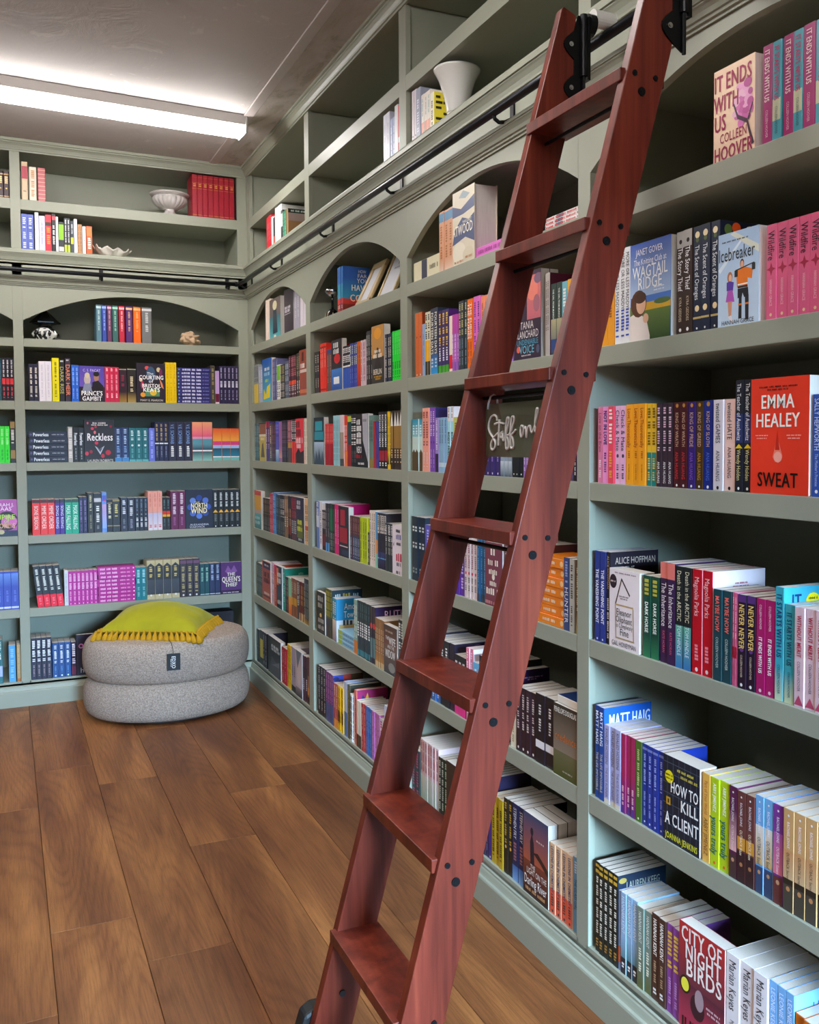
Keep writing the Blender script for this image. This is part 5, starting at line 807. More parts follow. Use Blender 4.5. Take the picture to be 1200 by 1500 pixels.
 (4.185,4.25,0.235,2,'c80a22','cherry red paperback with white script',(('t',0.55,0.93,'Magnolia Parks','ffd0d4',0.65,0),('m',0.12,0.28,'f890a0',0.4),('e',0.04,0.25,'f8e0e0')),{'front': 'ecdce4','fart': (('M',0.42,0.66,0.87,0.885,'a83048'),('M',0.38,0.7,0.84,0.855,'a83048'),('P',((0.3,0.75),(0.8,0.74),(0.8,0.6),(0.3,0.6)),'88987c'))}),
 (4.256,4.312,0.2,2,'1a424c','dark teal paperback with coral title',(('t',0.54,0.93,'MAYBE NOW','f07068',0.65,1),('t',0.14,0.48,'COLLEEN HOOVER','d0e0d8',0.55,0)),{}),
 (4.313,4.33,0.2,2,'e66ea4','pink paperback with red middle',(('b',0.3,0.42,'c01838'),('m',0.5,0.95,'f8d0e0',0.5)),{}),
 (4.332,4.382,0.199,2,'26162a','black paperback with gold title and purple flower',(('b',0.92,1,'58307a'),('t',0.42,0.9,'NEVER NEVER','e8c878',0.68,1),('e',0.42,0.4,'6a3a88'),('t',0.12,0.36,'COLLEEN HOOVER','e8d8c0',0.4,0),('e',0.04,0.25,'f0f0f0')),{}),
 (4.383,4.435,0.198,2,'aa1a64','magenta paperback with white title',(('t',0.68,0.94,'COLLEEN HOOVER','f8d8e4',0.6,0),('t',0.22,0.6,'IT ENDS WITH US','ffffff',0.62,1),('e',0.04,0.25,'f0c0d0')),{}),
 (4.436,4.46,0.229,1,'3ca8bc','tall turquoise paperback with navy title',(('t',0.38,0.94,'IT STARTS WITH US','1a3a70',0.6,1),('g',0,0.3,'c8d8b8','3ca8bc'),('t',0.06,0.32,'COLLEEN HOOVER','284858',0.45,0)),{'front': '3ca8c4','fart': (('T','IT',0.22,0.87,0.13,0.18,'1a3a70',1),('E',0.52,0.86,0.13,0.08,'f0e020'),('M',0.44,0.6,0.88,0.9,'504808'),('M',0.44,0.6,0.84,0.86,'504808')),'pd': 0.15}),
 (4.461,4.488,0.198,1,'3aa0ae','turquoise paperback with dark title',(('t',0.38,0.92,'IT STARTS WITH US','16405a',0.6,1),('g',0,0.3,'d0d8b0','3aa0ae'),('t',0.06,0.32,'COLLEEN HOOVER','284858',0.45,0)),{}),
 (4.489,4.594,0.197,4,'dcbcc6','pale pink paperback with crimson title',(('t',0.5,0.92,'WITHOUT MERIT','b01838',0.62,1),('t',0.16,0.46,'COLLEEN HOOVER','38303c',0.5,0),('P',0.02,0.12,'b84868')),{}),
]),
('D','4',[
 (3.8,3.843,0.245,2,'1a489e','blue paperback with white author name',(('t',0.58,0.95,'MATT HAIG','f0f4ff',0.6,1),('t',0.08,0.5,'THE LIFE IMPOSSIBLE','e0d8b0',0.5,0)),{'front': '1e60c4','fart': (('T','MATT HAIG',0.54,0.86,0.14,0.88,'f0f4ff',1),)}),
 (3.844,3.917,0.205,3,'b2b2dc','lavender paperback with fine lettering',(('t',0.5,0.96,'KHALED HOSSEINI','504868',0.6,0),('t',0.08,0.46,'THE KITE RUNNER','605880',0.55,0),('b',0,0.06,'d8d0c0')),{}),
 (3.917,3.975,0.202,3,'a42a58','raspberry paperback with purple base',(('g',0,0.5,'48348a','a42a58'),('m',0.1,0.35,'f0c0d0',0.4)),{}),
 (3.976,4.001,0.201,1,'4a6c28','olive green paperback',(('m',0.3,0.9,'c8d090',0.35),('e',0.04,0.2,'f0f0e0')),{}),
 (4.002,4.09,0.201,4,'20389c','ultramarine blue paperback',(('b',0.93,0.96,'7888d0'),('m',0.5,0.88,'a8b8f0',0.35),('m',0.12,0.42,'98a8e8',0.3),('e',0.05,0.2,'e0e8ff')),{}),
 (4.09,4.219,0.203,1,'1a2230','dark tiled paperback facing out with bold white title',(('R',0.12,0,0.128,1,'5a6878'),('R',0.28,0,0.28800000000000003,1,'5a6878'),('R',0.44,0,0.448,1,'5a6878'),('R',0.6,0,0.608,1,'5a6878'),('R',0.76,0,0.768,1,'5a6878'),('R',0.92,0,0.928,1,'5a6878'),('R',0,0.08,1,0.08600000000000001,'5a6878'),('R',0,0.2,1,0.20600000000000002,'5a6878'),('R',0,0.32,1,0.326,'5a6878'),('R',0,0.44,1,0.446,'5a6878'),('R',0,0.56,1,0.5660000000000001,'5a6878'),('R',0,0.68,1,0.686,'5a6878'),('R',0,0.8,1,0.806,'5a6878'),('R',0,0.92,1,0.926,'5a6878'),('E',0.18,0.76,0.12,0.075,'f0e020'),('M',0.08,0.28,0.77,0.79,'504808'),('M',0.08,0.28,0.73,0.75,'504808'),('M',0.4,0.85,0.86,0.89,'d8c850'),('M',0.5,0.95,0.8,0.83,'d8c850'),('T','HOW TO',0.6,0.655,0.125,0.76,'ffffff',1),('T','KILL',0.74,0.485,0.13,0.48,'ffffff',1),('T','A CLIENT',0.53,0.275,0.14,0.92,'ffffff',1),('R',0.1,0.43,0.22,0.52,'c89828'),('R',0.14,0.45,0.18,0.5,'38280c'),('T','JOANNA JENKINS',0.52,0.075,0.07,0.88,'e8e838',1)),{'k': 'f','th': 0.05}),
 (4.225,4.25,0.2,1,'ecb454','apricot paperback with brown lettering',(('t',0.54,0.92,'Part of Your World','b04820',0.5,0),('t',0.08,0.5,'ABBY JIMENEZ','804010',0.55,0)),{}),
 (4.25,4.308,0.199,2,'bcd422','chartreuse paperback with teal title',(('t',0.62,0.94,'ABBY JIMENEZ','f8f8e0',0.6,1),('t',0.14,0.56,'yours truly','1a6a70',0.8,1),('e',0.05,0.2,'e06030')),{}),
 (4.309,4.334,0.199,1,'5a2448','plum outback romance paperback with cowboy foot',(('g',0.3,0.75,'e8b0b0','5a2448'),('b',0,0.26,'4a3434'),('e',0.2,0.3,'c89878'),('t',0.62,0.88,'RACHAEL JOHNS','f8f0f4',0.62,0),('t',0.3,0.58,'OUTBACK Dreams','f0e0d8',0.55,0),('e',0.94,0.15,'f0f0f0')),{}),
 (4.334,4.386,0.196,2,'6a3a38','maroon outback romance paperback with golden middle',(('b',0.36,0.5,'d89838'),('b',0,0.34,'3a2428'),('e',0.2,0.3,'b07850'),('t',0.62,0.88,'RACHAEL JOHNS','f8f0f4',0.62,0),('t',0.3,0.58,'OUTBACK Blaze','f8e8c8',0.55,0),('e',0.94,0.15,'f0f0f0')),{}),
 (4.387,4.436,0.205,2,'70a8dc','blue and tan outback romance paperback',(('g',0.3,0.7,'d8b070','e0d8d0'),('b',0,0.28,'384868'),('e',0.22,0.3,'c09068'),('t',0.62,0.88,'RACHAEL JOHNS','f8f0f4',0.62,0),('t',0.3,0.58,'OUTBACK Soul','304060',0.55,0),('e',0.94,0.15,'f0f0f0')),{}),
 (4.437,4.465,0.204,1,'7a3a98','purple and pink outback romance paperback',(('g',0.3,0.72,'e88098','a858a8'),('b',0,0.28,'6a3838'),('e',0.22,0.3,'d0a080'),('t',0.62,0.88,'RACHAEL JOHNS','f8f0f4',0.62,0),('t',0.3,0.58,'OUTBACK Sisters','ffe8f0',0.55,0),('e',0.94,0.15,'f0f0f0')),{}),
 (4.467,4.582,0.206,4,'c89c68','tan outback romance paperback with man in hat',(('b',0,0.32,'48443c'),('e',0.22,0.3,'c08858'),('b',0.26,0.32,'302820'),('g',0.32,0.6,'d0b088','c89060'),('t',0.62,0.88,'RACHAEL JOHNS','f8f0f4',0.62,0),('t',0.3,0.58,'OUTBACK Secrets','3a3024',0.55,0),('e',0.94,0.15,'f0f0f0')),{}),
]),
('D','5',[
 (3.802,3.905,0.241,5,'1c221e','black paperback with gold leaf top',(('m',0.86,0.98,'d8b040',0.9),('m',0.2,0.84,'e8e4d8',0.5),('m',0.05,0.15,'b08840',0.6)),{'front': '18283c','fart': (('T','LAUREN KEEG',0.52,0.88,0.08,0.7,'a8a898',0),('E',0.1,0.94,0.08,0.03,'a08840')),'pd': 0.153}),
 (3.906,3.917,0.207,1,'8098c8','slim blue paperback with orange foot',(('b',0.1,0.3,'e86028'),),{}),
 (3.918,3.987,0.209,3,'92b4d6','pale blue paperback with dark foot',(('b',0,0.2,'262a30'),('g',0.2,0.45,'588898','92b4d6'),('t',0.5,0.96,'HANNAH KENT','e8f0f8',0.6,0),('m',0.06,0.14,'e8e8e8',0.5)),{}),
 (3.987,4.041,0.204,2,'78887c','sage grey paperback',(('g',0,0.5,'5c6030','78887c'),('t',0.56,0.95,'HANNAH KENT','f0f4f0',0.6,0),('m',0.2,0.5,'e8e8d8',0.4)),{}),
 (4.043,4.099,0.212,2,'4a3028','dark brown paperback with white author name',(('t',0.52,0.95,'HANNAH KENT','f4ece4',0.65,1),('m',0.2,0.46,'b89878',0.35),('m',0.06,0.14,'e8e8e8',0.5)),{}),
 (4.1,4.151,0.213,2,'8c48a4','bright purple paperback with gold title',(('m',0.5,0.92,'e8c048',0.7),('m',0.1,0.4,'c890d8',0.4)),{'front': '704088'}),
 (4.153,4.305,0.247,1,'a83848','crimson paperback facing out with white serif title',(('G',0,0,1,0.45,'c03858','5a2838'),('G',0,0.45,1,1,'6a3040','c03030'),('E',0.42,0.28,0.16,0.12,'3a1c28'),('E',0.46,0.36,0.1,0.1,'a89098'),('E',0.14,0.42,0.12,0.085,'28201c'),('E',0.14,0.42,0.09,0.065,'f0e848'),('T','CITY OF',0.5,0.905,0.14,0.9,'fff4f0',1),('T','NIGHT',0.54,0.755,0.15,0.8,'fff4f0',1),('T','BIRDS',0.56,0.6,0.15,0.8,'fff4f0',1),('T','JUHEA',0.42,0.06,0.1,0.7,'280c14',1),('M',0.62,0.92,0.34,0.36,'e8c8d0'),('M',0.64,0.92,0.3,0.32,'e8c8d0')),{'k': 'f','th': 0.035}),
 (4.307,4.43,0.248,3,'ebe3e7','white paperback with black script author name',(('t',0.5,0.95,'Marian Keyes','201c24',0.75,0),('t',0.04,0.42,'My Favourite Mistake','38303c',0.6,0)),{'pd': 0.153}),
 (4.431,4.499,0.249,3,'7ab2e6','sky blue paperback with navy author name',(('t',0.5,0.95,'LEONIE KELSALL','e8f0ff',0.55,0),('m',0.1,0.4,'385890',0.4)),{'front': '80b8ea','fart': (('T','LEONIE',0.62,0.84,0.12,0.6,'4060a8',0),)}),
 (4.501,4.574,0.218,3,'c86a18','orange brown paperback at frame edge',(('m',0.3,0.9,'f8d0a0',0.4),),{}),
]),
]

# ------------------------------------------------------------------ lettering from Blender's built-in font
GLY = {}
def build_glyphs(chars):
    tmp = []
    def mk(body, off):
        c = bpy.data.curves.new('g', 'FONT'); c.body = body; c.size = 1; c.resolution_u = 2; c.offset = off; c.fill_mode = 'FRONT'
        o = bpy.data.objects.new('g', c); COL.objects.link(o); tmp.append(o); return o
    obs = {}
    for bold in (0, 1):
        off = (0.0, .006)[bold]
        obs[bold, 'HH'] = mk('HH', off)
        for ch in chars:
            obs[bold, ch] = mk(ch, off); obs[bold, 'H'+ch+'H'] = mk('H'+ch+'H', off)
    dg = bpy.context.evaluated_depsgraph_get(); dg.update()
    def data(o):
        e = o.evaluated_get(dg); me = e.to_mesh(); vs_ = [(v.co.x, v.co.y) for v in me.vertices]; fs = [tuple(p.vertices) for p in me.polygons]; e.to_mesh_clear(); return vs_, fs
    def wid(o):
        xs = [v[0] for v in data(o)[0]]; return max(xs)-min(xs)
    for bold in (0, 1):
        base = wid(obs[bold, 'HH'])
        for ch in chars:
            GLY[bold, ch] = data(obs[bold, ch])+(max(.1, wid(obs[bold, 'H'+ch+'H'])-base),)
    cap = max(v[1] for v in GLY[0, 'H'][0]); GLY['cap'] = cap
    for o in tmp:
        c = o.data; bpy.data.objects.remove(o); bpy.data.curves.remove(c)
def text2d(s, bold=0):
    vs_, fs, x = [], [], 0
    for ch in s:
        if ch == ' ': x += .28; continue
        v, f, a = GLY[bold, ch]
        for dx in ((-.02, .02) if bold else (0,)):      # heavy type: two impressions side by side
            o = len(vs_); vs_ += [(p[0]+x+dx, p[1], .00015 if dx > 0 else 0) for p in v]; fs += [tuple(i+o for i in q) for q in f]
        x += a+(.04 if bold else .012)
    return vs_, fs, x
def fit_text(s, length, height, bold=0, stretch=1.15, squeeze=.5):
    # returns 2-D verts centred on (0,0), cap height = height, width <= length
    vs_, fs, wd = text2d(s, bold); k = height/GLY['cap']; kx = k
    if wd*kx > length: kx = length/wd; k = min(k, kx/squeeze)
    else: kx = min(k*stretch, length/wd)
    return [((x-wd/2)*kx, (y-GLY['cap']/2)*k, l) for x, y, l in vs_], fs
def marks(length, height, seed):
    r = random.Random(seed); x = 0; vs_, fs = [], []
    pitch = height*.62; n = max(2, int(length/pitch)); n = min(n, 26); pitch = length/n; wl = r.randint(3, 7)
    for i in range(n):
        if wl == 0: wl = r.randint(3, 7); continue
        wl -= 1; a = -length/2+i*pitch; hh_ = height*r.choice((.5, .5, .36, .5)); w_ = pitch*r.uniform(.5, .78); o = len(vs_)
        vs_ += [(a, -height*.5), (a+w_, -height*.5), (a+w_, hh_), (a, hh_)]; fs.append((o, o+1, o+2, o+3))
    return vs_, fs

# ------------------------------------------------------------------ books
def face_art(mb, art, W, H, place, base):
    # place(x, y, lift) -> local point, x in 0..W, y in 0..H
    lift = .0002
    for a in art:
        k = a[0]; lift += .00003
        if k == 'R': q = [(a[1], a[2]), (a[3], a[2]), (a[3], a[4]), (a[1], a[4])]; mb.add([place(x*W, y*H, lift) for x, y in q], [(0, 1, 2, 3)], 0, lin(a[5]))
        elif k == 'G': q = [(a[1], a[2]), (a[3], a[2]), (a[3], a[4]), (a[1], a[4])]; c0, c1 = lin(a[5]), lin(a[6]); mb.add([place(x*W, y*H, lift) for x, y in q], [(0, 1, 2, 3)], 0, [c0, c0, c1, c1])
        elif k == 'E': q = [(min(1, max(0, a[1]+a[3]*cos(t*pi/8))), min(1, max(0, a[2]+a[4]*sin(t*pi/8)))) for t in range(16)]; mb.add([place(x*W, y*H, lift) for x, y in q], [tuple(range(16))], 0, lin(a[5]))
        elif k == 'P': mb.add([place(x*W, y*H, lift) for x, y in a[1]], [tuple(range(len(a[1])))], 0, lin(a[2]))
def face_text(mb, art, W, H, place):
    for a in art:
        if a[0] == 'T':
            vs_, fs = fit_text(a[1], a[5]*W, a[4]*H, a[7]); mb.add([place(a[2]*W+x, a[3]*H+y, .001+l) for x, y, l in vs_], fs, 0, lin(a[6]))
        elif a[0] == 'M':
            vs_, fs = marks((a[2]-a[1])*W, (a[4]-a[3])*H, hash((a[1], a[3], a[5])) & 0xffff if 0 else int(a[1]*97+a[3]*991+W*5000)); cx, cy = (a[1]+a[2])/2*W, (a[3]+a[4])/2*H
            mb.add([place(cx+x, cy+y, .0009) for x, y in vs_], fs, 0, lin(a[5]))
def cshell(mb, t, D, h, c, col, colf, face=False):
    # C-shaped cover in (s, d), extruded over z; spine at d = 0
    e = .004 if c > .002 and t > .014 else min(.0012, t*.2); a = t/2
    P = [(-a, D), (-a, e), (-a+e, 0), (a-e, 0), (a, e), (a, D), (a-c, D), (a-c, c+.0012), (-a+c, c+.0012), (-a+c, D)]
    n = 10; vs_ = [(x, y, 0) for x, y in P]+[(x, y, h) for x, y in P]
    fs = [(i, (i+1) % n, n+(i+1) % n, n+i) for i in range(n)]
    for i, f in enumerate(fs): mb.add([vs_[j] for j in f], [(0, 1, 2, 3)], 0, colf if i in (4, 5) else col)
    for zz_ in (0, n): mb.add([vs_[zz_+i] for i in range(n)], [(0, 1, 8, 9), (1, 2, 3, 4), (4, 5, 6, 7), (1, 4, 7, 8)], 0, col)
def make_book(run, hsp):
    s0, s1, h, n, col, look, art, kw = run
    k = kw.get('k', 's'); hc = kw.get('hc', 0); c = .0028 if hc else .0008; ov = .003 if hc else .0004
    cov, pg, tx = MB(), MB(), MB()
    base = lin(col); front = lin(kw['front']) if 'front' in kw else base
    if k == 'f':
        W, H = s1-s0, h; th = kw.get('th', .026); ncopy = 1 if kw.get('one') else max(1, round(th/.036)); t = th/ncopy-.0005
        # front board at d=0, spine at the left side
        e = .001; vs_ = []
        P = [(W/2, 0), (-W/2+e, 0), (-W/2, e), (-W/2, t-e), (-W/2+e, t), (W/2, t), (W/2, t-c), (-W/2+c+.001, t-c), (-W/2+c+.001, c), (W/2, c)]
        m = 10; v0 = [(x, y, 0) for x, y in P]+[(x, y, H) for x, y in P]
        for i in range(m): cov.add([v0[j] for j in (i, (i+1) % m, m+(i+1) % m, m+i)], [(0, 1, 2, 3)], 0, base)
        for z_ in (0, m): cov.add([v0[z_+i] for i in range(m)], [(0, 1, 8, 9), (1, 2, 7, 8), (2, 3, 4, 7), (4, 5, 6, 7)], 0, base)
        pg.box((-W/2+c+.001, c, .0006+ov*.2), (W/2-ov-.0004, t-c, H-ov), 0)
        pl = lambda x, y, l: (-W/2+x, -l, y)
        face_art(cov, art, W, H, pl, base); face_text(tx, art, W, H, pl)
        return cov, pg, tx, W, t, ncopy
    if k == 'h': L = s1-s0; t = hsp; H = L
    else: t = (s1-s0)/n-.0004; H = h
    D = kw.get('pd') or (.129 if H < .212 else .152)
    if k == 'h': D = .129 if H < .212 else .15
    cshell(cov, t, D, H, c, base, front)
    pg.box((-t/2+c, c+.0013, .0005), (t/2-c, D-ov*1.5-.0006, H-ov), 0)
    w = t-.0024 if t > .008 else t*.7
    flip = (lambda f: 1-f) if k == 'h' else (lambda f: f)
    lift = .00025
    for a in art:
        lift += .00003; q = a[0]
        if q in 'bgtm':
            f0, f1 = sorted((flip(a[1]), flip(a[2])))
        if q == 'b': cov.add([(-w/2, -lift, f0*H), (w/2, -lift, f0*H), (w/2, -lift, f1*H), (-w/2, -lift, f1*H)], [(0, 1, 2, 3)], 0, lin(a[3]))
        elif q == 'g': c0, c1 = lin(a[3]), lin(a[4]); cov.add([(-w/2, -lift, f0*H), (w/2, -lift, f0*H), (w/2, -lift, f1*H), (-w/2, -lift, f1*H)], [(0, 1, 2, 3)], 0, [c0, c0, c1, c1])
        elif q == 'e':
            f = flip(a[1]); r = a[2]*t/2*1.2; cov.add([(max(-w/2, min(w/2, r*cos(i*pi/6))), -lift, max(.001, min(H-.001, f*H+r*sin(i*pi/6)))) for i in range(12)], [tuple(range(12))], 0, lin(a[3]))
        elif q == 'P': cov.add([(-w/2, -lift, a[1]*H), (w/2, -lift, a[1]*H), (0, -lift, a[2]*H)], [(0, 1, 2)], 0, lin(a[3]))
        elif q == 'D': cov.add([(0, -lift, (a[1]-a[2])*H), (w*.14, -lift, (a[1]-a[2]*.25)*H), (w*.48, -lift, a[1]*H), (w*.14, -lift, (a[1]+a[2]*.25)*H), (0, -lift, (a[1]+a[2])*H), (-w*.14, -lift, (a[1]+a[2]*.25)*H), (-w*.48, -lift, a[1]*H), (-w*.14, -lift, (a[1]-a[2]*.25)*H)], [tuple(range(8))], 0, lin(a[3]))
        elif q == 't' and a[3]:
            vs_, fs = fit_text(a[3], (f1-f0)*H, min(a[5]*w, .022), a[6], 1.15, .66); zc = (f0+f1)/2*H
            tx.add([(y, -.0009-l, zc-x) for x, y, l in vs_], fs, 0, lin(a[4]))
        elif q == 'm':
            vs_, fs = marks((f1-f0)*H, min(a[4]*w, .016), int(a[1]*1000+a[2]*77+H*9999+t*5e5)); zc = (f0+f1)/2*H
            tx.add([(y, -.0008, zc-x) for x, y in vs_], fs, 0, lin(a[3]))
    if 'fart' in kw:
        pl = lambda x, y, l: (t/2+l, x, y)
        face_art(cov, kw['fart'], D, H, pl, front); face_text(tx, kw['fart'], D, H, pl)
    return cov, pg, tx, t, D, 1

ORD = ['zeroth', 'first', 'second', 'third', 'fourth', 'fifth', 'sixth', 'seventh', 'eighth', 'ninth', 'tenth', 'eleventh', 'twelfth']
CARD = ['no', 'one', 'two', 'three', 'four', 'five', 'six', 'seven', 'eight', 'nine', 'ten', 'eleven', 'twelve']
BAYN = {'W': 'back wall left edge', 'X': 'back wall', 'A': 'corner bay', 'B': 'second bay', 'C': 'bay behind ladder', 'D': 'nearest bay'}
ROWN = {'a': 'arched shelf', '1': 'first shelf', '2': 'second shelf', '3': 'third shelf', '4': 'fourth shelf', '5': 'bottom shelf', 'U2': 'shelf above rail', 'U1': 'top shelf'}
build_glyphs(sorted({ch for _, _, rs in SHELVES for r in rs for a in list(r[6])+list(r[7].get('fart', ())) if a[0] in 'tT' for ch in (a[3] if a[0] == 't' else a[1]) if ch != ' '} | set('HEDXO')))

# which books show largest: seen area falls with distance and with a slanting view
cands = []
for bi, (bay, row, runs) in enumerate(SHELVES):
    right = bay in 'ABCD'; zb = ROWZ[row][0]
    for ri, r in enumerate(runs):
        s0, s1, h, n, col, look, art, kw = r; k = kw.get('k', 's')
        for i in range(n):
            if k == 'h': sc_, zc = (s0+s1)/2, zb+h*(i+.5)/n; A = (s1-s0)*h/n
            elif k == 'f': sc_, zc = (s0+s1)/2, zb+h/2; A = (s1-s0)*h
            else: sc_, zc = s0+(s1-s0)*(i+.5)/n, zb+h/2; A = (s1-s0)/n*h
            P = Vector((0, -sc_, zc)) if right else Vector((sc_, 0, zc)); d = P-EYE
            A = A/d.length_squared*abs((d.x if right else d.y)/d.length)
            if s0 < -1.46: A *= .4 if not right else 1
            if 'hidden' in look: A *= .02
            cands.append((A, bi, ri, i))
cands.sort(reverse=True)
single = {c[1:] for c in cands[:300]}
mass = MB()
def mat_of(loc, rot):
    from mathutils import Euler
    return Matrix.Translation(loc) @ Euler(rot).to_matrix().to_4x4()
ALLM = [PRINT, PAGES]
for bi, (bay, row, runs) in enumerate(SHELVES):
    right = bay in 'ABCD'; rz = -pi/2 if right else 0; zb = ROWZ[row][0]; grp = 'books on the '+ROWN[row]+' of the '+BAYN[bay]
    total = {}; count = {}
    for r in runs: total[r[5]] = total.get(r[5], 0)+r[3]
    jr = random.Random(bi*31+7)
    for ri, r in enumerate(runs):
        s0, s1, h, n, col, look, art, kw = r; k = kw.get('k', 's')
        cov, pg, tx, t, D, ncopy = make_book(r, h/n-.0003)
        me_c = me_p = me_t = None
        for i in range(n*ncopy):
            d0 = .006+jr.uniform(0, .004); rot = (0, 0, rz); dz = 0
            if k == 'h': sc_ = s1; z = zb+kw.get('zo', 0)+h*(i+.5)/n; rot = (0, -pi/2, rz); d0 = .008+jr.uniform(0, .006); sc_ += jr.uniform(-.003, .003)
            elif k == 'f': sc_ = (s0+s1)/2; z = zb; d0 = .004+i*(D+.0005)
            else:
                sc_ = s0+(s1-s0)*(i+.5)/n; z = zb
                if kw.get('lean'): rot = (0, -radians(kw['lean']), rz); z += t/2*sin(radians(kw['lean']))
            if bay == 'X' and row == '5' and k == 'h': d0 = .14
            if row == 'a' and k != 'h':
                # keep tall books clear of the arched face panel
                ba, bb = [(.073, 1.235), (1.308, 2.485), (2.553, 3.725), (3.782, 4.954)]['ABCD'.index(bay)] if right else (-1.273, -.060)
                hw = (bb-ba)/2; Rr = (hw*hw+RISE*RISE)/(2*RISE); q0 = (s0 if k == 'f' else sc_-t/2)-(ba+bb)/2; q1 = (s1 if k == 'f' else sc_+t/2)-(ba+bb)/2
                q = min(hw, max(abs(q0), abs(q1)))
                if z+h > SPR+RISE-Rr+sqrt(Rr*Rr-q*q)-.004: d0 += .022
            loc = Vector((d0, -sc_, z+.0004)) if right else Vector((sc_, d0, z+.0004))
            if (bi, ri, i) in single:
                if me_c is None:
                    me_c = cov.mesh('cover', [PRINT]); me_p = pg.mesh('pages', [PAGES]); me_t = tx.mesh('lettering', [PRINT]) if tx.v else None
                o = empty('book', loc); o.rotation_euler = rot
                count[look] = count.get(look, 0)+1
                lb = look
                if total[look] > 1 and k != 'f': lb += ', '+ORD[min(12, count[look])]+' of '+CARD[min(12, total[look])]
                tag(o, lb+', '+BAYN[bay]+', '+ROWN[row], 'book', grp)
                for nm, me in (('cover', me_c), ('pages', me_p), ('lettering', me_t)):
                    if me is None: continue
                    q = bpy.data.objects.new(nm, me); COL.objects.link(q); q.parent = o
                    if nm == 'lettering': q['kind'] = 'stuff'
            else:
                if k != 'f' or i == 0: count[look] = count.get(look, 0)+1
                Mx = mat_of(loc, rot)
                for src, mi in ((cov, 0), (pg, 1), (tx, 0)):
                    o_ = len(mass.v); mass.v += [tuple(Mx @ Vector(v)) for v in src.v]
                    for f, c in zip(src.f, src.c): mass.f.append(tuple(j+o_ for j in f)); mass.mi.append(mi); mass.c.append(c if c is not None else (.8, .8, .8))
bm_ = mass.obj('shelved_books', ALLM); bm_['kind'] = 'stuff'; tag(bm_, 'smaller and half hidden books packed tightly on the green shelves', 'books')

# ------------------------------------------------------------------ ladder rails
RX, RZ = .065, 2.463
def rail(s0, s1, rz, brs, label):
    root = empty('ladder_rail', (0, 0, 0), rz); tag(root, label, 'rail')
    m = MB(); m.tube([(s0, -RX, RZ), (s1, -RX, RZ)], .0125, 16); m.obj('rail_tube', DARKST, root, smooth=True).data.polygons.foreach_set('use_smooth', [True]*18)
    for s in (s0, s1):
        m = MB(); m.tube([(s-.008, -RX, RZ), (s+.008, -RX, RZ)], .0155, 16); m.obj('end_cap', BLACK, root)
    for s in brs:
        m = MB(); m.box((s-.011, -.006, 2.442), (s+.011, 0, 2.506)); 
        for a in (-.004,):
            pts = [(s, -RX, RZ-.010), (s, -RX+.002, RZ-.02), (s, -RX+.016, RZ-.028), (s, -.028, RZ-.024), (s, -.004, RZ-.012)]
            m.tube(pts, .006, 8)
        m.obj('bracket', BLACK, root)
    return root
rail(.085, 5.0, -pi/2, [.125, .808, 1.691, 2.514, 3.376, 4.25, 4.9], 'black steel ladder rail running along the ladder wall')
rail(-3.8, -.085, 0, [-.127, -.855, -1.6, -2.4, -3.2], 'black steel ladder rail running along the back wall')

# ------------------------------------------------------------------ ladder
LK = .0824/.3
def lx(z): return -.279+LK*(z-2.228)          # front line of the steps
LROOT = empty('library_ladder', (lx(0)+.06, -4.118, 0)); tag(LROOT, 'tall red hardwood rolling ladder leaning on the black rail', 'ladder')
L0 = LROOT.location
def lad(m, name, mat, bevel=0, smooth=False, parent=None):
    m.v = [(x-L0.x, y-L0.y, z-L0.z) for x, y, z in m.v]
    return m.obj(name, mat, parent or LROOT, bevel=bevel, smooth=smooth)
YL0, YL1, YR0, YR1 = -3.950, -3.924, -4.312, -4.286
for ya, yb in ((YL0, YL1), (YR0, YR1)):
    f = lambda z: lx(z)+.012
    bk = lambda z: lx(z)+.104
    xt = -.153; zk = 2.30
    poly = [(f(.045), .045), (bk(.045), .045), (bk(zk-.03), zk-.03), (xt, zk+.02), (xt, 2.493), (f(2.507)+.004, 2.507), (f(2.5), 2.5)]
    m = MB(); m.prism(poly, ya, yb, 1); lad(m, 'stringer', REDWOOD, .002)
STEPZ = [2.229, 1.930, 1.638, 1.324, 1.014, .725, .438, .148]
for zt in STEPZ:
    xf = lx(zt); m = MB(); m.box((xf, YR0+.010, zt-.026), (xf+.108, YL1-.010, zt)); lad(m, 'step', REDWOOD, .0018)
    m = MB(); zr = zt-.045; m.tube([(lx(zr)+.056, YR1-.002, zr), (lx(zr)+.056, YL0+.002, zr)], .0045, 10); lad(m, 'tie_rod', BLACK)
    for zz_, dx, r in ((zt-.011, .030, .0055), (zt-.014, .081, .0055), (zr, .056, .0085)):
        x = lx(zz_)+dx
        for yo, sg in ((YR0, -1), (YL1, 1)):
            m = MB(); m.tube([(x, yo, zz_), (x, yo+sg*.0025, zz_)], r, 14); m.tube([(x, yo+sg*.0024, zz_), (x, yo+sg*.0032, zz_)], r*.45, 6)
            lad(m, 'bolt', BLACK)
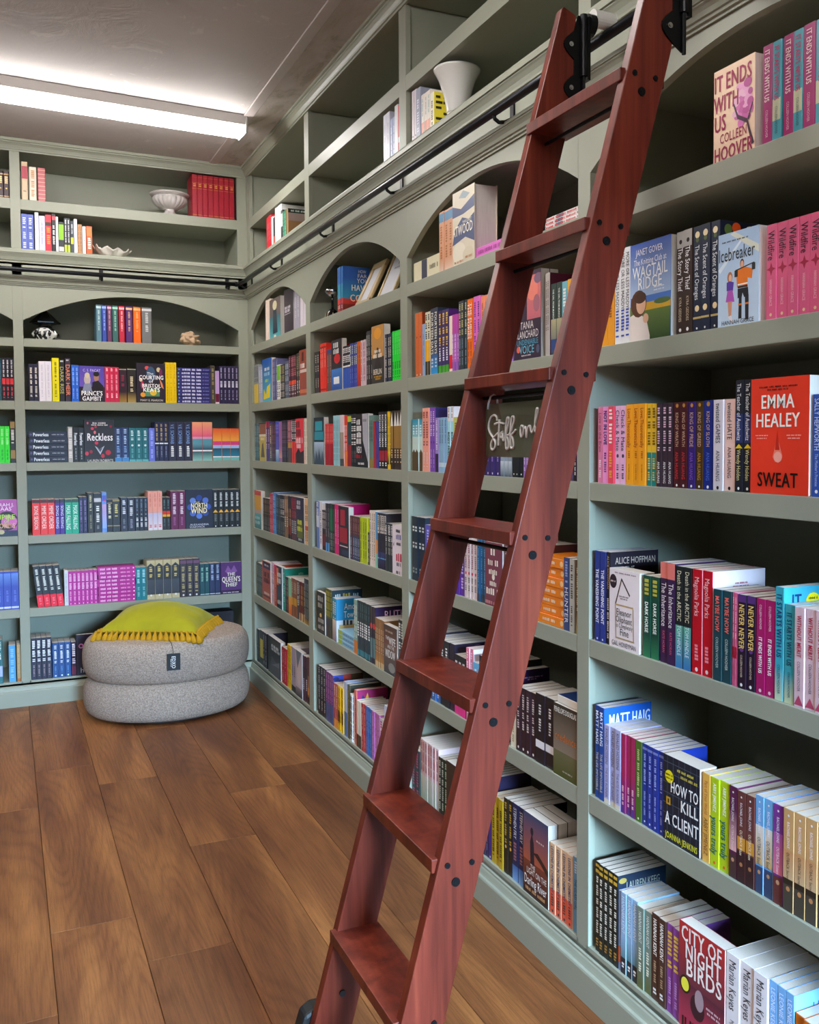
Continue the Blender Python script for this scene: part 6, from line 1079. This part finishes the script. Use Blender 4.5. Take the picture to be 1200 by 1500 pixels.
for yi in (YL0, YR0):
    # hinged roller bracket: lobed plate, hinge tube, roller riding on the rail
    pl = []
    for zc in (2.322, 2.422):
        for i in range(9): t = -pi/2-pi*i/8+0; pl.append((-.165+.026*cos(-t) if 0 else -.160-.028*sin(pi*i/8), zc-.033+.066*i/8))
    poly = [(-.138, 2.275)]+pl+[(-.150, 2.492), (-.138, 2.492)]
    m = MB(); m.prism(poly, yi-.004, yi, 1); br = lad(m, 'bracket_plate', BLACK)
    m = MB(); m.tube([(-.137, yi-.008, 2.352), (-.137, yi-.008, 2.494)], .0085, 14); m.tube([(-.137, yi-.008, 2.27), (-.137, yi-.008, 2.353)], .0045, 10); lad(m, 'hinge_tube', BLACK)
    m = MB(); m.box((-.128, yi-.012, 2.345), (-.120, yi+.012, 2.490)); m.tube([(-.124, yi, 2.475), (-.108, yi, 2.475)], .026, 18); lad(m, 'roller_arm', BLACK)
    m = MB(); m.tube([(-.108, yi, RZ+.0125+.020), (-.050, yi, RZ+.0125+.020)], [.020, .020], 20); lad(m, 'roller', WHITEC)
    for zc in (2.322, 2.422):
        m = MB(); m.tube([(-.170, yi-.004, zc), (-.170, yi-.0075, zc)], .006, 10); m.tube([(-.170, yi-.0074, zc), (-.170, yi-.009, zc)], .003, 8); lad(m, 'bolt', STEEL)
for ya, yb in ((YL1, YL1+.048), (YR0-.048, YR0)):
    m = MB(); xw = lx(.1)+.06
    prof = [(xw-.055, .03), (xw+.055, .03), (xw+.085, .21), (xw+.075, .245), (xw+.05, .262), (xw+.0, .262), (xw-.022, .25), (xw-.035, .21)]
    m.prism(prof, ya+.003, yb, 1); lad(m, 'castor_housing', RUBBER, .008)
    m = MB(); m.tube([(xw, ya+.012, .036), (xw, yb-.006, .036)], .036, 24); lad(m, 'castor_wheel', RUBBER, .004)
    for zz_ in (.30, .18):
        m = MB(); x = lx(zz_)+.06; yy = YL0 if ya > -4.1 else YR0; m.tube([(x, yy, zz_), (x, yy-.004, zz_)], .007, 12); lad(m, 'bolt', DARKST)

# ------------------------------------------------------------------ sign hanging under the third step
SG = empty('hanging_sign', (-.403, -4.115, 1.52)); tag(SG, 'smoky olive acrylic sign with white script hanging from ladder rod', 'sign')
def sgo(m, name, mat, smooth=False, bevel=0):
    m.v = [(x+.403, y+4.115, z-1.52) for x, y, z in m.v]; return m.obj(name, mat, SG, smooth=smooth, bevel=bevel)
m = MB(); m.box((-.403, -4.262, 1.461), (-.400, -3.967, 1.579)); sgo(m, 'panel', ACRYLIC, bevel=.0008)
STROKES = [[(-4.0239,1.5411),(-4.0222,1.5485),(-4.0118,1.5533),(-3.9979,1.5504),(-3.9872,1.5395),(-3.9836,1.5263),(-3.9907,1.5146),(-4.0047,1.5038),(-4.0151,1.4931),(-4.0133,1.4817),(-4.0035,1.4764),(-3.9958,1.4799),(-3.9959,1.4898),(-4.0047,1.5013),(-4.0203,1.5102),(-4.029,1.5142)],[(-4.0352,1.5433),(-4.0331,1.5255),(-4.0306,1.5061),(-4.0299,1.4858)],[(-4.0118,1.5332),(-4.0307,1.5361),(-4.0571,1.5335)],[(-4.0493,1.5164),(-4.0402,1.5125),(-4.0388,1.506),(-4.0449,1.5036),(-4.051,1.5124),(-4.0509,1.4979),(-4.0577,1.4995)],[(-4.0577,1.4995),(-4.0677,1.5186),(-4.0776,1.5391),(-4.076,1.5463),(-4.0684,1.5441),(-4.0634,1.525),(-4.0627,1.4994),(-4.0643,1.4818),(-4.0702,1.4778),(-4.0755,1.4835),(-4.0742,1.4978),(-4.0693,1.5074),(-4.0775,1.5089)],[(-4.0775,1.5089),(-4.0874,1.5183),(-4.0997,1.5386),(-4.0994,1.5474),(-4.09,1.5459),(-4.0848,1.5279),(-4.0834,1.5025),(-4.0857,1.4835),(-4.0915,1.4803),(-4.097,1.4851),(-4.0954,1.4977),(-4.0896,1.508),(-4.1003,1.515),(-4.1073,1.5196)],[(-4.1397,1.5261),(-4.131,1.5274),(-4.1273,1.5178),(-4.1288,1.5066),(-4.1344,1.5053),(-4.1388,1.5146),(-4.1404,1.5269)],[(-4.1444,1.5222),(-4.1493,1.5244),(-4.1518,1.5113),(-4.153,1.5029),(-4.1548,1.5144),(-4.1603,1.525),(-4.1676,1.5264),(-4.1709,1.5172),(-4.1763,1.5126)],[(-4.1763,1.5126),(-4.1874,1.5291),(-4.2003,1.5544),(-4.2,1.5616),(-4.1936,1.5606),(-4.1891,1.5442),(-4.1874,1.5261),(-4.1897,1.5147),(-4.1956,1.5147)],[(-4.1992,1.5259),(-4.2009,1.5169),(-4.2062,1.516),(-4.2114,1.5272),(-4.212,1.5167),(-4.2074,1.4958),(-4.2003,1.4906),(-4.198,1.4973),(-4.2073,1.5078),(-4.2175,1.5152)]]
def catmull(P, n=5):
    P = [P[0]]+list(P)+[P[-1]]; out = []
    for i in range(1, len(P)-2):
        for j in range(n):
            t = j/n; out.append(tuple(.5*((2*P[i][k])+(-P[i-1][k]+P[i+1][k])*t+(2*P[i-1][k]-5*P[i][k]+4*P[i+1][k]-P[i+2][k])*t*t+(-P[i-1][k]+3*P[i][k]-3*P[i+1][k]+P[i+2][k])*t**3) for k in (0, 1)))
    return out+[tuple(P[-2])]
m = MB()
for st in STROKES: m.tube([(-.4042, y, z) for y, z in catmull(st)], .0025, 6)
sgo(m, 'script_lettering', CORDW, True)
for y in (-3.985, -4.243):
    m = MB(); rx = lx(1.593)+.056; m.tube([(-.4045, y+.004, 1.567), (-.4045, y+.002, 1.580), (rx-.006, y-.006, 1.595), (rx, y-.010, 1.5995), (rx+.006, y-.014, 1.595), (rx+.004, y-.020, 1.58), (-.3985, y-.022, 1.572)], .0022, 8); sgo(m, 'cord', CORDW, True)

# ------------------------------------------------------------------ ceiling light
def ceiling_light(loc, rz, L, label):
    r = empty('ceiling_light', loc, rz); tag(r, label, 'light', 'ceiling tube lights')
    m = MB(); m.box((-L/2, -.068, -.052), (L/2, .068, 0)); m.obj('housing', WHITEP, r, bevel=.003)
    m = MB(); hh_ = [(-.064, -.006), (.064, -.006), (.071, -.026), (.055, -.042), (.0, -.047), (-.055, -.042), (-.071, -.026)]
    m.prism([(y, z-.045) for y, z in hh_], -L/2+.012, L/2-.012, 0); m.obj('diffuser', GLOW, r)
    for s in (-1, 1): m = MB(); m.box((s*L/2-.006, -.073, -.094), (s*L/2+.006, .073, 0)); m.obj('end_cap', WHITEP, r, bevel=.003)
    return r
ceiling_light((-.97, -.915, CZ-.002), radians(3), 1.50, 'lit white ceiling tube light above the pouf')
ceiling_light((-1.25, -3.5, CZ-.002), radians(3), 1.50, 'lit white ceiling tube light above the ladder')
ceiling_light((-1.25, -5.5, CZ-.002), radians(3), 1.50, 'lit white ceiling tube light near the shop window')
ceiling_light((-3.0, -2.3, CZ-.002), radians(3), 1.50, 'lit white ceiling tube light over the left aisle')

# ------------------------------------------------------------------ pouf, cushion, tag
PC = Vector((-.575, -.405, 0)); PRX, PRY = .452, .374
po = empty('pouf', PC); tag(po, 'round two-tier beige boucle pouf on the floor in the corner', 'pouf')
def cush(z0, z1, top):
    H = z1-z0; pr = [(.0, z0)]
    for i in range(0, 17):
        t = -pi/2+pi*i/16; r = 1-.155*(1-abs(cos(t))**.75)*1.0; pr.append((r-.0 if i not in (0, 16) else .80, z0+H/2+H/2*(abs(sin(t))**.85)*(1 if t > 0 else -1)))
    pr[1] = (.80, z0+.002); pr[-1] = (.80, z1-.002)
    if top: pr += [(.6, z1+.006), (.3, z1+.010), (.02, z1+.011)]
    else: pr += [(.3, z1)]
    pr[0] = (.02, z0)
    return pr
for nm, z0, z1, tp in (('lower_cushion', .012, .222, False), ('upper_cushion', .214, .436, True)):
    m = MB(); m.lathe(cush(z0, z1, tp), 72, sx=PRX, sy=PRY); m.obj(nm, BOUCLE, po, True)
m = MB(); m.tube([(PRX*.832*cos(2*pi*i/72), PRY*.832*sin(2*pi*i/72), .4325) for i in range(73)], .004, 6, cap=False); m.obj('seam_piping', BOUCLE, po, True)
m = MB(); m.lathe([(.02, 0), (.80, 0), (.80, .014), (.02, .014)], 40, sx=PRX, sy=PRY); m.obj('base_board', RUBBER, po)

CU = empty('cushion', (-.61, -.40, .44)); tag(CU, 'chartreuse velvet cushion with mustard tassels lying on the pouf', 'cushion')
cFL, cFR, cBR, cBL = Vector((-.950, -.475)), Vector((-.475, -.735)), Vector((-.285, -.315)), Vector((-.735, -.03))
def cpos(a, b):   # a,b in -1..1
    u, v = (a+1)/2, (b+1)/2
    # pinch the sides a little between the corners
    a2 = a*(1-.05*(1-b*b)); b2 = b*(1-.05*(1-a*a)); u, v = (a2+1)/2, (b2+1)/2
    return (cFL*(1-u)+cFR*u)*(1-v)+(cBL*(1-u)+cBR*u)*v
def edge_z(a, b):
    p = cpos(a, b); q = ((p.x-PC.x)/PRX)**2+((p.y-PC.y)/PRY)**2
    return .474-.045*max(0, q-.66)
m = MB(); NN = 28; vs_ = []; fs = []
for j in range(NN+1):
    for i in range(NN+1):
        a, b = -1+2*i/NN, -1+2*j/NN; p = cpos(a, b); k = (max(0, 1-a*a)*max(0, 1-b*b))**.5
        wr = .006*sin(a*7+b*3)*k*(1-k)*3+.004*sin(b*11-a*4)*k*(1-k)*3
        vs_.append((p.x+.61, p.y+.40, edge_z(a, b)-.44+.128*k+wr))
nt_ = len(vs_)
for j in range(NN+1):
    for i in range(NN+1):
        a, b = -1+2*i/NN, -1+2*j/NN; p = cpos(a, b); k = (max(0, 1-a*a)*max(0, 1-b*b))**.5
        vs_.append((p.x+.61, p.y+.40, max(edge_z(a, b)-.44-.04*k, .009)))
for j in range(NN):
    for i in range(NN):
        o_ = j*(NN+1)+i; fs += [(o_, o_+1, o_+NN+2, o_+NN+1), (nt_+o_+NN+1, nt_+o_+NN+2, nt_+o_+1, nt_+o_)]
m.add(vs_, fs); m.obj('velvet_cover', VELVET, CU, True)
# tassels along the sides
m = MB(); m.lathe([(.002, .006), (.005, .003), (.0058, -.001), (.004, -.005), (.0075, -.010), (.0105, -.02), (.0118, -.03), (.0105, -.0385), (.006, -.040)], 12); tas = m.mesh('tassel', [TASSEL], True)
ed = []
for i in range(20): ed.append((-1+2*i/19, -1))
for i in range(1, 15): ed.append((1, -1+2*i/14))
for i in range(1, 17): ed.append((-1, -1+2*i/16))
rt = random.Random(3)
for a, b in ed:
    p = cpos(a, b); out = (p-Vector((-.61, -.40))).normalized(); o = bpy.data.objects.new('tassel', tas); COL.objects.link(o); o.parent = CU
    o.location = (p.x+.61+out.x*.010, p.y+.40+out.y*.010, edge_z(a, b)-.44+.004)
    tilt = radians(24+rt.uniform(-7, 7)); o.rotation_euler = Vector((out.x*sin(tilt), out.y*sin(tilt), -cos(tilt))).to_track_quat('-Z', 'Y').to_euler()
    o.scale = (1.35+rt.uniform(-.1, .12),)*2+(1.35+rt.uniform(-.1, .15),)
m = MB(); m.tube([(cpos(a, b).x+.61, cpos(a, b).y+.40, edge_z(a, b)-.44+.004) for a, b in [(-1+2*i/20, -1) for i in range(21)]+[(1, -1+2*i/20) for i in range(1, 21)]+[(1-2*i/20, 1) for i in range(1, 21)]+[(-1, 1-2*i/20) for i in range(1, 21)]], .005, 6); m.obj('trim_braid', TASSEL, CU, True)
TG = Vector((-.615+.06, -.815, .335))
tgr = cpos(.42, -1)
def swing(p): return (p[0]+.61, p[1]+.40, p[2]-.44)
fx, fy = tgr.x, PC.y-PRY*sqrt(max(0, 1-((tgr.x-PC.x)/PRX)**2))-.010
m = MB(); m.tube([swing((tgr.x, tgr.y, .44)), swing((fx, fy+.03, .437)), swing((fx+.004, fy-.006, .40)), swing((fx+.004, fy-.006, .388))], .0012, 6); m.obj('tag_string', RUBBER, CU)
hx, hz0, hz1 = .034, .30, .389
m = MB(); ang = math.atan2(fx-PC.x, -(fy-PC.y))*.6
def tgp(x, z, l): return swing((fx+.004+x*cos(ang)+l*sin(ang), fy-.008+x*sin(ang)-l*cos(ang), z))
m.add([tgp(-hx, hz0, 0), tgp(hx, hz0, 0), tgp(hx, hz1, 0), tgp(-hx, hz1, 0), tgp(-hx, hz0, -.0015), tgp(hx, hz0, -.0015), tgp(hx, hz1, -.0015), tgp(-hx, hz1, -.0015)], [(0, 1, 2, 3), (7, 6, 5, 4), (0, 4, 5, 1), (1, 5, 6, 2), (2, 6, 7, 3), (3, 7, 4, 0)])
tg = m.obj('swing_tag', simple('tag_card', '23252b', .6), CU); tg['label'] = 'black card swing tag with white logo'
vs2, fs2 = fit_text('EDXO', .066, .019, 1, 1.4); m = MB(); m.add([tgp(y, (hz0+hz1)/2-x-.002, .0006+l) for x, y, l in vs2], fs2)
vs2, fs2 = marks(.04, .004, 5); m.add([tgp(-.0135+y, (hz0+hz1)/2-x-.004, .0006) for x, y in vs2], fs2); m.obj('tag_print', CORDW, tg)

# ------------------------------------------------------------------ ornaments
def lathe_thing(name, loc, prof, mat, label, cat, seg=36, flute=None, part='body'):
    r = empty(name, loc); tag(r, label, cat); m = MB(); m.lathe(prof, seg, flute=flute); m.obj(part, mat, r, True); return r
Zu1, Zu2, Za = 2.8664, 2.5844, 2.0894
ur = empty('urn', (-.445, .105, Zu1)); tag(ur, 'white fluted footed urn on top shelf of back wall', 'urn')
m = MB(); m.lathe([(.02, 0), (.052, 0), (.054, .010), (.046, .017), (.033, .026), (.028, .040), (.033, .050)], 36); m.obj('foot', STONEW, ur, True)
fl_ = lambda t, i, z: 1+.06*abs(sin(t*10))-.03
m = MB(); m.lathe([(.03, .046), (.055, .053), (.080, .068), (.096, .088), (.100, .104), (.097, .114), (.090, .120)], 160, flute=fl_); m.obj('fluted_bowl', STONEW, ur, True)
m = MB(); m.lathe([(.086, .116), (.092, .122), (.104, .126), (.115, .131), (.117, .137), (.111, .140), (.10, .135), (.08, .128), (.02, .122)], 48); m.obj('rim', STONEW, ur, True)
va = lathe_thing('vase', (.072, -2.845, Zu2), [(.01, 0), (.036, 0), (.038, .006), (.034, .02), (.035, .05), (.040, .08), (.046, .11), (.054, .14), (.064, .17), (.074, .19), (.081, .201), (.083, .207), (.080, .210), (.072, .203), (.055, .17), (.045, .14), (.03, .10), (.01, .09)], WHITEC, 'tall white flared ceramic vase on shelf above rail', 'vase', 48)
m = MB(); m.lathe([(.0365, .058), (.0385, .062), (.038, .066)], 48); m.obj('raised_band', WHITEC, va, True)
ja = empty('lidded_jar', (-1.155, .10, Za)); tag(ja, 'black and white ceramic jar with pagoda lid under back wall arch', 'jar')
m = MB(); m.lathe([(.01, 0), (.045, 0), (.055, .012), (.062, .03), (.06, .05), (.05, .066), (.04, .072), (.01, .072)], 36); m.obj('body', BWGLAZE, ja, True)
m = MB(); m.lathe([(.038, .070), (.036, .10), (.04, .104), (.01, .104)], 24); m.obj('neck', BLACKGLAZE, ja, True)
m = MB(); m.lathe([(.04, .104), (.082, .098), (.084, .104), (.06, .124), (.035, .15), (.014, .168), (.012, .176), (.005, .184)], 6); m.obj('lid', BLACKGLAZE, ja)
for i in range(10):
    a = 2*pi*i/10; m = MB(); m.tube([(.0615*cos(a), .0615*sin(a), .022), (.065*cos(a), .065*sin(a), .036), (.058*cos(a), .058*sin(a), .056)], [.003, .010, .003], 8); m.obj('glazed_petal', WHITEC if i % 2 else BLACKGLAZE, ja, True)
def lump(name, loc, r, seed, mat, label, cat, sub=4, amp=.35, fr=2.4):
    from mathutils import noise as mn
    bm = bmesh.new(); bmesh.ops.create_icosphere(bm, subdivisions=sub, radius=1)
    for v in bm.verts:
        d = 1+amp*mn.noise(v.co*fr+Vector((seed, 0, 0)))+amp*.4*mn.noise(v.co*fr*3+Vector((0, seed, 0)))
        v.co = Vector((v.co.x*r[0]*d, v.co.y*r[1]*d, max(-1, v.co.z*d)*r[2]))
    zmin = min(v.co.z for v in bm.verts)
    for v in bm.verts: v.co.z -= zmin
    me = bpy.data.meshes.new(name); bm.to_mesh(me); bm.free(); me.materials.append(mat); me.polygons.foreach_set('use_smooth', [True]*len(me.polygons))
    o = bpy.data.objects.new(name, me); COL.objects.link(o); o.location = loc; tag(o, label, cat); return o
lump('coral', (-.342, .08, Za), (.052, .04, .04), 5, CORAL, 'small sandy coral lump under the back wall arch', 'coral', 4, .55, 2.2)
# scalloped shell dish
from mathutils import noise as mn
m = MB(); vs_ = []; fs = []; na, nb = 40, 8
for j in range(nb+1):
    f = j/nb
    for i in range(na):
        t = 2*pi*i/na; rr = (.25+.75*f)*(1+.10*f*sin(t*7)+.06*mn.noise(Vector((cos(t)*3, sin(t)*3, f*4))))
        vs_.append((.105*rr*cos(t), .055*rr*sin(t), .004+.052*f**1.6*(1+.25*sin(t*9)*f)*(.8+.3*(1-cos(t))/2)+.006*mn.noise(Vector((cos(t)*8, f*9, sin(t)*8)))))
for j in range(nb):
    for i in range(na): fs.append((j*na+i, j*na+(i+1) % na, (j+1)*na+(i+1) % na, (j+1)*na+i))
fs.append(tuple(range(na))); m.add(vs_, fs)
sh = m.obj('shell_dish', SHELLM, None, True, loc=(-.785, .075, Zu2)); so = sh.modifiers.new('thick', 'SOLIDIFY'); so.thickness = .006; tag(sh, 'rough white scalloped shell dish beside books above the rail', 'shell')
m = MB(); m.prism([(0, 0), (.055, 0), (.055, .09), (.048, .102), (.035, .105), (.01, .105), (0, .098)], 0, .07, 1)
be = m.obj('bookend', GREYST, None, bevel=.006, loc=(.02, -2.32, Zu2)); be.rotation_euler = (0, 0, -pi/2); tag(be, 'grey stone bookend at end of books above rail', 'bookend')
m = MB(); m.prism([(0, 0), (.06, 0), (.06, .14), (.045, .14)], 0, .09, 1)
be = m.obj('bookend', BROWNW, None, bevel=.004, loc=(.02, -.378, Zu2)); be.rotation_euler = (0, 0, -pi/2); tag(be, 'brown wooden wedge bookend beside red book above rail', 'bookend')
# picture frames leaning back under the second arch
def frame(s0, W, H, d0, lean, bar, label, mark):
    r = empty('picture_frame', (d0, -s0, Za+.001)); r.rotation_euler = (-radians(lean), 0, -pi/2); tag(r, label, 'picture frame', 'empty photo frames under the second arch')
    T = .016
    for a, b in (((0, 0, 0), (W, T, bar)), ((0, 0, H-bar), (W, T, H)), ((0, 0, bar), (bar, T, H-bar)), ((W-bar, 0, bar), (W, T, H-bar))):
        m = MB(); m.box(a, b); m.obj('frame_bar', GOLDW, r, bevel=.003)
    m = MB(); m.box((bar-.002, .007, bar-.002), (W-bar+.002, .010, H-bar+.002)); m.obj('paper_insert', PAPER, r)
    m = MB(); m.box((.004, .011, .004), (W-.004, T-.001, H-.004)); m.obj('backing', BROWNW, r)
    if mark:
        m = MB(); v_, f_ = marks(W*.34, .006, 9); m.add([(W/2+x, .0066, H*.62+y) for x, y in v_], f_); v_, f_ = marks(W*.06, .02, 3); m.add([(W/2+x, .0066, H*.72+y) for x, y in v_], f_); m.obj('print_mark', simple('grey_ink', '70747c', .6), r)
    return r
frame(1.865, .165, .225, .03, 26, .030, 'smaller gilt frame leaning beside blue books', False)
frame(2.06, .185, .255, .055, 24, .012, 'larger gilt frame with pale insert leaning at arch end', True)
frame(1.98, .17, .27, .085, 22, .014, 'gilt frame mostly hidden behind the two others', False)
orn = empty('ornament', (.07, -1.45, Za)); tag(orn, 'small silver topped ornament in second bay arch beside blue books', 'ornament')
m = MB(); m.lathe([(.01, 0), (.03, 0), (.034, .015), (.03, .035), (.016, .05), (.008, .055)], 24); m.obj('pot', BLACKGLAZE, orn, True)
for i in range(7):
    a = 2*pi*i/7; m = MB(); m.tube([(.031*cos(a), .031*sin(a), .004), (.0355*cos(a), .0355*sin(a), .016), (.029*cos(a), .029*sin(a), .036)], .0022, 6); m.obj('gilt_rib', GOLDW, orn, True)
m = MB(); m.lathe([(.006, .05), (.006, .115), (.004, .118)], 12); m.obj('stem', BLACKGLAZE, orn, True)
m = MB(); m.lathe([(.004, .112), (.020, .116), (.036, .130), (.038, .142), (.028, .156), (.012, .166), (.004, .170)], 28); m.obj('silver_dome', STEEL, orn, True)
